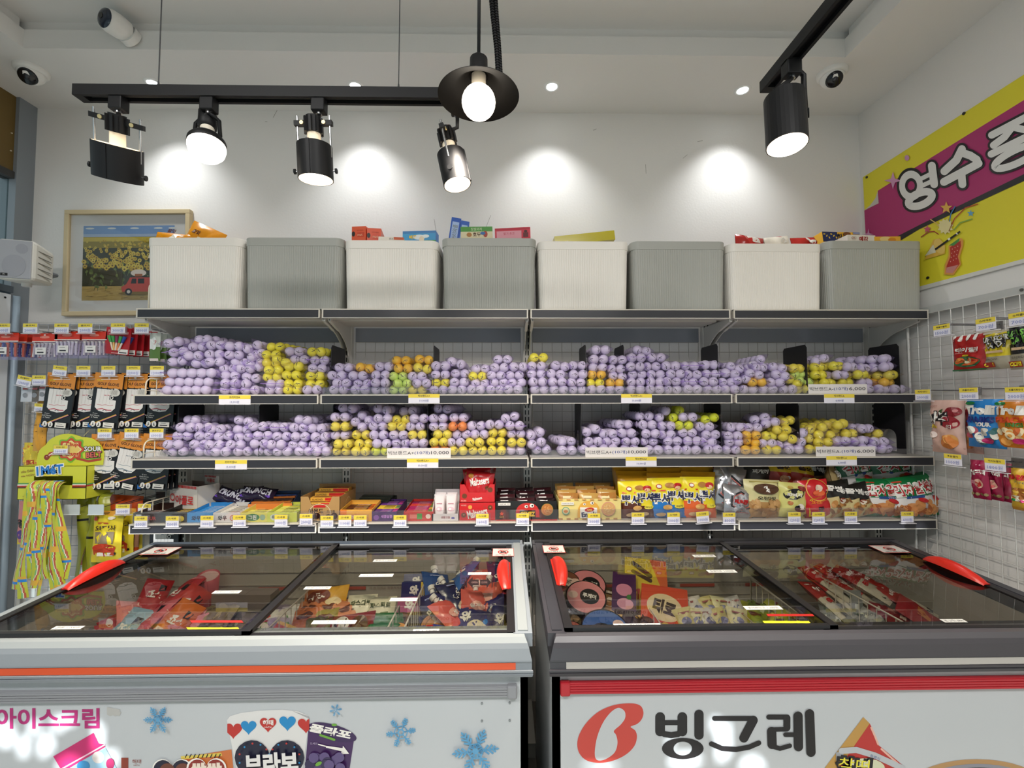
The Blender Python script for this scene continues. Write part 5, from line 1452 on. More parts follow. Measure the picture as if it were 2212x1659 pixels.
# ================================================================== goods hanging on the left wire panel
ORNG, OBLK, CYEL, CGRN = mat('#d88a34', .35), mat('#17181c', .3), mat('#d2d33e', .35), mat('#7cb83a', .4)
hookm = mat('#5a585a', .35, .6)
def hook_left(px, py, lab, Yt=2.03, ytop=.0):
    c = atY(px, py, Yt)
    t = thing('display_hook', lab, 'display hook', c, group='hooks on the left wire panel')
    mb = MB()
    L = GY - Yt
    for s in (-.012, .012):
        mb.rod((s, 0, 0), (s, L, .0), .0018, hookm, 6)
    mb.rod((-.012, 0, 0), (.012, 0, 0), .0018, hookm, 6)
    mb.obj('prongs', t)
    mb = MB(); mb.box((-.02, L - .008, -.02), (.02, L - .002, .012), hookm); mb.obj('hook_plate', t)
    return c
def tee_pack(tc, hd, lab, P, n=6, ry=0.0, grp=None):
    w, h = .112, .122
    t = thing('golf_tee_pack', lab, 'golf tee pack', P, (0, ry, 0), grp)
    mb = MB(); mb.box((-w / 2, -.001, -.040), (w / 2, .001, 0), hd)
    mb.art([a_rect(-w / 2, -.040, w / 2, -.036, WHT), a_ell(0, -.018, .022, .006, mat('#e88a7a', .4)), a_ell(0, -.008, .005, .003, mat('#f0e0dc', .5))], front(-.001)); mb.obj('header_card', t)
    for i in range(n):
        x = -w * .38 + w * .76 * i / (n - 1)
        mb = MB(); a = rnd.uniform(-.1, .1)
        mb.rod((x, 0, -.048), (x + .08 * a, 0, -.108), .0042, mat(tc[i % len(tc)], .4), 8); mb.rod((x, 0, -.046), (x, 0, -.054), .0068, mat(tc[i % len(tc)], .4), 8, r2=.0042)
        mb.obj('golf_tee', t)
    mb = MB()
    mb.grid(lambda u, v: V(((u - .5) * w * .98, -.009 * math.sin(PI * u) ** .5 * math.sin(PI * v) ** .5 - .0008, -.040 - .082 * v)), 8, 6, CLEARFILM)
    mb.obj('clear_bag', t)
    mb = MB(); mb.box((-w * .28, -.0108, -.098), (w * .14, -.0102, -.066), mat('#ece8e4', .5))
    mb.art([a_rect(-w * .2, -.092, w * .06, -.086, INK), a_rect(-w * .2, -.075, w * .02, -.073, INK)], front(-.0108)); mb.obj('barcode_label', t)
    return t
redh = mat('#d8351c', .35)
for nm, px, py, tc, k, tx, tpx in (('blue and orange golf tees', 14, 719, ['#2c4a9a', '#d8642c'], 4, '2000원', 6), ('white wooden golf tees', 98, 720, ['#d8d4cc'], 2, '2000원', 65), ('white golf tees, slightly higher', 146, 716, ['#e6e4e2'], 3, '2000원', 133), ('cream and white golf tees', 205, 716, ['#ece8dc', '#d8ccc0'], 3, '2000원', 184)):
    hook_left(px, py - 3, 'double wire hook holding the packs of %s' % nm)
    for j in range(k):
        P = atY(px, py, 2.05) + V((.004 * j, .032 * j, .0015 * j))
        tee_pack(tc, redh, 'red headed pack of %s, %s on its hook' % (nm, ['front', 'second', 'third', 'fourth'][j]), P, ry=.02 * (j % 2), grp='golf tee packs with red headers')
    price_card(tpx, 709, 30, 20, '골프티', tx, 'yellow and white price card hanging over the %s' % nm, 2.028, holder=True)
# rubber tee cards
rc = mat('#b01f28', .35)
hook_left(258, 709, 'double wire hook holding the red rubber tee cards')
for j in range(5):
    w, h = .112, .122
    P = atY(258, 708, 2.05) + V((.006 * j, .03 * j, 0))
    t = thing('rubber_tee_card', 'dark red rubber tee card with five coloured tees, %s on its hook' % ['front', 'second', 'third', 'fourth', 'fifth'][j], 'golf tee card', P, (0, .08 - .02 * j, 0), 'red rubber tee cards')
    mb = MB(); mb.prism([(-w / 2, 0), (-w * .1, 0), (0, .012), (w * .1, 0), (w / 2, 0), (w / 2, -h), (-w / 2, -h)], -.001, .001, rc, 'y')
    mb.art([a_text('Rubber Tee', 0, -.018, .012, mat('#f0c0b8', .4), w=w * .82), a_rect(-w * .2, -h + .004, w * .1, -h + .006, WHT)], front(-.001)); mb.obj('backing_card', t)
    if j < 2:
        for i, (c1, c2) in enumerate((('#3f9a4c', '#e8d8c0'), ('#3f9a4c', '#e8b46a'), ('#8a2a5a', '#e8dcd0'), ('#3f9a4c', '#e88a5a'), ('#23479a', '#e6e0d8'))):
            x = -.036 + .018 * i; b = V((x * .35, -.006, -.105)); a = V((x, -.006, -.04))
            mb = MB(); mb.rod(b, b.lerp(a, .55), .004, mat(c2, .4), 8); mb.rod(b.lerp(a, .55), a, .005, mat(c1, .4), 8, r2=.008); mb.obj('golf_tee', t)
    mb = MB(); mb.box((w * .08, -.0022, -h + .002), (w * .46, -.0014, -h + .024), mat('#ece8e4', .5)); mb.art([a_rect(w * .12, -h + .006, w * .42, -h + .011, INK)], front(-.0022)); mb.obj('barcode_label', t)
price_card(255, 709, 30, 21, '고무티', '3000원', 'yellow and white price card hanging over the front red rubber tee card', 2.028, holder=True)
price_card(306, 709, 30, 21, '고무티', '3000원', 'yellow and white price card hanging right of the rubber tee cards', 2.028, holder=True)
hook_left(335, 712, 'double wire hook holding the green and white tool packs')
for j in range(4):
    t = put(pillow(.05, .13, .012, lambda u, v: mat('#5a7a3a', .3) if v < .5 else mat('#c9cfc6', .3), [a_ell(0, .08, .014, .03, mat('#dfe4e0', .3), 14), a_rect(-.02, .055, -.004, .1, mat('#e8e4e4', .4)), a_text('bell', .006, .085, .01, mat('#c02a2a', .4), rot=1.2), a_rect(-.02, .0, .02, .012, mat('#e6d8d4', .4))], 300 + j, nu=4, nv=6, wr=.001), 'divot_tool_pack', 'slim green and white accessory pack, %s on its hook' % ['front', 'second', 'third', 'fourth'][j], 'accessory pack', 0, 2.06 + .03 * j, x=atY(335, 750, 2.06).x + .006 * j, z=atY(335, 780, 2.06).z, grp='slim green accessory packs')

def glove_pack(px, py, ry, lab, Y=2.06, stripe=mat('#c05a64', .4), n=0):
    w, h = .128, .248
    t = thing('golf_glove_pack', lab, 'golf glove pack', atY(px, py, Y) + V((.004 * n, .016 * n, 0)), (.0, ry, 0), 'golf glove packs')
    mb = MB(); mb.box((-w / 2, -.003, -h), (w / 2, .003, 0), OBLK)
    yw, bw = mat('#d8b42a', .35), mat('#2a6ab0', .35)
    art = [a_rect(-w / 2, -h * .27, w / 2, 0, ORNG), a_text('GOLF GLOVE', 0, -h * .195, .012, mat('#3a1c10', .4), w=w * .74, off=.03), a_text('NEW', -w * .3, -h * .135, .008, mat('#d8d02a', .4)), a_line([(-w * .26, -h * .12), (w * .3, -h * .09)], .0025, WHT), a_ell(.0, -h * .08, .006, .004, mat('#f0e0d0', .4), 10), a_line([(-w * .02, -h * .23), (w * .08, -h * .1)], .001, mat('#8a3a5a', .4))]
    art += [a_star(-w * .42 + w * .21 * i, -h * .275, .006, .003, 4, OBLK) for i in range(5)]
    art += [a_line([(-w / 2, -h * .97), (w * .42, -h * .73)], .004, yw, False), a_line([(-w / 2, -h * .985), (w * .45, -h * .735)], .003, mat('#c87a9a', .4), False), a_poly([(-w / 2, -h), (-w * .36, -h), (-w / 2, -h * .92)], bw)]
    art += [a_text('47 years', -w * .3, -h * .74, .006, WHT), a_text('Golf Gloves', -w * .3, -h * .775, .006, WHT), a_text('in Taeho', -w * .3, -h * .81, .006, WHT)]
    for x in (-w * .32, -w * .12):
        art += [a_ell(x, -h * .93, .0105, .013, WHT, 16), a_line([(x, -h * .91), (x, -h * .935), (x - .003, -h * .96)], .003, DK), a_line([(x, -h * .935), (x + .004, -h * .955)], .0025, DK)]
    art += [a_rect(w * .04, -h * .975, w * .42, -h * .885, mat('#e8e2d8', .45)), a_rect(w * .09, -h * .955, w * .36, -h * .94, INK), a_rect(w * .12, -h * .91, w * .3, -h * .905, INK)]
    mb.art(art, front(-.003)); mb.obj('card_sleeve', t)
    gl = mat('#e6e2de', .6)
    mb = MB()
    outl = [(-w * .36, -h * .29), (w * .18, -h * .29), (w * .22, -h * .36), (w * .10, -h * .40), (w * .10, -h * .47), (w * .34, -h * .48), (w * .34, -h * .62), (w * .22, -h * .69), (0, -h * .71), (-w * .22, -h * .69), (-w * .36, -h * .63)]
    mb.art([a_poly(outl, gl), a_line([(-w * .3, -h * .575), (-w * .12, -h * .585), (0, -h * .57), (w * .14, -h * .58), (w * .26, -h * .565)], .0018, stripe), a_line([(-w * .28, -h * .665), (-w * .1, -h * .645), (w * .1, -h * .665), (w * .22, -h * .66)], .004, stripe), a_ring(.0, -h * .685, .006, .009, mat('#3a3a40', .5), 14, .7, 0, PI), a_rect(-w * .1, -h * .405, .0, -h * .395, stripe), a_rect(w * .02, -h * .40, w * .1, -h * .39, stripe)] + [a_line([(-w * .2 + w * .12 * i, -h * .3), (-w * .22 + w * .12 * i, -h * .55)], .0012, mat('#cfc9c6', .6)) for i in range(4)], front(-.0034))
    mb.obj('glove', t)
    mb = MB(); mb.art([a_ell(w * .27, -h * .335, .024, .018, mat('#d4d0c8', .5), 20)] + [a_line([(w * .27 - .014 + .004 * i, -h * .335 - .01), (w * .27 - .012 + .004 * i, -h * .335 + .01)], .001, mat('#6a6864', .5), False) for i in range(7)] + [a_ring(w * .20, -h * .435, .005, .008, WHT, 14)], front(-.005)); mb.obj('round_badge', t)
    return t
G1 = [(136, 'leftmost of the upper row'), (190, 'second in the upper row'), (239, 'third in the upper row'), (295, 'fourth in the upper row'), (352, 'fifth in the upper row, under the shelf end')]
for i, (px, lab) in enumerate(G1):
    hook_left(px - 2, 805, 'wire hook holding the golf glove packs %s' % lab)
    Y = 2.035 if i in (0, 2) else 2.055
    for n in range(3):
        glove_pack(px, 807, (.10 if i in (0, 2) else .05) - .03 * n, 'golf glove pack, %s, %s on hook' % (lab, ['front', 'second', 'third'][n]), Y, n=n)
    price_card((129, 180, 234, 288, 339)[i], 801, 29, 21, '골프장갑(여성)', '12000원', 'price card over the golf gloves %s' % lab, 2.02, rot=0, tilt=.12 if i == 0 else 0, holder=True)
gm2 = mat('#7a8a96', .4)
G2 = [(231, .02, 'leftmost of the lower row'), (291, .2, 'second in the lower row, leaning'), (343, .08, 'third in the lower row, under the shelf end')]
for i, (px, r, lab) in enumerate(G2):
    hook_left(px, 936, 'wire hook holding the golf glove packs %s' % lab)
    for n in range(3):
        glove_pack(px, 938, r - .03 * n, 'golf glove pack, %s, %s on hook' % (lab, ['front', 'second', 'third'][n]), 2.04, gm2, n=n)
    price_card((226, 284, 338)[i], 936, 29, 20, '골프장갑', '6000원', 'price card over the golf gloves %s' % lab, 2.02, holder=True)
hook_left(357, 1104, 'wire hook holding the low glove packs beside the freezer')
for n in range(2):
    glove_pack(357, 1106, .0, 'golf glove pack with orange top, low behind the freezer corner, %s on its hook' % ['front', 'second'][n], 2.06, gm2, n=n)

# small accessories at the far left
for i, (px, py, wpx, hpx, c, lab) in enumerate(((57, 868, 24, 34, '#c9cbd2', 'small clear accessory pack, left of three'), (77, 868, 16, 36, '#6a625c', 'small dark accessory pack, in the middle of three'), (93, 866, 18, 34, '#d6d4da', 'small white accessory pack, right of three'))):
    put(pillow(w4(wpx, 2.06), w4(hpx, 2.06), .01, mat(c, .25), [a_ell(0, .03, .012, .011, mat('#8a8c92', .4), 14), a_rect(-.012, .055, .012, .064, mat('#b05a5a', .4))], 320 + i, nu=4, nv=6, wr=.001), 'accessory_pack', lab, 'accessory pack', 0, 2.06, x=atY(px, py, 2.06).x, z=atY(px, py, 2.06).z)
hook_left(55, 832, 'wire hook at far left holding the small accessory packs'); hook_left(84, 831, 'wire hook second from far left holding the small white pack'); hook_left(83, 888, 'wire hook holding the tall orange bag')
price_card(52, 823, 30, 21, '골프볼마커', '13000원', 'tilted price card at the far left over the clear pack', 2.02, tilt=.22, holder=True)
price_card(84, 821, 28, 20, '골프마커', '10000원', 'price card at far left over the small white pack', 2.02, holder=True)
price_card(83, 880, 17, 16, '캔디', '1600원', 'small price card over the tall orange bag', 2.05, tilt=.08, holder=True)
put(pillow(.055, .24, .03, mat('#e0a238', .35), [a_line([(-.02, .06 + .03 * i), (.02, .065 + .03 * i)], .003, mat('#8a5a1c', .4)) for i in range(6)], 330, wr=.003), 'candy_bag', 'tall narrow orange candy bag at the left edge of the wire panel', 'candy bag', 0, 2.09, 0, 0, .06, x=atY(84, 972, 2.09).x, z=atY(84, 975, 2.09).z)
put(pillow(.10, .14, .04, mat('#e2c63a', .35), [a_star(0, .08, .06, .042, 14, mat('#e88a5a', .4)), a_star(0, .08, .05, .036, 14, mat('#f0d84a', .4)), a_text('캔디', 0, .05, .02, RED, off=.05)], 331, wr=.003), 'candy_bag', 'yellow starburst candy bag half hidden by the belt candy header', 'candy bag', 0, 2.16, x=atY(74, 1010, 2.16).x, z=atY(74, 1020, 2.16).z)
put(pillow(.10, .20, .04, mat('#d88a8a', .35), [a_ell(-.02, .05, .02, .02, mat('#5a3a8a', .4)), a_ell(.01, .13, .02, .03, mat('#e8b07a', .4)), a_text('왕', -.02, .10, .04, DK, off=.04), a_rect(-.05, .0, .05, .03, mat('#e0c83a', .4))], 332, wr=.003), 'candy_bag', 'pink candy bag hanging behind the left of the candy belts', 'candy bag', 0, 2.16, x=atY(62, 1170, 2.16).x, z=atY(62, 1175, 2.16).z)

hook_left(74, 962, 'wire hook holding the yellow starburst candy bag', 2.14); hook_left(62, 1092, 'wire hook holding the pink candy bag', 2.14)
# belt candy dispenser
bY = 2.0
bc = atY(111, 1079, bY)
bw, bh, bd = w4(142, bY), w4(70, bY), .12
t = thing('candy_dispenser', 'yellow belt candy dispenser box with cloud shaped header card', 'candy dispenser', bc)
mb = MB()
s0, s1, zz0, zz1 = -bw * .27, bw * .30, bh * .42, bh * .70
for lo, hi in (((-bw / 2, 0), (s0, bh)), ((s1, 0), (bw / 2, bh)), ((s0, 0), (s1, zz0)), ((s0, zz1), (s1, bh))):
    mb.box((lo[0], 0, lo[1]), (hi[0], .002, hi[1]), CYEL)
mb.box((-bw / 2, bd, 0), (bw / 2, bd + .002, bh), CYEL); mb.box((-bw / 2, 0, 0), (-bw / 2 + .002, bd, bh), CYEL); mb.box((bw / 2 - .002, 0, 0), (bw / 2, bd, bh), CYEL); mb.box((-bw / 2, 0, 0), (bw / 2, bd, .002), CYEL); mb.box((-bw / 2, 0, bh - .002), (bw / 2, bd, bh), CYEL)
stripes = [(mat('#5aa05a', .4), .0), (WHT, .006), (RED, .011), (mat('#6a3a2a', .4), .017)]
art = []
for m, dz in stripes:
    art += [a_rect(-bw / 2, bh * .46 - dz, s0, bh * .46 - dz + .005, m), a_rect(s1, bh * .46 - dz, bw / 2, bh * .46 - dz + .005, m)]
art += [a_text('siêu DÀI!', -bw * .36, bh * .86, .013, mat('#8a3a2a', .4), rot=.12), a_text('siêu NGẮN!', -bw * .35, bh * .74, .013, mat('#8a3a2a', .4), rot=.12),
        a_text('1MéT', -bw * .03, bh * .88, .036, WHT, off=.12, rot=.1), a_text('1MéT', -bw * .03, bh * .88, .036, mat('#2a7ac8', .4), off=.04, rot=.1), a_rect(-bw * .12, bh * .70, bw * .1, bh * .75, mat('#e8d84a', .4)), a_text('HẠN SỬ DỤNG', -bw * .36, bh * .1, .005, mat('#8a5a2a', .4))]
mb.art(art, front(0))
mb.art([a_ell(.05, bh * .72, .024, .020, mat('#b05a3a', .4), 14), a_ell(.05, bh * .72, .018, .014, mat('#d8a05a', .4), 14), a_rect(-.06, bh * .38, .06, bh * .42, RED), a_rect(-.06, bh * .42, .06, bh * .46, mat('#5aa05a', .4))], plane((bw / 2, bd / 2, 0), (0, 1, 0), (0, 0, 1), (1, 0, 0)))
mb.obj('box', t)
mb = MB()
hw, hh = w4(135, bY), w4(72, bY)
lobes = []
for k in range(49):
    a = PI * k / 48
    r = 1 + .10 * abs(math.sin(a * 2.5))
    lobes.append((hw * .5 * math.cos(a) * min(1.06, r), hh * .9 * math.sin(a) ** .7 * r * .95 if 0 < k < 48 else 0))
hx = w4(24, bY)
mb.prism([(x + hx, bh + y) for x, y in lobes], .028, .031, CYEL, 'y')
ring = lambda k, m: a_poly([(hx + (.05 + .006 * math.cos(8 * a)) * k * math.cos(a), bh + hh * .46 + (.042 + .005 * math.cos(8 * a)) * k * math.sin(a)) for a in [2 * PI * i / 48 for i in range(48)]], m)
mb.art([ring(1.28, CGRN), a_line([(hx - .105, bh + .03), (hx - .09, bh + .05), (hx - .06, bh + .055), (hx - .02, bh + .04)], .016, mat('#b0452c', .4)), a_line([(hx - .105, bh + .038), (hx - .06, bh + .066), (hx - .02, bh + .05)], .004, WHT), a_ring(hx - .105, bh + .035, .004, .012, mat('#8a3a24', .4), 16), a_line([(hx + .03, bh + .03), (hx + .08, bh + .018), (hx + .13, bh + .026)], .012, mat('#b0452c', .4)), a_line([(hx + .03, bh + .036), (hx + .08, bh + .024), (hx + .13, bh + .032)], .004, CGRN),
        ring(1.1, mat('#c8502c', .4)), ring(.86, mat('#efe0a0', .4)), ring(.76, mat('#e8c86a', .4)), a_text('Chupa', hx + .01, bh + hh * .6, .022, RED, off=.03), a_text('Chups', hx + .005, bh + hh * .32, .022, RED, off=.03),
        a_text('SOUR', hx + .098, bh + .072, .020, DK, off=.10), a_text('SOUR', hx + .098, bh + .072, .020, WHT, off=.03), a_text('BELT', hx + .104, bh + .046, .022, DK, off=.10, rot=.08), a_text('BELT', hx + .104, bh + .046, .022, mat('#d86a5a', .4), off=.03, rot=.08)], front(.028), .0006)
for s in (-.03, .05):
    mb.tube([(hx + s, .03, bh + hh * .85), (hx + s - .004, .12, bh + hh + .06), (hx + s, GY - bY, bh + hh + .09)], .0012, mat('#c9bf8a', .5), 5)
mb.obj('header_card', t)
price_card(131, 971, 29, 17, '츄파츕스벨트', '1600원', 'price card over the yellow belt candy header', bY + .02, holder=True)
def belt(x, ytop, zt, L, w, dy, ph, k, lab):
    def path(v):
        s = v * L
        if s < .05:
            a = s / .05 * PI / 2
            return V((x, ytop - .03 * math.sin(a), zt - .03 + .03 * math.cos(a)))
        d = s - .05
        q = d / L
        return V((x + .010 * math.sin(7 * q + ph) + dy * q, ytop - .03 - .006 * math.sin(9 * q + ph), zt - .03 - d))
    def fn(u, v):
        p = path(v); a = .5 * math.sin(6 * v + ph) 
        return p + V(((u - .5) * w * math.cos(a), (u - .5) * w * math.sin(a) - .004 * math.sin(PI * u), 0))
    def m(u, v):
        u2 = u + .16 * math.sin(v * 16 + ph)
        f = (v * 3.3 + ph) % 1
        if k == 0:
            if f < .10: return mat('#d8a83a', .3)
            if f < .14: return BLU
            if .30 < u2 < .42: return mat('#7cae6a', .3)
            if .42 < u2 < .50: return mat('#e6e0c8', .3)
            if .50 < u2 < .68: return mat('#b5543a', .3)
        else:
            if f < .03: return DK
        return mat('#bcc036' if k == 0 else '#989c2c', .28)
    mb = MB(); mb.grid(fn, 12, 44, m)
    return tag(mb.obj('candy_belt'), lab, 'candy belt', 'candy belts hanging from the dispenser')
for i in range(9):
    f = i % 2
    belt(bc.x + s0 + .02 + (s1 - s0 - .04) * i / 8, bY - .006 * f - .002 * i, bc.z + bh * .55 + .006 * f, .47 + .05 * math.sin(i * 2.1), .036, (-.045 + .013 * i), i * 1.3, 0, 'rainbow striped candy belt hanging from the yellow box, %s from left' % NTH[i])
for i in range(5):
    belt(bc.x + .07 + .024 * i, bY + .10 + .012 * (i % 2), bc.z + .01, .44, .04, .0, i * 1.7, 1, 'plain yellow green candy belt behind the striped ones, %s from left' % NTH[i])

# dried snack bags low on the left
def jerky(w, h):
    win = [(-w * .32, h * .38), (w * .30, h * .38), (w * .34, h * .62), (-w * .34, h * .60)]
    return [a_text('오빠꿀맛나', 0, h * .68, h * .09, mat('#3a1a10', .4), w=w * .72, off=.04, rot=.06), a_poly(win, mat('#8a7a62', .35)), a_line([(-w * .2, h * .4), (-w * .15, h * .58)], w * .03, mat('#a8967a', .4)), a_line([(w * .05, h * .4), (w * .1, h * .58)], w * .03, mat('#6a5c48', .4)), a_ell(0, h * .30, w * .38, h * .085, mat('#c03a1c', .4), 20), a_rect(-w * .36, h * .16, w * .36, h * .29, mat('#c84a24', .4)), a_rect(-w * .22, h * .14, w * .28, h * .21, mat('#efe4d8', .4)), a_line([(.03 * w, h * .14), (.03 * w, h * .21)], w * .03, RED), a_ell(-w * .15, h * .31, w * .05, h * .02, mat('#efc87a', .4), 10), a_ell(w * .1, h * .33, w * .05, h * .02, mat('#efc87a', .4), 10), a_ell(w * .38, h * .2, w * .04, h * .025, DK, 10), a_rect(-w * .42, h * .82, -w * .26, h * .9, RED), a_ell(w * .2, h * .88, w * .1, h * .03, mat('#e8dcc8', .4), 12), a_rect(-w * .25, h * .76, w * .1, h * .79, mat('#c8602c', .4))]
ylj = lambda u, v: mat('#d89a3a', .3) if v > .9 else mat('#e6cf2e', .3)
for i, (px, py, n) in enumerate(((229, 1215, 'front'), (256, 1206, 'second'), (276, 1200, 'third'))):
    c = atY(px, py, 2.04 + .06 * i)
    put(pillow(.132, .228, .03, ylj, jerky(.132, .228), 340 + i, wr=.004), 'dried_snack_bag', 'yellow dried snack bag with a red house picture, %s on its hook' % n, 'snack bag', 0, c.y, 0, 0, .03, x=c.x, z=c.z, grp='yellow dried snack bags')
def squid(w, h):
    return [a_line([(-w * .3 + .012 * i, h * .18), (-w * .28 + .012 * i, h * .7)], .006, mat('#e0783a' if i % 2 else '#d88a5a', .4)) for i in range(8)] + [a_text(c, -w * .1, h * (.66 - .13 * k), h * .08, mat('#a02a34', .4), off=.04) for k, c in enumerate('꾸이구이')]
for i, (px, py, n) in enumerate(((208, 1222, 'left'), (262, 1202, 'right'))):
    c = atY(px, py, 2.10 + .05 * i)
    put(pillow(.155, .285, .03, lambda u, v: mat('#dd5a26', .25) if v > .74 or v < .13 else mat('#d9a68c', .3), squid(.155, .285), 350 + i, wr=.005), 'dried_snack_bag', 'orange topped clear dried squid bag behind the yellow bags, on the %s' % n, 'snack bag', 0, c.y, 0, 0, .06, x=c.x, z=c.z)
for px, py in ((228, 1108), (262, 1090), (312, 1092)):
    hook_left(px, py, 'wire hook over the dried snack bags, %s from left' % {228: 'first', 262: 'second', 312: 'third'}[px])
for px, py, pr, lab in ((155, 1101, '', 'blank clear price holder left of the dried snack bags'), (207, 1101, '', 'blank clear price holder over the dried squid bag')):
    c = atY(px, py, 2.0)
    mb = MB(); mb.box((-.033, 0, -.022), (.033, .003, .022), mat('#c9d2d6', .2)); mb.box((-.034, -.004, -.023), (.034, .006, -.021), mat('#e4e6e8', .3)); mb.rod((0, .003, 0), (0, GY - 2.0, .02), .0016, hookm, 6)
    tag(mb.obj('price_holder', None, c), lab, 'price holder')
price_card(265, 1100, 29, 20, '오징어스낵류', '6000원', 'price card over the yellow dried snack bags', 2.01, holder=True)
price_card(312, 1099, 27, 20, '오징어스낵류', '6000원', 'price card at right of the dried snack bags, by the wire end guard', 2.02, holder=True)

# ================================================================== picture, speaker
pY = YW - .03
TL, TR, BL_, BR_ = atY(140, 453, pY), atY(411, 448, pY), atY(139, 682, pY), atY(411, 677, pY)
pw, phh = TR.x - TL.x, TL.z - BL_.z
t = thing('framed_picture', 'framed sunflower field picture with a small red car, left of the bins', 'picture', ((TL.x + TR.x) / 2, pY, (BL_.z + TL.z) / 2 + .004), (0, -.012, 0))
fw = .022
woodf = mat('#cbb892', .5, bump=.05, bs=40)
mb = MB()
for lo, hi in (((-pw / 2, phh / 2 - fw), (pw / 2, phh / 2)), ((-pw / 2, -phh / 2), (pw / 2, -phh / 2 + fw)), ((-pw / 2, -phh / 2 + fw), (-pw / 2 + fw, phh / 2 - fw)), ((pw / 2 - fw, -phh / 2 + fw), (pw / 2, phh / 2 - fw))):
    mb.box((lo[0], 0, lo[1]), (hi[0], .028, hi[1]), woodf)
mb.obj('frame', t, bev=.002)
mb = MB(); mb.box((-pw / 2 + .01, .016, -phh / 2 + .01), (pw / 2 - .01, .02, phh / 2 - .01), mat('#e8e6e2', .6)); mb.obj('mount_board', t)
iw, ih = pw * .73, phh * .71
q = random.Random(11)
art = [a_rect(-iw / 2, -ih / 2, iw / 2, ih / 2, mat('#c4a760', .6)), a_rect(-iw / 2, ih * .34, iw / 2, ih / 2, mat('#7ea2d0', .6)), a_rect(-iw / 2, ih * .34, iw / 2, ih * .39, mat('#a9bcd6', .6)), a_rect(-iw / 2, -ih * .31, iw / 2, ih * .35, mat('#3c3a20', .6)), a_rect(-iw / 2, ih * .20, iw / 2, ih * .35, mat('#94852e', .6)), a_rect(-iw / 2, ih * .29, iw / 2, ih * .345, mat('#cdb84a', .6))]
art += [a_ell(x * iw, ih * .465, iw * .05, ih * .012, mat('#e0e6e2', .6), 10) for x in (-.43, -.19, .06, .32, .48)]
for k in range(60):
    x, y = q.uniform(-.48, .48) * iw, q.uniform(-.3, .05) * ih
    art.append(a_line([(x, y), (x + q.uniform(-.01, .01), y - .03)], .003, mat(['#5a6a30', '#6f8044', '#4a5528'][k % 3], .6), False)); art.append(a_ell(x, y - .01, .009, .006, mat(['#5f7438', '#7c8c4a'][k % 2], .6), 8, q.uniform(0, 3)))
for k in range(250):
    v = (k / 250) ** .9
    x, y = q.uniform(-.48, .48) * iw, (.32 - .40 * v) * ih + q.uniform(-.008, .008)
    s = .0045 + .0105 * v
    art += [a_star(x, y, s, s * .62, 9, mat(['#dcc040', '#e8d052', '#d2b032'][k % 3], .6), q.uniform(0, 1)), a_ell(x, y, s * .33, s * .31, mat('#7a5624', .6), 8)]
for k in range(70):
    x, y = q.uniform(-.48, .46) * iw, q.uniform(-.49, -.33) * ih
    art.append(a_line([(x, y), (x + .02, y + .001)], .0022, mat(['#c2a55e', '#8f7238', '#b5964e'][k % 3], .6), False))
cx, cy = iw * .06, -ih * .36
car = mat('#b8453a', .5)
art += [a_ell(cx + .03, cy - .02, .1, .008, mat('#7a6430', .6), 16), a_poly([(cx - .05, cy - .012), (cx - .055, cy + .012), (cx - .03, cy + .028), (cx - .012, cy + .062), (cx + .12, cy + .062), (cx + .14, cy + .02), (cx + .14, cy - .012)], car), a_poly([(cx - .008, cy + .03), (cx - .002, cy + .056), (cx + .02, cy + .056), (cx + .02, cy + .03)], DK), a_poly([(cx + .028, cy + .03), (cx + .028, cy + .056), (cx + .06, cy + .056), (cx + .06, cy + .03)], DK), a_ell(cx - .018, cy - .012, .018, .018, DK, 16), a_ell(cx - .018, cy - .012, .009, .009, mat('#cfc9c0', .5), 12), a_ell(cx + .10, cy - .012, .018, .018, DK, 16), a_ell(cx + .03, cy + .085, .04, .018, mat('#d8ccc0', .6), 16), a_rect(cx + .012, cy + .066, cx + .05, cy + .08, mat('#9a5a34', .6)), a_rect(cx - .01, cy + .062, cx + .1, cy + .066, DK)]
art.append(a_line([(-iw * .44, -ih * .45), (-iw * .42, -ih * .44), (-iw * .40, -ih * .455), (-iw * .37, -ih * .45)], .0015, DK))
mb = MB(); mb.art(art, front(.016), .0004, .0000095); mb.obj('print', t)
mb = MB(); mb.box((-pw / 2 + fw, .008, -phh / 2 + fw), (pw / 2 - fw, .0095, phh / 2 - fw), clear('picture_glass', '#f4f4f4', gloss=.04, rough=.03)); mb.obj('glass', t)

sY = 2.02
c = atY(32, 560, sY)
t = thing('wall_speaker', 'white wall speaker with grey grille in the upper left corner', 'speaker', c, (0, 0, .30))
sw, sh, sd = .135, .19, .16
bxm = mat('#dcd9d0', .45)
mb = MB()
mb.add([(sx * sw / 2 * k, y, sz * sh / 2 * k) for y, k in ((0, 1), (sd, .86)) for sx, sz in ((-1, -1), (1, -1), (1, 1), (-1, 1))], [(0, 1, 2, 3), (7, 6, 5, 4), (0, 4, 5, 1), (1, 5, 6, 2), (2, 6, 7, 3), (3, 7, 4, 0)], bxm)
mb.obj('cabinet', t, bev=.016)
for i in range(5):
    z = -.055 + .027 * i
    mb = MB(); mb.box((sw / 2 * .97 - .002, .03, z - .0012), (sw / 2 * .985, .125, z + .0012), mat('#77746c', .6)); mb.obj('side_groove', t)
mb = MB(); mb.box((-sw / 2 + .008, -.004, -sh / 2 + .008), (sw / 2 - .008, .002, sh / 2 - .008), mat('#a9aab0', .7, bump=.3, bs=900)); mb.art([a_ell(.025, .05, .022, .022, mat('#9a9ba2', .7), 20), a_ell(.0, -.03, .042, .05, mat('#9d9ea5', .7), 24)], front(-.004)); mb.obj('grille', t, bev=.006)
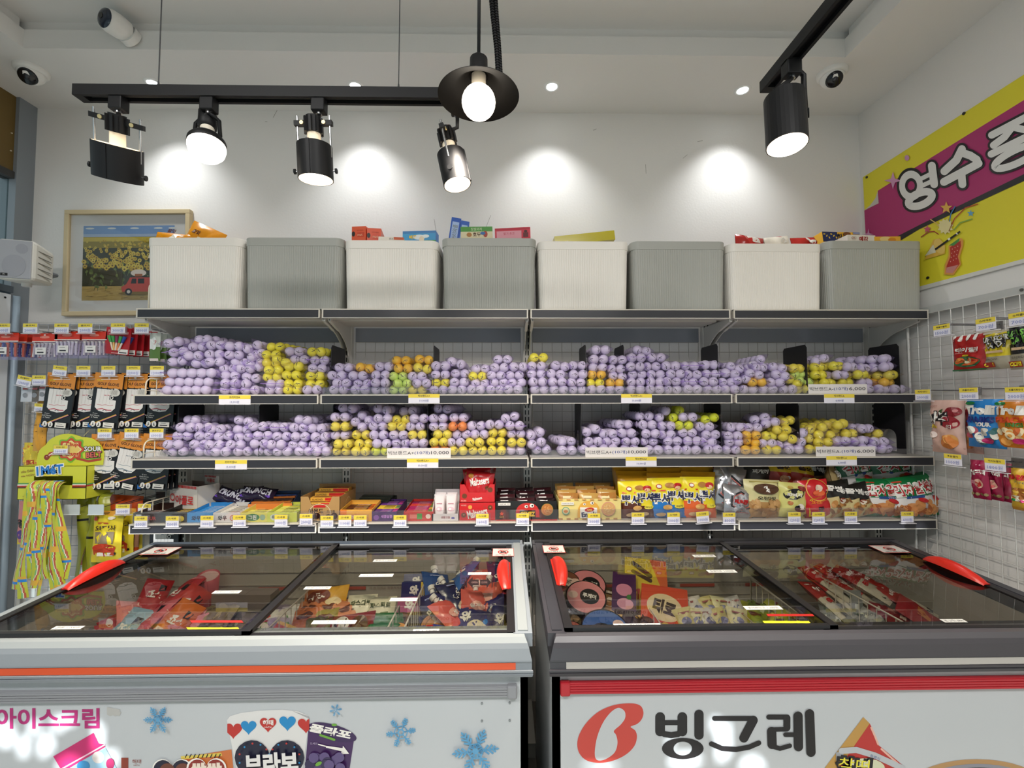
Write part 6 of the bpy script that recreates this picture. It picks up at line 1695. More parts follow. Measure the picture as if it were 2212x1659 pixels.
mb = MB(); mb.box((-.045, -.0055, -.078), (-.02, -.0045, -.066), DK); mb.art([a_text('JBL', -.0325, -.072, .006, WHT)], front(-.0055)); mb.obj('badge', t)
mb = MB(); mb.tube([(.03, .13, -.02), (.05, .18, -.02), (-.02, .22, -.03)], .012, mat('#8d9197', .4, .4), 8); mb.rod((.0, .08, -.105), (.0, .08, -.08), .018, mat('#d8d6d2', .4), 14); mb.obj('mount_bracket', t)

# ================================================================== right wall: banner
BO = .004
S_B = lambda x, y, o: atR(x, y, BO + o)
bt = lambda x: 383 - .638 * (x - 1864)
bb = lambda x: 616 - .266 * (x - 1997)
BYEL, BMAG = mat('#e6da33', .5), mat('#b0306e', .5)
t = thing('banner', 'yellow and magenta banner with big white lettering on the right wall', 'banner', (0, 0, 0))
XR = 2620
sub = lambda pts, n: [(a[0] + (b[0] - a[0]) * i / n, a[1] + (b[1] - a[1]) * i / n) for a, b in zip(pts, pts[1:]) for i in range(n)] + [pts[-1]]
mb = MB()
mb.art([a_poly([(1864, 383), (1877, bb(1877)), (XR, bb(XR)), (XR, bt(XR))], BYEL),
        a_poly([(1896, 412), (1898, 439), (1867, 455), (1872, 545), (1937, 511), (1990, 484), (2212, 376), (XR, 178), (XR, -37)], BMAG),
        a_poly([(1868, 545), (1937, 511), (1990, 484), (2212, 376), (XR, 178), (XR, 200), (2212, 391), (1986, 495), (1946, 519), (1880, 560)], DK),
        a_poly([(1896, 413), (1898, 439), (1866, 455), (1880, 443), (1891, 428)], mat('#cfc9bf', .5))], S_B, .0, .0006)
mb.add([atR(1877, bb(1877), 0), atR(XR, bb(XR), 0), atR(XR, bb(XR) + 9, 0), atR(1877, bb(1877) + 9, 0), atR(1877, bb(1877), .008), atR(XR, bb(XR), .008), atR(XR, bb(XR) + 9, .008), atR(1877, bb(1877) + 9, .008)], [(4, 5, 6, 7), (0, 1, 5, 4), (7, 6, 2, 3), (0, 4, 7, 3), (1, 2, 6, 5)], mat('#dcdad4', .5))
mb.obj('banner_sheet', t)
def letter(m, w, o):
    L = []
    L += [a_ring(1968, 401, 13 - o, 13 + w + o - 4, m, 28, 1.25)]
    L += [a_line([(2013, 358), (2018, 398)], w + 2 * o, m), a_line([(1986, 388), (2012, 375)], w * .55 + 2 * o, m), a_line([(1988, 403), (2016, 390)], w * .55 + 2 * o, m)]
    rr = []
    a0 = -.40
    for i in range(33):
        a = 2 * PI * i / 32
        x, y = 27 * math.cos(a), 13 * math.sin(a)
        rr.append((1988 + x * math.cos(a0) - y * math.sin(a0), 430 + x * math.sin(a0) + y * math.cos(a0)))
    L.append(a_line(rr, w * .95 + 2 * o, m))
    L += [a_line([(2078, 322), (2066, 346), (2040, 370)], w + 2 * o, m), a_line([(2078, 330), (2096, 336), (2110, 345)], w + 2 * o, m), a_line([(2039, 393), (2114, 353)], w + 2 * o, m), a_line([(2077, 376), (2079, 398)], w + 2 * o, m, True)]
    L += [a_line([(2142, 292), (2222, 250)], w * .9 + 2 * o, m), a_line([(2186, 275), (2170, 296), (2146, 314)], w * .9 + 2 * o, m), a_line([(2190, 275), (2225, 283)], w * .9 + 2 * o, m), a_line([(2141, 333), (2250, 280)], w * .9 + 2 * o, m)]
    rr = []
    for i in range(33):
        a = 2 * PI * i / 32
        x, y = 52 * math.cos(a), 14 * math.sin(a)
        rr.append((2196 + x * math.cos(-.45) - y * math.sin(-.45), 338 + x * math.sin(-.45) + y * math.cos(-.45)))
    L.append(a_line(rr, w * .9 + 2 * o, m))
    return L
mb = MB(); mb.art(letter(DK, 17, 5), S_B, .0030, .0001); mb.art(letter(mat('#e6e5e2', .5), 17, 0), S_B, .0050, .0001); mb.obj('lettering', t)
PNK = mat('#d49ac0', .5)
deco = [a_star(1929, 390, 19, 6, 4, PNK), a_ell(1959, 341, 5, 6, PNK), a_star(1876, 506, 12, 3, 4, PNK), a_star(2042, 489, 18, 13, 11, mat('#e8dca0', .5)), a_star(2044, 449, 14, 6, 5, mat('#e0b050', .5), PI), a_star(2003, 495, 9, 4, 5, mat('#c0506a', .5), PI), a_star(2097, 461, 8, 3.5, 5, mat('#6aa6c8', .5), PI),
        a_line([(2050, 499), (2062, 472), (2085, 449), (2112, 441)], 2.2, mat('#b5452a', .5)), a_line([(2051, 478), (2054, 462), (2063, 446)], 2.2, mat('#3a7ab0', .5)), a_line([(2061, 496), (2074, 481), (2100, 473)], 2.5, mat('#8ab04a', .5)), a_line([(1990, 512), (2005, 501), (2018, 500), (2027, 506)], 2.2, mat('#a0402a', .5)), a_line([(2010, 474), (2022, 482), (2028, 488)], 2.2, mat('#d8b86a', .5)),
        a_poly([(1997, 561), (2016, 518), (2030, 515), (2042, 530), (2041, 548)], mat('#e2b44a', .5)), a_ell(2029, 532, 11, 17, mat('#e8c46a', .5), 18, -.4), a_poly([(1998, 553), (2016, 528), (2022, 545)], mat('#ddd8c0', .5)),
        a_poly([(2049, 531), (2076, 514), (2081, 520), (2080, 532), (2073, 555), (2076, 571), (2060, 594), (2040, 593), (2041, 572), (2049, 553)], mat('#e09a4a', .5)), a_poly([(2052, 534), (2075, 520), (2076, 531), (2069, 554), (2073, 570), (2058, 590), (2043, 589), (2045, 574), (2053, 554)], mat('#b5332a', .5)), a_poly([(2045, 578), (2070, 572), (2058, 590), (2043, 589)], mat('#cf8a84', .5)), a_poly([(2050, 530), (2073, 514), (2072, 521), (2060, 531)], mat('#4f8f4a', .5))]
deco += [a_ell(2057 + 6 * (i % 3) - (i // 3) * 1.2, 538 + 9 * (i // 3) - 3 * (i % 3), 1, 1.4, mat('#e8b0a0', .5), 6) for i in range(12)]
deco += [a_line([(2020, 539), (2074, 500)], 4, DK, False), a_line([(2048, 518), (2052, 515)], 4.4, WHT, False), a_line([(2066, 506), (2068, 504)], 4.4, WHT, False)]
for nm, part in (('sparkle_print', deco[:3]), ('starburst_print', deco[3:4]), ('star_print', deco[4:5]), ('star_print', deco[5:6]), ('star_print', deco[6:7]), ('streamer_print', deco[7:9]), ('streamer_print', deco[9:10]), ('streamer_print', deco[10:12]), ('cone_print', deco[12:15]), ('stocking_print', deco[15:19] + deco[19:31]), ('wand_print', deco[31:])):
    mb = MB(); mb.art(part, S_B, .0044 if nm != 'wand_print' else .0066, .0001); mb.obj(nm, t)
for px, py in ((1873, 383), (2083, 245), (2005, 600)):
    p = atR(px, py, BO); mb = MB(); mb.rod(p, p + V((-.004, 0, 0)), .006, mat('#3c3c3c', .4, .6), 10); mb.obj('eyelet', t)

# ------------------------------------------------------------------ right wall: candy on hooks
def hangR(px, pyb, wpx, hpx, off, base, art, lab, seed, grp=None, t=.03, ry=0.0, cat='candy bag', kw=1.0):
    P = atR(px, pyb, off)
    w = wpx * P.y ** 2 / (F * P.x) * kw; h = hpx * P.y / F
    o = pillow(w, h, t, base, art(w, h) if callable(art) else art, seed, wr=.004).obj('candy_bag', None, P, (0, ry, RROT))
    return tag(o, lab, cat, grp)
def hookR(px, py, lab, off=.26):
    P = atR(px, py, off)
    t = thing('display_hook', lab, 'display hook', P, (0, 0, RROT), 'hooks on the right wire panel')
    mb = MB(); L = off - RO
    for s in (-.012, .012): mb.rod((s, 0, 0), (s, L, 0), .0018, hookm, 6)
    mb.rod((-.012, 0, 0), (.012, 0, 0), .0018, hookm, 6); mb.obj('prongs', t)
    mb = MB(); mb.box((-.02, L - .008, -.02), (.02, L - .002, .012), mat('#8a8886', .35, .6)); mb.obj('hook_plate', t)
def cardR(px, py, hd, pr, lab, off=.265, tilt=0.0):
    price_card(0, 0, .062 * F, .041 * F, hd, pr, lab, P=atR(px, py, off), rot=RROT, holder=True, tilt=tilt)
redb = lambda u, v: mat('#b5201f', .3)
def tteok(w, h):
    return [a_line([(-w * .4 + w * .22 * i, h * .98), (-w * .4 + w * .22 * i, h * .88)], w * .10, WHT) for i in range(4)] + [a_text('떡볶이젤리', 0, h * .58, h * .12, WHT, w=w * .7, off=.04, rot=-.03), a_rect(-w * .34, h * .49, w * .3, h * .505, mat('#e0a09a', .4)), a_ell(0, h * .42, w * .12, h * .025, YELB, 12), a_ell(-w * .0, h * .24, w * .38, h * .15, mat('#2f6a44', .4), 20), a_ell(.0, h * .25, w * .34, h * .11, mat('#d8622c', .4), 18), a_ell(w * .08, h * .27, w * .13, h * .07, mat('#e8dcb8', .4), 14, .4), a_ell(w * .06, h * .27, w * .05, h * .04, mat('#e0a02c', .4), 10), a_ell(-w * .2, h * .3, w * .1, h * .05, mat('#e88a3c', .4), 10, .5), a_rect(-w * .5, h * .0, w * .5, h * .04, mat('#2f6a44', .4))]
for j in range(2):
    hangR(2097 + 13 * j, 800, 76, 78, .20 - .06 * j, redb, tteok, 'red candy bag with white scalloped top, %s on its hook' % ['front', 'second'][j], 400 + j, 'red scalloped candy bags')
def sour(c1, c2, o):
    def base(u, v): return mat(c1, .3) if v > .36 else mat('#a9a08c', .35)
    def art(w, h):
        q = random.Random(3)
        sp = [a_poly([(-w * .45 + w * .15 * i, h * .55), (-w * .36 + w * .15 * i, h * .55), (-w * .36 + w * .14 * i, h * (.36 + .05 * (i % 2)))], mat(c1, .3)) for i in range(6)]
        return sp + [a_text('SUPER SOUR', 0, h * .80, h * .13, DK, w=w * .92, off=.12, rot=.08), a_text('SUPER SOUR', 0, h * .80, h * .13, mat(c2, .3), w=w * .92, off=.04, rot=.08), a_text('CANDY', w * .05, h * .64, h * .15, DK, w=w * .7, off=.12, rot=.08), a_text('CANDY', w * .05, h * .64, h * .15, mat(c2, .3), w=w * .7, off=.04, rot=.08), a_rect(-w * .45, h * .05, w * .0, h * .18, mat('#b0302c', .35)), a_text('CCFS!', -w * .2, h * .12, h * .08, YELB, w=w * .36, off=.06), a_rect(-w * .48, h * .94, w * .48, h * .99, mat('#cfc6b4', .4)), a_rect(-w * .3, h * .42, w * .35, h * .48, mat('#d8b890', .4)), a_text('SOUR CANDY', -w * .1, h * .26, h * .05, DK, w=w * .5)]
    return base, art
b, a = sour('#e6cf2a', '#efece4', 0)
hangR(2160, 797, 62, 84, .20, b, a, 'yellow sour candy bag with white lettering on the right wall', 410)
hangR(2128, 796, 60, 84, .15, mat('#a9a08c', .35), a, 'grey sour candy bag tucked behind the red one', 411, ry=.1)
b, a = sour('#26262a', '#7cc84a', 0)
hangR(2218, 797, 72, 102, .20, b, a, 'black sour candy bag with green lettering at the right edge', 412)
for px, py, hd, pr, lab, tp in ((2034, 713, '떡볶이젤리', '1500원', 'price card in front of the red scalloped candy', 0), (2129, 700, '슈퍼레몬', '700원', 'price card over the yellow sour candy', 0), (2203, 688, '슈퍼콜라', '700원', 'price card over the black sour candy', 0)):
    hookR(px, py - 12, 'wall hook behind the %s' % lab); cardR(px, py, hd, pr, lab, tilt=0)
# second row
plb = lambda u, v: mat('#d9b2a4', .35)
def plum(w, h):
    return [a_ell(w * .28, h * .78, w * .2, h * .09, mat('#8f1f2a', .3), 18), a_ell(w * .2, h * .58, w * .26, h * .12, mat('#9c2632', .3), 20), a_ell(w * .34, h * .8, w * .06, h * .03, mat('#d88a8a', .3), 10), a_poly([(0, h * .74), (-w * .1, h * .80), (w * .02, h * .84)], mat('#3a5a2a', .4)), a_text('자두', -w * .15, h * .66, h * .22, DK, w=w * .62, off=.12), a_text('자두', -w * .15, h * .66, h * .22, WHT, w=w * .62, off=.05), a_text('Plum', -w * .26, h * .50, h * .06, mat('#e8c82a', .4), off=.05), a_text('캔디', w * .18, h * .50, h * .07, WHT, off=.03), a_ell(w * .15, h * .22, w * .24, h * .13, mat('#d8823c', .35), 20, .3), a_ell(w * .22, h * .27, w * .18, h * .09, mat('#e0a25a', .35), 16), a_ell(-w * .3, h * .34, w * .12, h * .06, mat('#efdcd4', .4), 14), a_text('ROTT', -w * .28, h * .88, h * .04, mat('#b06a5a', .4)), a_rect(-w * .5, h * .10, w * .5, h * .12, mat('#c09488', .4))]
hangR(2051, 979, 74, 116, .20, plb, plum, 'pale pink plum candy bag, nearest the shelf on the right wall', 420, 'plum candy bags', t=.045)
hangR(2092, 978, 66, 112, .15, plb, plum, 'pale pink plum candy bag behind the front one', 421, 'plum candy bags', t=.045)
def trol(bg, w1, c1, w2, c2, fill, sd):
    def art(w, h):
        q = random.Random(sd)
        o = [a_ell(q.uniform(-.38, .38) * w, q.uniform(.12, .38) * h, w * .12, h * .055, mat(fill[k % len(fill)], .35), 12, q.uniform(0, 3)) for k in range(14)]
        return o + [a_ell(-w * .3, h * .92, w * .15, h * .035, GRN, 12), a_text('Trolli', -w * .02, h * .78, h * .16, WHT, w=w * .78, off=.08), a_text(w1, 0, h * .58, h * .11, mat(c1, .35), w=w * .74, off=.06), a_text(w2, w * .1, h * .48, h * .08, mat(c2, .35), w=w * .4, off=.05), a_ell(w * .2, h * .15, w * .16, h * .06, MAG, 14), a_ring(0, h * .25, w * .05, w * .11, mat(fill[0], .35), 16)]
    return art
bluef = lambda u, v: mat('#2b86cf', .3)
hangR(2133, 967, 82, 106, .20, bluef, trol('#2b86cf', 'SHARKS', '#1a2c7a', 'SOUR', '#e8e4dc', ['#e8e4d8', '#3a6a6a', '#b04a5a', '#d9d4c8'], 5), 'blue jelly candy bag with white lettering on the right wall', 422, t=.045)
hangR(2200, 968, 92, 106, .20, mat('#e58a26', .3), trol('#e58a26', 'PEACH', '#d8502a', 'RINGS', '#3a7a2c', ['#f0dcb0', '#e8a04a', '#e8c88a', '#d8703a'], 6), 'orange peach ring candy bag at the right edge', 423, t=.045)
for px, py, hd, pr, lab in ((1993, 853, '자두캔디', '2000원', 'price card at the end of the upper ball shelf'), (2092, 850, '트롤리상어', '2000원', 'price card over the blue jelly candy'), (2195, 850, '트롤리복숭아', '2000원', 'price card over the orange peach rings')):
    hookR(px, py - 10, 'wall hook behind the %s' % lab); cardR(px, py, hd, pr, lab)
# third row
def gusl(w, h):
    return [a_rect(-w * .5, h * .60, w * .5, h * .78, DK), a_text('구슬젤리', 0, h * .69, h * .13, WHT, w=w * .9, off=.05), a_ell(w * .1, h * .40, w * .26, h * .12, mat('#e0b09a', .4), 16), a_ell(w * .1, h * .40, w * .18, h * .085, mat('#c8302c', .4), 14), a_rect(-w * .38, h * .36, -w * .1, h * .48, mat('#d88a9a', .4))] + [a_ell(w * (-.4 + .2 * i), h * .13, w * .09, h * .04, mat('#8a7a4a', .4), 8) for i in range(5)] + [a_ell(w * (-.3 + .3 * i), h * .88, w * .03, h * .012, mat('#d8a0b0', .4), 6) for i in range(3)]
for j, (px, off) in enumerate(((2123, .20), (2150, .165), (2166, .13))):
    hangR(px, 1078 + 2 * j, 38, 84, off, mat('#9c1a44', .3), gusl, 'magenta jelly bead bag on the right wall, %s on its hook' % ['front', 'second', 'third'][j], 430 + j, 'magenta jelly bead bags', ry=-.05 + .05 * j)
hb = lambda u, v: mat('#e2b53a', .3) if v > .12 else mat('#d89a2a', .3)
def hari(w, h):
    return [a_text('HARIBO', .0, h * .80, h * .10, RED, w=w * .84, off=.08), a_text('Fruity', .05 * w, h * .68, h * .06, mat('#5a6a5a', .4), w=w * .5), a_rect(-w * .5, h * .58, w * .5, h * .61, mat('#c03a2a', .4)), a_ell(0, h * .42, w * .36, h * .14, mat('#a8642c', .4), 18), a_ell(0, h * .50, w * .34, h * .07, mat('#d8b04a', .4), 16), a_ell(-w * .1, h * .3, w * .3, h * .07, mat('#e8e0c8', .4), 14), a_ell(-w * .2, h * .26, w * .1, h * .03, GRN, 10), a_ell(w * .1, h * .25, w * .12, h * .03, MAG, 10), a_rect(-w * .5, h * .16, w * .5, h * .18, mat('#b03a3a', .4))]
hangR(2218, 1105, 60, 92, .20, hb, hari, 'yellow burger jelly bag at the right edge, lowest row', 440, t=.045)
for px, py, hd, pr, lab in ((2058, 993, '구슬젤리', '1000원', 'price card under the front plum candy bag'), (2149, 1004, '하리보젤리', '1800원', 'price card over the magenta jelly beads')):
    hookR(px + (52 if px < 2100 else 30), py + 5, 'wall hook behind the %s' % lab, .2); cardR(px, py, hd, pr, lab, tilt=-.02)

# ================================================================== chest freezers
YF, YK = 1.176, 1.876
ZF, ZK = atY(1100, 1381, YF).z, atY(1100, 1170, YK).z
def zt(y):
    return ZF + (ZK - ZF) * (y - YF) / (YK - YF)
def G(px, py, off=0.0):          # pixel -> the sloping glass plane
    d = ray(px, py)
    s = (ZK - ZF) / (YK - YF)
    z0 = ZF + off - YF * s
    t = (z0 - CAMZ) / (d.z - s * d.y)
    return V((0, 0, CAMZ)) + d * t
def hexa(mb, x0, x1, y0, y1, t, b, m):
    vs = [(x0, y0, zt(y0) + b), (x1, y0, zt(y0) + b), (x1, y1, zt(y1) + b), (x0, y1, zt(y1) + b), (x0, y0, zt(y0) + t), (x1, y0, zt(y0) + t), (x1, y1, zt(y1) + t), (x0, y1, zt(y1) + t)]
    mb.add(vs, [(0, 3, 2, 1), (4, 5, 6, 7), (0, 1, 5, 4), (1, 2, 6, 5), (2, 3, 7, 6), (3, 0, 4, 7)], m)
bodyw = mat('#bec2c5', .35)
liner = mat('#b5aea4', .6, bump=.15, bs=25)
lidblk = mat('#1b1a1c', .4)
handm = mat('#c8281c', .3)
def freezer(nm, x0, x1, rimc, lipc, stripe, stripeh, bar, lab, flip):
    t = thing('chest_freezer', lab, 'chest freezer', ((x0 + x1) / 2, (YF + YK) / 2, 0))
    T = Matrix.Translation(-V(t.location))
    def MM():
        m = MB(); m.T = T; return m
    rim, lip = mat(rimc, .35), mat(lipc, .3)
    yb = 1.197
    bx0, bx1 = x0 + .012, x1 - .012
    mb = MM()
    zb = ZF - .085
    mb.box((bx0, yb, .08), (bx1, yb + .02, zb), bodyw); mb.box((bx0, yb, .08), (bx0 + .02, YK - .02, zb), bodyw); mb.box((bx1 - .02, yb, .08), (bx1, YK - .02, zb), bodyw); mb.box((bx0, YK - .04, .08), (bx1, YK - .02, zb), bodyw); mb.box((bx0, yb, .08), (bx1, YK - .02, .1), bodyw)
    mb.box((bx0 + .03, yb + .03, 0), (bx1 - .03, YK - .05, .08), BLACK)
    mb.obj('cabinet_body', t)
    mb = MM()
    ix0, ix1, iy0, iy1, iz = x0 + .075, x1 - .075, yb + .05, YK - .055, .42
    zi = lambda y: zt(y) - .03
    P8 = lambda z: [(ix0, iy0, z if z else zi(iy0)), (ix1, iy0, z if z else zi(iy0)), (ix1, iy1, z if z else zi(iy1)), (ix0, iy1, z if z else zi(iy1))]
    a, b = P8(iz), P8(0)
    mb.add(a + b, [(0, 1, 2, 3), (0, 4, 5, 1), (1, 5, 6, 2), (2, 6, 7, 3), (3, 7, 4, 0)], liner)
    for k in range(5):
        z = ZK - .10 - .05 * k
        mb.box((ix0, iy1 - .003, z), (ix1, iy1, z + .004), mat('#a39c93', .6))
    mb.obj('inner_liner', t)
    mb = MM()
    for px in ((1340, 1500, 1640) if flip else (610, 760)):
        x = (px - 1090) / F * 1.82
        z = ZK - .16
        mb.art([a_rect(-.07, -.006, .07, .006, mat('#b5544a', .5)), a_text('이 선 이하로 진열하세요', .15, 0, .010, mat('#6a4a44', .5), w=.13)], plane((x, iy1 - .004, z), (1, 0, 0), (0, 0, 1), (0, -1, 0)))
    mb.obj('load_line_marking', t)
    # rim
    mb = MM()
    prof = [(yb + .05, .0), (YF + .022, .004), (YF + .008, .002), (YF, -.010), (YF - .004, -.022), (YF - .008, -.050), (YF - .008, -.054), (YF - .005, -.055), (YF - .005, -.074), (YF - .009, -.075), (YF - .009, -.080), (YF - .005, -.082), (YF - .008, -.084), (YF - .006, -.092), (yb + .05, -.092)]
    n = len(prof)
    ins = [.022, .022, .020, .014, .010, .003, .003, .003, .003, .0, .0, .002, 0, .002, .022]
    vs = [(x0 + i, y, ZF + z) for (y, z), i in zip(prof, ins)] + [(x1 - i, y, ZF + z) for (y, z), i in zip(prof, ins)]
    tri = geometry.tessellate_polygon([[V((y, z, 0)) for y, z in prof]])
    fs = [(i, (i + 1) % n, n + (i + 1) % n, n + i) for i in range(n)]
    for k, f in enumerate(fs):
        mb.add([vs[i] for i in f], [(0, 1, 2, 3)], lip if k in (0, 1, 2) else rim)
    mb.add(vs, [tuple(q) for q in tri] + [tuple(n + i for i in reversed(q)) for q in tri], rim)
    for s, xa, xb in ((0, x0, x0 + .05), (1, x1 - .05, x1)):
        hexa(mb, xa, xb, YF + .02, YK, .004, -.03, rim)
        o = .008
        hexa(mb, xa + (o if not s else 0), xb - (o if s else 0), YF + .02, YK - .0, -.03, -.092, rim)
        hexa(mb, xa + .012, xb - .012, YF + .03, YK - .01, .007, .004, lip if not flip else mat('#35353a', .35))
    hexa(mb, x0, x1, YK - .045, YK, .006, -.092, rim)
    hexa(mb, x0 + .01, x1 - .01, YK - .03, YK - .004, .009, .006, mat('#4a5563', .4) if not flip else mat('#1c1b1e', .4))
    mb.obj('top_rim', t)
    mb = MM()
    xs = .045
    mb.box((x0 + (.0 if not flip else xs), YF - .0065, ZF - .073), (x1 - (xs if not flip else 0), YF - .0050, ZF - .056), mat(stripe, .35))
    mb.obj('rim_stripe', t)
    # lids
    xm = (x0 + x1) / 2
    up = .004
    lids = (((x0 + .045, xm + .02), .010 if not flip else .010), ((xm - .02, x1 - .045), .0 if not flip else .0))
    if flip: lids = ((lids[0][0], .010), (lids[1][0], .0))
    for k, ((a, b), oz) in enumerate(lids):
        y0, y1 = YF + .024, YK - .045
        mb = MM()
        fw = .022
        hexa(mb, a, b, y0, y0 + .012, oz + .004, oz - .006, lidblk); hexa(mb, a, b, y1 - .020, y1, oz + .005, oz - .006, lidblk)
        wl = .018 if k == 0 else .022
        hexa(mb, a, a + fw, y0, y1, oz + .005, oz - .006, lidblk); hexa(mb, b - fw, b, y0, y1, oz + .005, oz - .006, lidblk)
        lid = mb.obj('lid_frame', t)
        mb = MM(); hexa(mb, a + fw, b - fw, y0 + .012, y1 - .02, oz + .002, oz - .001, GLASS); g = mb.obj('lid_glass', lid)
        # handle: a curved red tongue over the outer edge
        hx = a + .022 if k == 0 else b - .022
        sg = 1 if k == 0 else -1
        hy = 1.545
        mb = MM()
        def hf(u, v, hx=hx, sg=sg, hy=hy, oz=oz):
            s = (v - .5) * 2
            y = hy + s * .105
            wd = .009 + .008 * max(0, math.cos(s * PI / 2)) ** .8
            ang = u * PI * .9
            h = .006 + .034 * max(0, math.cos(s * PI / 2)) ** .7
            return V((hx - sg * .010 + sg * wd * 1.3 * (1 - math.cos(ang)) / 1.0, y, zt(y) + oz + .004 + h * math.sin(ang) ** .8 if math.sin(ang) > 0 else zt(y) + oz + .004))
        mb.grid(hf, 12, 20, handm)
        mb.grid(lambda u, v: hf(u, v) + V((0, 0, -.003)), 12, 20, handm)
        hexa(mb, min(hx - sg * .014, hx + sg * .002), max(hx - sg * .014, hx + sg * .002), hy - .1, hy + .1, oz + .008, oz + .004, handm)
        mb.obj('handle', lid)
    # bumper bar with grooves
    zb1, zb0 = atY(700, 1482, yb).z, atY(700, 1506, yb).z
    if flip: zb1, zb0 = atY(1700, 1464, yb).z, atY(1700, 1489, yb).z
    barm = mat(bar, .35)
    xa, xb_ = (bx0, x1 - .045) if not flip else (x0 + .035, bx1)
    h = zb1 - zb0
    prof = [(yb + .001, 0), (yb - .010, .002)]
    for k in range(4):
        z = h * (.08 + .22 * k)
        prof += [(yb - .013, z), (yb - .013, z + h * .15), (yb - .0105, z + h * .17), (yb - .0105, z + h * .2)]
    prof += [(yb - .010, h - .001), (yb + .001, h)]
    mb = MM(); mb.prism([(y, zb0 + z) for y, z in prof], xa, xb_, barm, 'x')
    ex = xb_ if not flip else xa
    mb.obj('bumper_bar', t)
    mb = MM(); mb.box((ex - .022, yb - .016, zb0 - .003), (ex + .004, yb + .001, zb1 + .003), barm) if not flip else mb.box((ex - .004, yb - .016, zb0 - .003), (ex + .022, yb + .001, zb1 + .003), barm)
    mb.obj('bumper_end_cap', t, bev=.004)
    return t, T, yb
XL0 = atY(330, 1171, YK).x; XL1 = atY(1126, 1170, YK).x + .004
XR0 = atY(1149, 1167, YK).x; XR1 = atY(1924, 1163, YK).x
FL, TL_, yb = freezer('l', XL0, XL1, '#868c92', '#939899', '#d9542a', 0, '#8f9094', 'chest freezer with grey rim, orange stripe and magenta lettering, on the left', False)
FR, TR_, yb = freezer('r', XR0, XR1, '#3b393e', '#4a484c', '#b5b1ab', 0, '#b3202c', 'chest freezer with black rim, red bumper bar and large black lettering, on the right', True)
PF = lambda x, y, o: atY(x, -y, yb - o)
def fart(t, T, name, items, lab=None, o0=.0008, do=.00025):
    mb = MB(); mb.T = T
    mb.art(items, PF, o0, do)
    o = mb.obj(name, t)
    if lab: o['label'] = lab
    return o
MGT = mat('#a8296c', .45)
fart(FL, TL_, 'lettering', [a_text('아이스크림', 103, -1552, 42, MGT, w=221, off=.03, res=4)])
SNW = mat('#5d9cc4', .45)
def flake(cx, cy, r, m, kind, rot):
    L = []
    for k in range(6):
        a = rot + PI / 3 * k
        c, s = math.cos(a), math.sin(a)
        pt = lambda x, y: (cx + x * c - y * s, cy + x * s + y * c)
        w = r * .075
        L.append(a_line([pt(r * .15, 0), pt(r * .92, 0)], w, m, False))
        for d, ln in ((.38, .26), (.56, .26), (.74, .18)) if kind != 2 else ((.5, .22), (.66, .2), (.82, .14)):
            for q in (-1, 1):
                L.append(a_line([pt(r * d, 0), pt(r * (d + ln * .75), q * r * ln * .75)], w * (1.1 if kind else .9), m, False))
        if kind != 2:
            L.append(a_poly([pt(r * .86, 0), pt(r * .94, r * .06), pt(r * 1.05, 0), pt(r * .94, -r * .06)], m))
            L.append(a_line([pt(r * .14, 0), pt(r * .28, r * .13), pt(r * .36, 0), pt(r * .28, -r * .13), pt(r * .14, 0)], w * .8, m, False))
        else:
            b = a + PI / 3
            L.append(a_line([(cx + r * .45 * math.cos(a), cy + r * .45 * math.sin(a)), (cx + r * .45 * math.cos(b), cy + r * .45 * math.sin(b))], w * .8, m, False))
    if kind == 2: L.append(a_ring(cx, cy, r * .13, r * .22, m, 12))
    else: L.append(a_ell(cx, cy, r * .14, r * .14, m, 12))
    return L
for cx, cy, r, k, ro in ((341, 1555, 31, 1, 0), (725, 1534, 14, 2, .2), (866, 1582, 34, 2, .15), (1027, 1623, 50, 1, .12)):
    fart(FL, TL_, 'snowflake_print', flake(cx, -cy, r, SNW, k, ro))
CUP = mat('#dcdbd9', .45)
hr, hb2 = mat('#b8322c', .45), mat('#2286c0', .45)
cup = [a_poly([(490, -1556), (497, -1547), (520, -1540), (560, -1535), (610, -1533), (645, -1537), (666, -1546), (668, -1556), (640, -1760), (530, -1760)], CUP), a_poly([(630, -1535), (666, -1547), (668, -1553)], mat('#a5a5a6', .45)),
       a_heart(504, -1577, 20, hr, (491, 530)), a_heart(537, -1570, 18, hb2), a_heart(579, -1564, 19, hr), a_heart(621, -1561, 19, hb2), a_heart(661, -1566, 19, hr, (640, 668)),
       a_heart(582, -1655, 80, mat('#16152e', .4))]
cup += [a_text('해태', 579, -1561, 11, WHT, w=22, off=.03), a_text('HAITAI', 579, -1571, 3.5, WHT, w=15)]
for i in range(26):
    tt = 2 * PI * i / 26
    x, y = 16 * math.sin(tt) ** 3 / 17, (13 * math.cos(tt) - 5 * math.cos(2 * tt) - 2 * math.cos(3 * tt) - math.cos(4 * tt)) / 17
    cup.append(a_star(582 + x * 70, -1655 + y * 70, 2.6, 1.6, 6, hb2 if i % 2 else hr))
cup.append(a_text('브라보', 586, -1648, 40, mat('#dedcda', .45), w=112, off=.05, rot=.06, res=3))
fart(FL, TL_, 'heart_cup_print', cup)
PRP = mat('#3e1f52', .4)
gc = [a_poly([(666, -1578), (764, -1602), (740, -1760), (650, -1760)], PRP), a_ell(718, -1582, 54, 17, mat('#33184a', .4), 28, -.27), a_text('폴라포', 714, -1580, 17, WHT, w=88, off=.05, rot=-.2, shear=.2), a_ell(722, -1566, 6, 3, mat('#6aa03a', .4), 10), a_line([(692, -1588), (722, -1598)], 5, mat('#6aa03a', .4)), a_poly([(704, -1611), (704, -1615), (738, -1623), (735, -1630), (754, -1628), (741, -1611), (740, -1616)], WHT), a_text('드세요', 678, -1606, 5, mat('#b9a8c4', .4), w=16), a_line([(688, -1608), (703, -1612)], 2.5, WHT)]
q = random.Random(4)
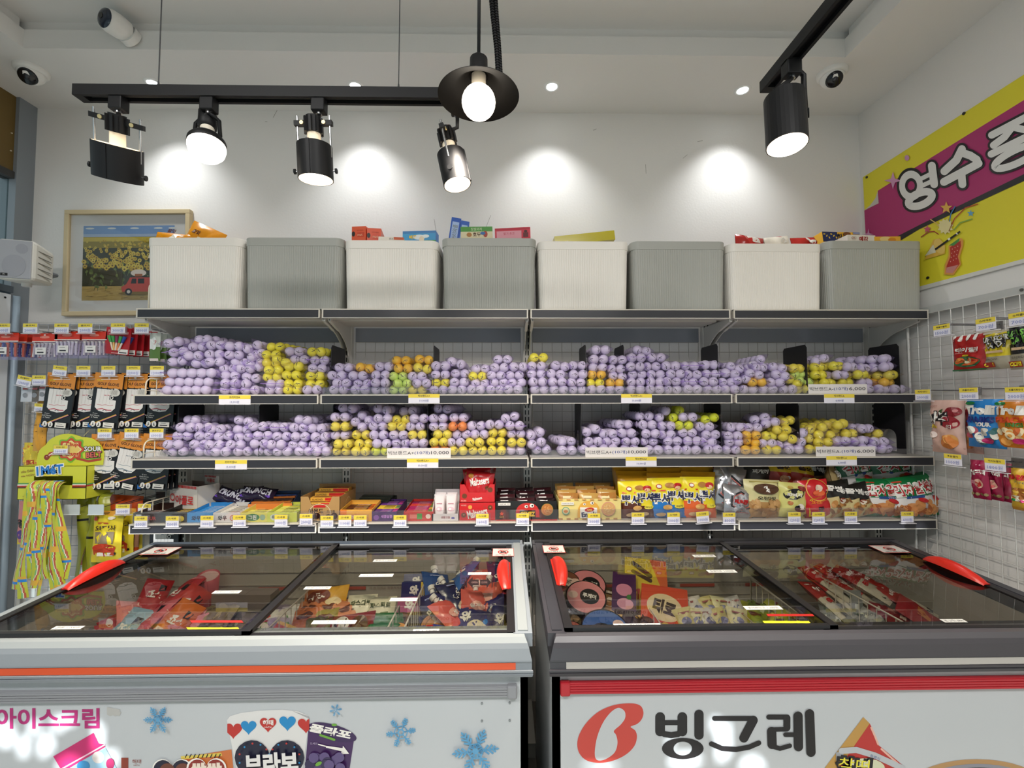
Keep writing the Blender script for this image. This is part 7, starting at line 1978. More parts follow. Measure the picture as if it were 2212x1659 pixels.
gc += [a_ell(q.uniform(664, 742), -q.uniform(1632, 1680), 11, 11, mat(['#5a4a78', '#4a3a66', '#2e2248'][k % 3], .35), 14) for k in range(22)] + [a_ell(688, -1650, 8, 4, mat('#6aa03a', .4), 10, .5)]
fart(FL, TL_, 'grape_cup_print', gc)
fart(FL, TL_, 'pink_cup_print', [a_poly([(115, -1634), (202, -1583), (213, -1606), (224, -1608), (228, -1613), (135, -1668)], mat('#c02a6a', .4)), a_line([(128, -1664), (226, -1609)], 3, mat('#e8c0d0', .4)), a_poly([(135, -1668), (228, -1616), (252, -1660), (245, -1720), (150, -1720)], mat('#9ac0d8', .4)), a_ell(212, -1636, 13, 13, mat('#d8d0cc', .4)), a_ell(180, -1655, 14, 12, mat('#3a86b8', .4)), a_ell(238, -1650, 9, 12, mat('#a02a5a', .4))])
fart(FL, TL_, 'twin_bar_print', [a_poly([(395, -1636), (500, -1619), (510, -1720), (330, -1720)], mat('#c8703c', .4)), a_poly([(390, -1634), (478, -1626), (480, -1633), (392, -1640)], mat('#e0c85a', .4))] + [a_line([(400 + 9 * i, -1637), (404 + 9 * i, -1629)], 2, DK, False) for i in range(9)] + [a_heart(372, -1672, 46, WHT), a_heart(372, -1672, 43, mat('#16152e', .4)), a_heart(378, -1674, 36, mat('#6a3a2a', .4)), a_heart(446, -1670, 46, WHT), a_heart(446, -1670, 42, mat('#8a2a24', .4)), a_text('쌍쌍', 445, -1662, 26, mat('#e8d8c8', .4), w=64, off=.06)])
fart(FL, TL_, 'brown_bar_print', [a_rect(262, -1720, 277, -1637, mat('#8a3a2a', .4)), a_text('해태', 295, -1645, 9, mat('#8a3a2a', .4), w=19), a_text('HAITAI', 295, -1653, 3, mat('#8a3a2a', .4), w=13)])
fart(FL, TL_, 'torn_tape_mark', [a_poly([(231, -1527), (245, -1530), (260, -1533), (258, -1537), (262, -1538), (258, -1547), (252, -1545), (250, -1548), (244, -1545), (238, -1547), (231, -1544)], mat('#b5b4b0', .6))])
mb = MB(); mb.T = TL_
for px, py in ((1041, 1519), (1101, 1518), (1041, 1557), (1101, 1556)):
    p = atY(px, py, yb); mb.rod(p, p + V((0, -.002, 0)), .003, mat('#7c7d7e', .3, .7), 10)
mb.obj('screws', FL)
BK2 = mat('#171316', .4)
W2 = bodyw
bg = []
def ST(pts, w): bg.append(a_line([(x, -y) for x, y in pts], w, BK2, True, 14))
ST([(1426, 1549), (1426, 1580)], 21); ST([(1474, 1549), (1474, 1580)], 21); ST([(1426, 1561), (1474, 1561)], 11); ST([(1426, 1580), (1436, 1586), (1450, 1588), (1464, 1586), (1474, 1580)], 13)
ST([(1510, 1543), (1510, 1588)], 20)
bg.append(([(1475 + rx * math.cos(2 * PI * i / 32), -1617 + ry * math.sin(2 * PI * i / 32)) for rx, ry in ((20, 15), (45, 23)) for i in range(32)], [(i, 32 + i, 32 + (i + 1) % 32, (i + 1) % 32) for i in range(32)], BK2))
ST([(1544, 1552), (1626, 1552)], 11); ST([(1627, 1556), (1607, 1594)], 20); ST([(1537, 1607), (1560, 1617), (1590, 1619), (1618, 1614), (1639, 1605)], 11)
ST([(1661, 1549), (1700, 1549)], 11); ST([(1700, 1551), (1700, 1572)], 15); ST([(1666, 1576), (1700, 1575)], 10); ST([(1667, 1580), (1668, 1608)], 20); ST([(1668, 1612), (1685, 1617), (1706, 1611)], 10); ST([(1697, 1587), (1722, 1587)], 10); ST([(1724, 1547), (1725, 1613)], 20); ST([(1749, 1542), (1752, 1625)], 20)
fart(FR, TR_, 'lettering', bg, do=.0001)
def spline(pts, n=4):
    out = []
    N = len(pts)
    for i in range(N):
        p0, p1, p2, p3 = [pts[(i + k) % N] for k in (-1, 0, 1, 2)]
        for j in range(n):
            s = j / n
            out.append(tuple(.5 * (2 * p1[a] + (p2[a] - p0[a]) * s + (2 * p0[a] - 5 * p1[a] + 4 * p2[a] - p3[a]) * s * s + (3 * p1[a] - p0[a] - 3 * p2[a] + p3[a]) * s ** 3) for a in (0, 1)))
    return out
LOGO = mat('#c2453c', .4)
outer = [(1371, -1520), (1385, -1526), (1390, -1540), (1386, -1554), (1376, -1564), (1362, -1570), (1372, -1578), (1376, -1592), (1370, -1612), (1352, -1630), (1325, -1643), (1295, -1648), (1268, -1643), (1252, -1628), (1247, -1608), (1252, -1585), (1268, -1560), (1292, -1538), (1320, -1525), (1346, -1520)]
inner = [(1341, -1530), (1350, -1538), (1350, -1552), (1340, -1566), (1326, -1579), (1331, -1588), (1334, -1605), (1328, -1625), (1312, -1638), (1297, -1643), (1287, -1639), (1285, -1622), (1290, -1592), (1302, -1562), (1318, -1540), (1332, -1530)]
fart(FR, TR_, 'logo', [a_poly(spline(outer), LOGO), a_poly(spline(inner), W2)])
cone = [a_poly([(1865, -1549), (1879, -1563), (1760, -1740), (1720, -1740)], mat('#b98f4a', .4)), a_poly([(1879, -1563), (1890, -1585), (1897, -1609), (1950, -1653), (1990, -1720), (1800, -1740), (1770, -1720)], mat('#b5322e', .4)), a_line([(1882, -1572), (1890, -1590), (1897, -1608)], 4, mat('#e0b0a0', .4)), a_line([(1904, -1618), (1940, -1650)], 4, mat('#e0b0a0', .4)),
        a_line([(1806, -1634), (1822, -1634)], 18, mat('#9a9da2', .35), False), a_line([(1818, -1622), (1850, -1620), (1890, -1632), (1925, -1648), (1950, -1660)], 13, mat('#b5b8bc', .35)), a_text('특별식', 1890, -1636, 7, mat('#4a5a8a', .4), w=22, rot=-.35),
        a_ell(1868, -1660, 44, 22, mat('#cfd0b0', .4), 20), a_text('찰떡', 1845, -1655, 34, BK2, w=70, off=.12, rot=-.1), a_text('찰떡', 1845, -1655, 32, mat('#e6dc3a', .4), w=66, off=.0, rot=-.1)]
fart(FR, TR_, 'cone_print', cone)
fart(FR, TR_, 'chocolate_print', [a_ell(2110, -1720, 165, 80, mat('#b08a5c', .5), 40), a_ell(2112, -1722, 152, 72, mat('#8a8a94', .4), 40), a_ell(2115, -1726, 142, 68, mat('#2a1a16', .4), 40), a_rect(1990, -1800, 2240, -1727, mat('#2a1a16', .4))])

# ------------------------------------------------------------------ stickers lying on the lid glass
SW = mat('#d3d1ca', .5)
def og(px, py):                  # the left lids slide above the right ones
    xm = 735 - 1.15 * (py - 1180) if px < 1140 else 1550 + 1.463 * (py - 1172)
    return .0126 if px < xm else .0026
def sticker(px, py, wpx, hpx, text, lab, tilt=0.0):
    oo = og(px, py)
    a, b = G(px - wpx / 2, py, oo), G(px + wpx / 2, py, oo)
    y0, y1 = G(px, py + hpx / 2, oo).y, G(px, py - hpx / 2, oo).y
    if not -5 < px < 2217: return
    L = b.x - a.x; Wd = y1 - y0
    c = G(px, py, oo)
    sl = math.atan((ZK - ZF) / (YK - YF))
    mb = MB(); mb.box((-L / 2, -Wd / 2, 0), (L / 2, Wd / 2, .0004), SW)
    if text: mb.art([a_text(text, 0, 0, Wd * .62, INK, w=L * .82)], plane((0, 0, .0004), (1, 0, 0), (0, 1, 0), (0, 0, 1)), .0002)
    tag(mb.obj('price_sticker', None, c, (sl, 0, 0)), lab, 'price sticker', 'price stickers on the freezer glass')
for px, py, w, h, tx, lab in ((147, 1356, 62, 7, '콘류 1,200원', 'left lid, near its front left corner'), (490, 1279, 58, 6, '쭈쭈바 1,200원', 'left lid, beside the lid divider'), (832, 1211, 50, 5, '빵또아 1,500원', 'right lid of the left freezer, farthest back'), (813, 1243, 72, 6, '셔벗우유콘 1,500원', 'right lid of the left freezer, second from back'), (686, 1270, 56, 6, '바류 1,200원', 'right lid of the left freezer, over the orange bag'),
                          (872, 1295, 58, 7, '미니컵 2,500원', 'right lid of the left freezer, over the blue boxes'), (722, 1344, 94, 8, '디저트초코바류 2,000원', 'right lid of the left freezer, longest, near the front'), (920, 1363, 56, 8, '와 1,200원', 'right lid of the left freezer, front, over the blue packs'), (1036, 1239, 50, 5, '파우치 1,200원', 'right lid of the left freezer, over the pink pouches'),
                          (1521, 1201, 48, 5, '컵류 1,200원', 'left lid of the right freezer, farthest back'), (1559, 1234, 62, 6, '찹쌀떡류 2,000원', 'left lid of the right freezer, second from back'), (1648, 1313, 80, 8, '붕어싸만코 1,200원', 'left lid of the right freezer, beside the divider'), (1377, 1351, 102, 8, '투게더류5,000~7,000원', 'left lid of the right freezer, longest, near the front'), (2060, 1341, 50, 7, '콘 2개1,000', 'right lid of the right freezer, near the front')):
    sticker(px, py, w, h, tx, 'white price sticker on the %s' % lab)
def nosign(px, py, wpx, hpx, lab):
    oo = og(px, py)
    a, b = G(px - wpx / 2, py, oo), G(px + wpx / 2, py, oo)
    y0, y1 = G(px, py + hpx / 2, oo).y, G(px, py - hpx / 2, oo).y
    L, Wd = b.x - a.x, y1 - y0
    sl = math.atan((ZK - ZF) / (YK - YF))
    mb = MB(); mb.box((-L / 2, -Wd / 2, 0), (L / 2, Wd / 2, .0004), mat('#c03a34', .5))
    S = plane((0, 0, .0004), (1, 0, 0), (0, 1, 0), (0, 0, 1))
    k = min(L, Wd)
    mb.art([a_rect(-L * .48, -Wd * .46, L * .48, Wd * .46, SW), a_text('기대지 마세요', 0, Wd * .36, Wd * .12, mat('#c03a34', .5), w=L * .55), a_text('유리가 깨질 수 있음', 0, -Wd * .36, Wd * .14, INK, w=L * .72), a_ring(0, 0, k * .2, k * .26, mat('#c03a34', .5), 24), a_poly([(-k * .15, -k * .1), (k * .16, -k * .12), (k * .14, k * .04), (-k * .02, k * .12), (-k * .12, k * .08)], DK), a_line([(-k * .16, k * .16), (k * .16, -k * .16)], k * .05, mat('#c03a34', .5), False)], S, .0002)
    tag(mb.obj('warning_sticker', None, G(px, py, oo + .004), (sl, 0, 0)), lab, 'warning sticker', 'warning stickers on the freezer lids')
nosign(1087, 1193, 46, 17, 'white no leaning sticker with red circle at the right back corner of the left freezer'); nosign(1196, 1186, 46, 16, 'white no leaning sticker with red circle at the left back corner of the right freezer')
nosign(347, 1190, 60, 16, 'white no leaning sticker with red circle at the left back corner of the left freezer'); nosign(1921, 1186, 58, 16, 'white no leaning sticker with red circle at the right back corner of the right freezer')
def on_glass(items, name, lab, off=.0128):
    mb = MB(); mb.art(items, lambda x, y, o: G(x, -y, off + o), .0002, .0001)
    return tag(mb.obj(name), lab, 'sticker')
on_glass([a_poly([(1010, -1258), (1021, -1246), (1021, -1252), (1034, -1252), (1034, -1264), (1021, -1264), (1021, -1270)], DK), a_poly([(1061, -1258), (1051, -1246), (1051, -1252), (1037, -1252), (1037, -1264), (1051, -1264), (1051, -1270)], DK), a_text('OPEN', 1025, -1258, 4, mat('#8a6a64', .5), w=13), a_text('CLOSE', 1046, -1258, 4, mat('#8a6a64', .5), w=13), a_rect(1007, -1269, 1009, -1247, DK), a_rect(1062, -1269, 1064, -1247, DK), a_text('2023', 1001, -1258, 8, DK, w=20, rot=PI / 2), a_text('Whaam', 1071, -1258, 7, DK, w=20, rot=PI / 2)], 'arrow_sticker', 'black open and close arrows on the right lid of the left freezer', .0028)
wl = lambda x0, y0, w: [a_poly([(x0, -y0), (x0 + w, -y0), (x0 + w + 4, -y0 - 5), (x0 + 4, -y0 - 5)], mat('#a8221c', .45)), a_poly([(x0 - 8, -y0 - 15), (x0 + w - 8, -y0 - 15), (x0 + w - 4, -y0 - 20), (x0 - 4, -y0 - 20)], mat('#d8d02a', .45))] + [a_rect(x0 + 20 + 26 * i, -y0 - 12 - k * 3.2, x0 + 40 + 26 * i, -y0 - 11 - k * 3.2, INK) for i in range(3) for k in range(2)]
on_glass(wl(410, 1340, 112), 'notice_strip', 'red and yellow notice strip at the front of the left lid of the left freezer')
on_glass(wl(1655, 1326, 100), 'notice_strip', 'red and yellow notice strip at the front of the left lid of the right freezer')

# ------------------------------------------------------------------ wire dividers and baskets inside
wbask = mat('#e0d8cc', .4)
def fdivider(pxf, pyf, pyb_, z, lab, h=.22):
    d = ray(pxf, pyf); tY = (z - CAMZ) / d.z
    p0 = V((0, 0, CAMZ)) + d * tY
    y1 = min(1.81, p0.y * (pyf - 870) / (pyb_ - 870))
    mb = MB()
    mb.tube([(p0.x, p0.y, z - h), (p0.x, p0.y, z), (p0.x, y1, z), (p0.x, y1, z - h)], .003, wbask, 6)
    n = int((y1 - p0.y) / .035)
    for i in range(1, n):
        y = p0.y + (y1 - p0.y) * i / n
        mb.rod((p0.x, y, z - h), (p0.x, y, z), .0017, wbask, 5)
    mb.rod((p0.x, p0.y, z - h), (p0.x, y1, z - h), .002, wbask, 5)
    return tag(mb.obj('basket_divider'), lab, 'freezer divider', 'white wire dividers in the freezers')
for a in ((558, 1378, 1270, .84, 'white wire divider left of the orange ice cream bags'), (834, 1363, 1310, .82, 'white wire divider right of the green tubes'), (866, 1374, 1250, .84, 'white wire divider beside the blue boxes'), (1775, 1360, 1251, .84, 'white wire divider near the lid bar of the right freezer'), (1982, 1361, 1247, .84, 'white wire divider in front of the red bars')):
    fdivider(*a)
def basket(x0, x1, y0, y1, z0, z1, lab, step=.05):
    mb = MB()
    for z in (z0, (z0 + z1) / 2, z1):
        mb.tube([(x0, y0, z), (x1, y0, z), (x1, y1, z), (x0, y1, z), (x0, y0, z)], .0025, wbask, 5)
    n = max(2, int((x1 - x0) / step)); k = max(2, int((y1 - y0) / step))
    for i in range(n + 1):
        x = x0 + (x1 - x0) * i / n
        mb.tube([(x, y0, z1), (x, y0, z0), (x, y1, z0), (x, y1, z1)], .0015, wbask, 5)
    for i in range(1, k):
        y = y0 + (y1 - y0) * i / k
        mb.tube([(x0, y, z1), (x0, y, z0), (x1, y, z0), (x1, y, z1)], .0015, wbask, 5)
    return tag(mb.obj('freezer_basket'), lab, 'freezer basket')
for xa, xb in ((XL0 + .09, -.75), (-.745, -.33), (-.30, XL1 - .085)):
    basket(xa, xb, 1.27, 1.81, .60, .63, 'white wire basket floor in the left freezer, under the ice cream %s' % {XL0 + .09: 'at its left', -.745: 'in its middle', -.30: 'at its right'}[xa])
for xa, xb in ((XR0 + .085, .49), (.93, XR1 - .085)):
    basket(xa, xb, 1.27, 1.81, .60, .63, 'white wire basket floor in the right freezer, under the ice cream %s' % ('at its left' if xa < .3 else 'at its right'))
basket(.50, .80, 1.36, 1.62, .60, .79, 'square white wire basket of small pale packs in the right freezer', .045)

# ------------------------------------------------------------------ ice creams
def YP(py):
    return 1.73 + (py - 1240) * (1.44 - 1.73) / 138
def ice_bag(px, py, w, h, base, art, lab, rx=-1.0, ry=0.0, rz=0.0, t=.035, seed=0, grp=None, dY=0.0, name='ice_cream_pack'):
    c = atY(px, py, YP(py) + dY)
    mb = pillow(w, h, t, base if not isinstance(base, str) else mat(base, .3), art(w, h) if callable(art) else art, seed, nu=8, nv=9, wr=.004)
    mb.v = [p - V((0, 0, h / 2)) for p in mb.v]
    return tag(mb.obj(name, None, c, (rx, ry, rz)), lab, 'ice cream pack', grp)
def ice_box(px, py, w, h, d, base, art, lab, rx=-.9, ry=0.0, rz=0.0, grp=None, dY=0.0):
    c = atY(px, py, YP(py) + dY)
    mb = carton(w, h, d, mat(base, .35), art(w, h) if callable(art) else art)
    mb.v = [p - V((0, 0, h / 2)) for p in mb.v]
    return tag(mb.obj('ice_cream_box', None, c, (rx, ry, rz)), lab, 'ice cream box', grp)
def tub(px, py, r, h, lidc, bodyc, art, lab, rx=.45, ry=0.0, dY=0.0):
    c = atY(px, py, YP(py) + dY)
    t = thing('ice_cream_tub', lab, 'ice cream tub', c, (rx, ry, 0))
    mb = MB(); mb.lathe([(0, -h), (r * .82, -h), (r * .94, -.012)], mat(bodyc, .35), 32); mb.obj('cup', t)
    mb = MB(); mb.lathe([(r * .96, -.014), (r, -.012), (r, 0), (r * .93, .001)], mat('#241c1c', .35), 32); mb.lathe([(r * .93, .001), (0, .001)], mat(lidc, .35), 32)
    mb.art(art, plane((0, 0, .001), (1, 0, 0), (0, 1, 0), (0, 0, 1))); mb.obj('lid', t)
def cone_cup(px, py, r, h, c, lab, rx=.3, ry=.1, dY=0.0):
    p = atY(px, py, YP(py) + dY)
    mb = MB(); mb.lathe([(r * .6, -h), (r, 0), (r * .92, .0), (r * .9, -.008), (0, -.008)], mat(c, .35), 24); mb.lathe([(r * .9, -.006), (0, -.006)], mat('#d8b8b4', .4), 24)
    mb.art([a_text('S', .0, 0, .02, mat('#e8d0d0', .4), off=.03)], lambda x, y, o: V((x, -r * .85 - o, y - h * .5)))
    tag(mb.obj('ice_cream_cup', None, p, (rx, ry, 0)), lab, 'ice cream cup')
qi = random.Random(5)
def heap(x0, x1, y0, y1, n, cols, what, grp, w=.075, h=.15, layers=1, dY=.0, flat=-1.25):
    pts = sorted((qi.uniform(x0, x1), qi.uniform(y0, y1)) for _ in range(n))
    for i, (px, py) in enumerate(pts):
        c = cols[i % len(cols)]
        o = ice_bag(px, py, w * qi.uniform(.85, 1.1), h * qi.uniform(.85, 1.1), c[0], lambda a, b: [a_rect(-a * .34, b * .40, a * .34, b * .6, mat(c[1], .35)), a_ell(0, b * .27, a * .28, b * .07, mat(c[2], .35), 12), a_rect(-a * .3, b * .74, a * .1, b * .8, mat(c[2], .35))], '%s, %s from left' % (what, NTH[i] if i < 16 else 'last'), flat + qi.uniform(-.2, .25), qi.uniform(-.3, .3), qi.uniform(-1.3, 1.3), .03, i, grp, dY + .02 * (i % 2))
        o.location.z -= .020 + .012 * (i % 3)
pinkf = [('#c8505a', '#e6a0a4', '#e8dcd8'), ('#a8323a', '#d8807c', '#e8d8d0'), ('#d88a94', '#efc8cc', '#b0343c'), ('#8a2a34', '#d89a4a', '#e6dcd0')]
heap(262, 430, 1322, 1372, 12, pinkf, 'pink and red wrapper at the left of the left freezer', 'pink and red wrappers in the left freezer')
def redw(w, h): return [a_text('죠스', 0, h * .5, h * .16, WHT, w=w * .5, off=.04), a_rect(-w * .4, h * .2, w * .4, h * .3, mat('#e8c8b8', .4)), a_rect(w * .1, h * .6, w * .34, h * .75, DK)]
for px, py, rz, ry, c, lab in ((330, 1292, .5, .3, '#b02a30', 'red ice cream wrapper below the pink cups, left of two'), (385, 1290, -.5, -.2, '#b8323a', 'red ice cream wrapper below the pink cups, right of two'), (400, 1310, .2, .7, '#c03a34', 'dark red ice cream wrapper with a black square'), (283, 1340, .9, .4, '#e08a8c', 'long pink and white ice cream wrapper near the front left'), (330, 1342, -.4, -.4, '#d86a74', 'pink ice cream wrapper in the left freezer, front'), (378, 1348, .1, .5, '#d8702c', 'orange red ice cream wrapper in the left freezer, front'), (270, 1366, 0, .2, '#9ab8cc', 'pale blue ice cream wrapper at the front left of the left freezer')):
    ice_bag(px, py, .085, .17, c, redw, lab, -1.1, ry, rz, .035, px)
cone_cup(420, 1258, .036, .12, '#c8606a', 'pink ice cream cup, lower of two at the back of the left freezer', .3, -.08)
cone_cup(450, 1243, .038, .14, '#c8606a', 'pink ice cream cup, taller of two at the back of the left freezer', .3, .12, .03)
for px, lab in ((492, 'left'), (548, 'right')):
    ice_box(px, 1301, .115, .05, .06, '#7c706c', (), 'brown grey ice cream carton at the back of the left freezer, %s of two' % lab, 0, 0, 0)
heap(455, 530, 1318, 1372, 8, [('#7a6a50', '#a8946a', '#5a4a3a'), ('#8a7a64', '#c0b090', '#b0843c'), ('#5a5a4a', '#9a9a80', '#d8c8a0')], 'brownish ice cream wrapper behind the notice strip of the left freezer', 'brown wrappers in the left freezer')
# ice packs by the first divider
for i, (px, py) in enumerate(((572, 1352), (610, 1338), (640, 1336), (602, 1368), (655, 1358), (560, 1372))):
    ice_bag(px, py, .10, .11, CLEARFILM if i % 2 else '#cfcac2', [a_ell(.01, .05, .028, .03, mat(['#d8d4ce', '#c9bfb4'][i % 2], .4), 14), a_ell(.02, .06, .012, .02, mat(['#b8322c', '#5a8a3c'][i % 2], .4), 10)], 'clear and white ice bag by the first wire divider, %s from left' % NTH[i], -1.0, qi.uniform(-.3, .3), qi.uniform(-.5, .5), .05, i, 'white ice bags by the divider', .07)
def sim(w, h): return [a_ell(-w * .12, h * .62, w * .28, h * .22, mat('#7a2f1c', .35), 18), a_text('시모나', -w * .12, h * .62, h * .22, WHT, w=w * .44, off=.05), a_ell(w * .25, h * .4, w * .18, h * .12, mat('#efd8a8', .4), 14)]
ice_bag(702, 1302, .155, .11, lambda u, v: mat('#d8a23a', .3) if u > .55 and v > .45 else mat('#c06a34', .3), sim, 'orange bread shaped ice cream bag on top, in the middle of the left freezer', -.85, -.12, .05, .05, 1)
for i, (px, py, c) in enumerate(((668, 1330, '#d8845a'), (712, 1326, '#dd9468'), (752, 1330, '#d88a62'), (775, 1322, '#d8926c'), (660, 1346, '#c8703c'), (700, 1350, '#a8984a'), (690, 1366, '#6a6a34'))):
    ice_bag(px, py, .10, .12, c, lambda w, h: [a_ell(0, h * .6, w * .3, h * .1, mat('#6a3018', .35), 14), a_rect(-w * .4, h * .2, w * .4, h * .3, mat('#e8c0a0', .4))], 'peach ice cream pack under the orange bag, %s from left' % NTH[i], -1.1, qi.uniform(-.2, .2), qi.uniform(-.4, .4), .04, i + 30, 'peach ice cream packs', .01)
for px, py, lab in ((780, 1315, 'left'), (822, 1320, 'right')):
    ice_bag(px, py, .10, .10, '#d8d2b8', lambda w, h: [a_text('파스퇴르', 0, h * .6, h * .18, mat('#4a5a3a', .4), w=w * .7, off=.03), a_rect(-w * .3, h * .3, w * .3, h * .36, mat('#7a8a5a', .4))], 'cream ice cream pack with dark lettering, %s of two' % lab, -.9, 0, .1, .04, px)
def tto(w, h): return [a_ell(-w * .2, h * .6, w * .2, h * .25, mat('#cfc8c0', .4), 16), a_text('또아', -w * .2, h * .6, h * .3, DK, w=w * .3, off=.04), a_ell(w * .2, h * .55, w * .2, h * .25, mat('#4a1c1a', .3), 16), a_ell(w * .32, h * .3, w * .1, h * .12, RED, 12)]
ice_bag(757, 1362, .15, .11, '#8a2a34', tto, 'dark red ice cream bag with black lettering, front of the left freezer', -.95, -.1, .1, .045, 3)
for i in range(4):
    c = atY(822, 1336 + 11 * i, YP(1336 + 11 * i))
    mb = MB(); mb.lathe([(0, -.075), (.012, -.072), (.016, -.05), (.016, .05), (.012, .072), (0, .075)], mat('#1c6a34', .3), 14)
    tag(mb.obj('ice_cream_tube', None, c, (0, PI / 2, .12)), 'green ice cream tube lying sideways, %s from the back' % NTH[i], 'ice cream tube', 'green ice cream tubes')
ice_box(650, 1374, .20, .04, .02, '#a8262a', lambda w, h: [a_rect(-w * .5, h * .75, w * .5, h, mat('#d8a83a', .4))], 'red and gold ice cream box at the front edge of the left freezer', -1.1, .2, -.25)
tub(864, 1338, .034, .08, '#6a4428', '#6a3e20', [a_text('거북', 0, 0, .02, DK, off=.05)], 'brown ice cream cup beside the wire divider', .3)
tub(856, 1372, .045, .05, '#e0982c', '#e0982c', [a_ell(-.012, 0, .016, .015, DK, 12), a_ell(.02, 0, .014, .013, DK, 12), a_text('오예', .0, -.022, .012, DK)], 'orange and black ice cream tub at the front of the left freezer', .5)
ice_box(884, 1306, .08, .05, .05, '#a83a72', lambda w, h: [a_text('와', .0, h * .5, h * .6, WHT, off=.06)], 'magenta ice cream box below the blue ones', -.6, 0, .1)
wa = lambda w, h: [a_text('와', -w * .05, h * .5, h * .55, WHT, off=.06), a_rect(w * .2, h * .2, w * .5, h, mat('#e6c84a', .4)), a_rect(w * .3, h * .7, w * .5, h, RED)]
ice_box(897, 1275, .10, .055, .06, '#252c6a', wa, 'navy ice cream box with a white letter, lower of two', -.3, 0, .05)
ice_box(902, 1255, .105, .055, .06, '#252c6a', wa, 'navy ice cream box with a white letter, upper of two', -.75, 0, .05, dY=.02)
# pouches at the right
def pouch(px, py, c, lab, ry, rz, w=.11, h=.15, cap='#e6e2de', rx=-1.0, art=None):
    t = thing('ice_cream_pouch', lab, 'ice cream pouch', atY(px, py, YP(py)), (rx, ry, rz))
    mb = pillow(w, h, .045, mat(c, .22), art(w, h) if art else [a_ell(0, h * .5, w * .26, h * .12, mat('#f0b0a0', .3), 14), a_text('설레임', 0, h * .5, h * .1, WHT, w=w * .5, off=.03)], px, nu=8, nv=9, wr=.004)
    mb.v = [p - V((0, 0, h / 2)) for p in mb.v]; mb.obj('pouch_body', t)
    mb = MB(); mb.rod((0, 0, h / 2 - .004), (0, 0, h / 2 + .012), .009, mat(cap, .4), 14); mb.rod((0, 0, h / 2 + .010), (0, 0, h / 2 + .026), .013, mat(cap, .4), 14); mb.obj('cap', t)
def blu(w, h): return [a_text('마요꼴', -w * .05, h * .55, h * .14, WHT, w=w * .6, off=.04, rot=.6), a_ell(-w * .12, h * .2, w * .26, h * .13, mat('#d8cbb0', .4), 14), a_rect(-w * .3, h * .78, w * .1, h * .82, mat('#9aa6d0', .4))]
for px, py, c, ry, rz, lab, a in ((945, 1275, '#2c4f8a', .3, .5, 'blue ice cream pouch at the back left of the pouch pile', blu), (1000, 1250, '#3a66a8', -.5, -.9, 'blue ice cream pouch lying across the back of the pile', blu), (985, 1295, '#232a52', .2, 1.0, 'navy ice cream pouch with white writing in the middle of the pile', blu), (945, 1322, '#262a5c', -.2, .3, 'navy ice cream pouch at the left of the pile', blu),
                              (1032, 1268, '#cf6a5e', .1, .3, 'pink ice cream pouch under the arrow sticker', None), (1052, 1300, '#d86a56', -.2, -.2, 'large coral ice cream pouch at right of the pile', None), (1028, 1318, '#d4645a', .2, .2, 'coral ice cream pouch in the middle of the pile', None), (975, 1335, '#dc5f54', .1, 1.1, 'coral ice cream pouch lying at the front, clear topped', None),
                              (1085, 1250, '#28345c', .1, .2, 'navy ice cream pouch behind the red handle', blu)):
    pouch(px, py, c, lab, ry, rz, art=a)
for px, py, w, h, rx, ry, rz, lab in ((1085, 1325, .12, .13, -.9, -.3, .3, 'navy ice cream pack at the right wall of the left freezer'), (1092, 1352, .12, .11, -.8, .2, -.2, 'navy ice cream pack near the right front corner'), (1020, 1350, .15, .12, -1.1, .1, -.4, 'purple navy ice cream pack with a cream splash')):
    ice_bag(px, py, w, h, '#2a2a6a', lambda w, h: [a_text('와', -w * .2, h * .6, h * .3, WHT, off=.05), a_ell(w * .18, h * .4, w * .24, h * .2, mat('#dccfb4', .4), 14), a_ell(w * .3, h * .62, w * .06, h * .06, BLU, 10)], lab, rx, ry, rz, .03, px)
tub(940, 1352, .05, .05, '#b87a44', '#a86a3a', [a_ring(0, 0, .03, .034, mat('#8a5a30', .4))], 'tan ice cream tub among the navy packs', .5)
for px, py, rz, lab in ((893, 1372, .1, 'leftmost'), (960, 1372, -.3, 'in the middle'), (998, 1368, .6, 'rightmost')):
    ice_box(px, py, .12, .07, .03, '#27369a', lambda w, h: [a_rect(w * .2, 0, w * .5, h * .5, mat('#e6c84a', .4)), a_rect(w * .3, h * .5, w * .5, h, RED), a_ell(w * .1, h * .3, w * .12, h * .2, mat('#e6c84a', .4))], 'blue ice cream box at the front of the left freezer, %s of three' % lab, -1.2, 0, rz)
heap(900, 1100, 1290, 1370, 12, [('#252c62', '#8a90c0', '#d8d0c0'), ('#c85a52', '#e8a090', '#e8d8d0'), ('#2f5a9a', '#a0b0d8', '#e0d8cc')], 'small ice cream wrapper deep in the pouch pile', 'wrappers deep in the pouch pile', dY=.03)

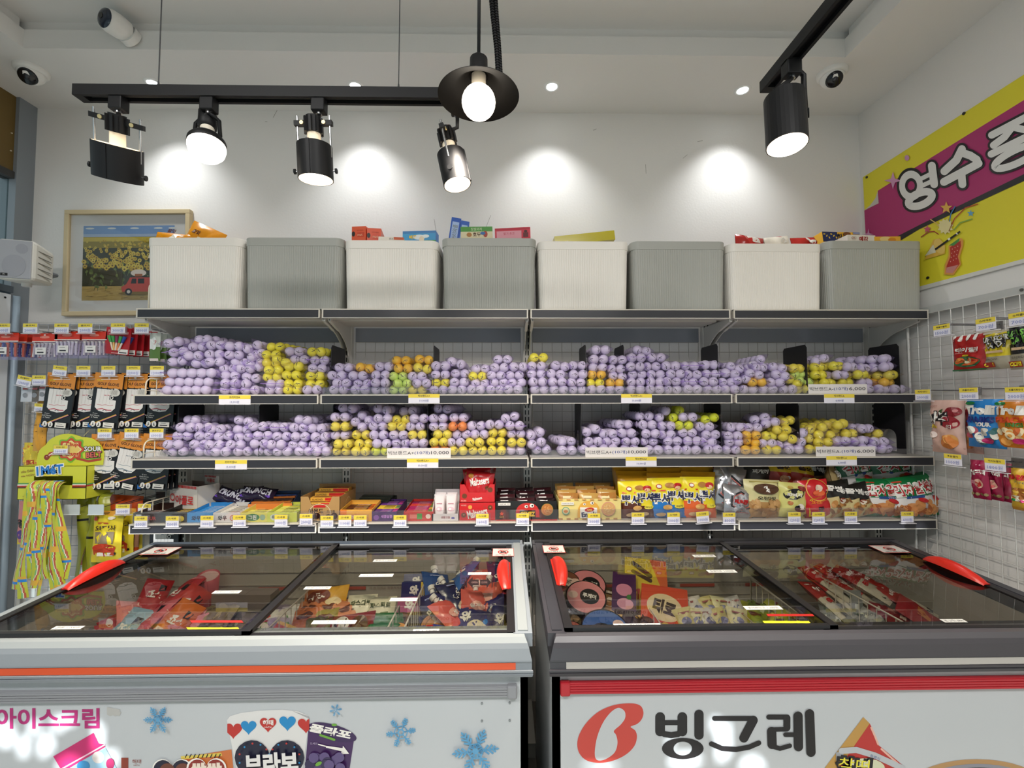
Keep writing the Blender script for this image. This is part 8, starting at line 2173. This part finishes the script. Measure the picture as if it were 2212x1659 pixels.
# right freezer, left end
two = lambda c: [a_ell(.012, 0, .034, .033, DK, 20), a_text('투게더', .012, .002, .018, WHT, w=.046, off=.04, rot=-.3), a_ell(-.045, .01, .018, .016, mat('#e2c0b4', .4), 14)]
tub(1269, 1262, .070, .10, '#d8868c', '#241a1a', two(0), 'round ice cream tub with pink lid, farther of two', .45, 0, 0)
tub(1266, 1289, .072, .10, '#dc8a8e', '#241a1a', two(0), 'round ice cream tub with pink lid, nearer of two', .45, 0, -.03)
tub(1308, 1362, .078, .09, '#2f5aa0', '#1c2a4a', [a_ell(-.01, -.01, .038, .036, DK, 20), a_text('투게더', -.01, -.01, .022, WHT, w=.05, off=.04, rot=-.7), a_ell(.045, .02, .018, .016, mat('#e2c0b4', .4), 14)], 'round ice cream tub with blue lid at the front', .45, 0, -.06)
for px, py, lc, bc_, r, lab in ((1222, 1258, '#7a4a34', '#4a3024', .055, 'brown ice cream tub behind the red handle'), (1215, 1290, '#6a4a3c', '#5a3a2c', .055, 'brown ice cream tub with a pale label at the left wall'), (1233, 1372, '#c86a5c', '#8a3a2c', .052, 'coral lidded ice cream tub at the front left corner'), (1265, 1376, '#a8885a', '#7a5a34', .045, 'tan lidded ice cream tub at the front')):
    tub(px, py, r, .09, lc, bc_, [a_ell(0, 0, r * .6, r * .4, mat('#d8c8b8', .4), 16), a_text('호두마루', 0, 0, r * .35, DK, w=r * .9, off=.03)], lab, .5)
for i, (px, py, c) in enumerate(((1222, 1325, '#7a5a34'), (1262, 1320, '#c8563c'), (1275, 1345, '#d8703c'), (1312, 1318, '#8a6a44'), (1325, 1335, '#b0743c'), (1235, 1348, '#6a5a3a'), (1300, 1300, '#6a4a2c'))):
    ice_bag(px, py, .11, .13, c, lambda w, h: [a_ell(0, h * .55, w * .26, h * .1, mat('#e0b890', .4), 14), a_rect(-w * .3, h * .7, w * .3, h * .8, mat('#efe0d0', .4)), a_ell(w * .1, h * .25, w * .2, h * .1, mat('#5a3018', .4), 12)], 'orange brown ice cream pack between the tubs, %s from left' % NTH[i], -1.0, qi.uniform(-.3, .3), qi.uniform(-.4, .4), .045, i + 50, 'orange brown ice cream packs', .06)
ice_box(1348, 1284, .085, .19, .05, '#4a2256', lambda w, h: [a_ell(0, h * .6, w * .34, h * .14, mat('#d88aa8', .4), 16), a_ell(w * .05, h * .3, w * .34, h * .12, mat('#d898b0', .4), 16), a_ell(w * .2, h * .45, w * .1, h * .06, mat('#3a7a3a', .4), 10)], 'purple ice cream box left of the yellow box', -1.05, .05, -.25)
ice_box(1396, 1272, .155, .24, .06, '#d8bc34', lambda w, h: [a_poly([(w * .1, h), (w * .5, h), (w * .5, 0), (w * .3, 0), (w * .42, h * .4)], mat('#d8602c', .4)), a_text('제티스틱', 0, h * .38, h * .16, mat('#c8302c', .4), w=w * .62, off=.05, rot=-.15), a_line([(-w * .3, h * .9), (w * .1, h * .72)], w * .12, mat('#3a2018', .4)), a_line([(-w * .3, h * .76), (w * .1, h * .64)], w * .1, mat('#4a2a1c', .4)), a_line([(w * .22, h * .3), (w * .34, h * .12)], w * .14, mat('#5a3420', .4)), a_ell(w * .1, h * .18, w * .12, h * .07, mat('#e8dcc8', .4), 14)], 'yellow and orange ice cream box with chocolate sticks', -.85, .06, -.22, dY=.02)
ice_box(1436, 1340, .155, .25, .05, '#cf4526', lambda w, h: [a_ell(0, h * .68, w * .38, h * .2, mat('#e0c9a0', .4), 24, -.2), a_text('티코', 0, h * .68, h * .2, mat('#3a2418', .4), w=w * .46, off=.06, rot=-.2), a_line([(-w * .02, h * .4), (w * .22, h * .22)], w * .22, mat('#5a3018', .4)), a_ell(w * .02, h * .42, w * .1, h * .05, mat('#d8b04a', .4), 12), a_ell(w * .3, h * .14, w * .16, h * .08, mat('#e6dcd0', .4), 6)], 'red orange ice cream box with a cream oval', -.95, .05, -.30)
heap(1335, 1400, 1320, 1372, 7, [('#3a2420', '#8a6a4a', '#d8b06a'), ('#5a3a26', '#c89a5a', '#e0c080'), ('#7a2a3a', '#c88a9a', '#e0d0c0')], 'dark chocolate ice cream wrapper by the red orange box', 'chocolate wrappers in the right freezer')
for i in range(10):
    px, py = 1478 + 28 * (i % 5), 1318 + 26 * (i // 5)
    ice_bag(px + qi.uniform(-5, 5), py, .065, .09, ['#e0d8a8', '#dcd6ce', '#d8ca8a'][i % 3], lambda w, h: [a_ell(0, h * .5, w * .28, h * .14, mat('#8a8ab0', .4), 10), a_rect(-w * .3, h * .75, w * .3, h * .82, mat('#b06a6a', .4))], 'small pale ice cream pack in the square wire basket, %s' % NTH[i], -.7, qi.uniform(-.3, .3), qi.uniform(-.3, .3), .03, i, 'pale packs in the square basket')
gy = [('#b8b83a', '#d8d88a', '#7a2a4a'), ('#c0c048', '#e0dca0', '#8a3a2c'), ('#8aa03a', '#d0d890', '#5a2a2a'), ('#d0c860', '#8a2a3a', '#e0d8a0')]
heap(1592, 1700, 1308, 1362, 12, gy, 'yellow green ice cream wrapper under the notice strip of the right freezer', 'yellow green wrappers in the right freezer')
bw_ = lambda u, v: mat('#b0322e', .3) if v > .55 else mat('#d8cdb8', .3)
def bart(w, h): return [a_text('비비빅', 0, h * .74, h * .08, WHT, w=w * .6, off=.04), a_text('88', 0, h * .46, h * .09, RED, w=w * .4, off=.05), a_rect(-w * .45, h * .86, w * .1, h * .89, mat('#e6d0c8', .4)), a_rect(-w * .3, h * .1, w * .4, h * .2, DK)]
for i, (px, py, rz, ry) in enumerate(((1785, 1262, .6, .1), (1800, 1283, .5, .2), (1820, 1256, .6, .0), (1862, 1262, .65, -.1), (1900, 1272, .75, -.1), (1848, 1284, .6, .1), (1785, 1300, .4, .2), (1955, 1302, .8, -.2))):
    ice_bag(px, py, .07, .19, bw_, bart, 'red and cream ice cream bar in the pile at right, %s from left' % NTH[[0, 2, 3, 5, 6, 4, 1, 7][i]], -1.15, ry, rz, .025, i + 80, 'red and cream ice cream bars', dY=.02 * (i % 3))
heap(1800, 1905, 1300, 1360, 14, [('#8a8c8a', '#d0d0cc', '#5a6a5a'), ('#b5b5b0', '#6a6a6a', '#d8d8c0'), ('#9a9a94', '#e0e0d8', '#7a8a3a')], 'crumpled silver grey ice cream wrapper at the right', 'silver grey wrappers in the right freezer', flat=-1.0)
heap(1900, 2010, 1318, 1366, 9, [('#8a2a2c', '#c07a6c', '#d8c8b8'), ('#a8483c', '#d8a08a', '#e0d0c0'), ('#2a2a5a', '#8a8ac0', '#c8b04a')], 'dark red ice cream wrapper at the far right', 'dark red wrappers in the right freezer')
ice_bag(1985, 1330, .10, .13, '#a8282c', lambda w, h: [a_rect(-w * .2, h * .3, w * .3, h * .6, mat('#d8823c', .4))], 'bright red ice cream pack lying alone at the far right', -1.0, -.3, .7, .03, 99)
ice_bag(2118, 1352, .08, .10, '#8a2a34', lambda w, h: [a_rect(-w * .3, h * .4, w * .3, h * .6, mat('#b0747c', .4))], 'dark pink ice cream pack tip near the right lid corner', -.8, .5, .6, .03, 98)
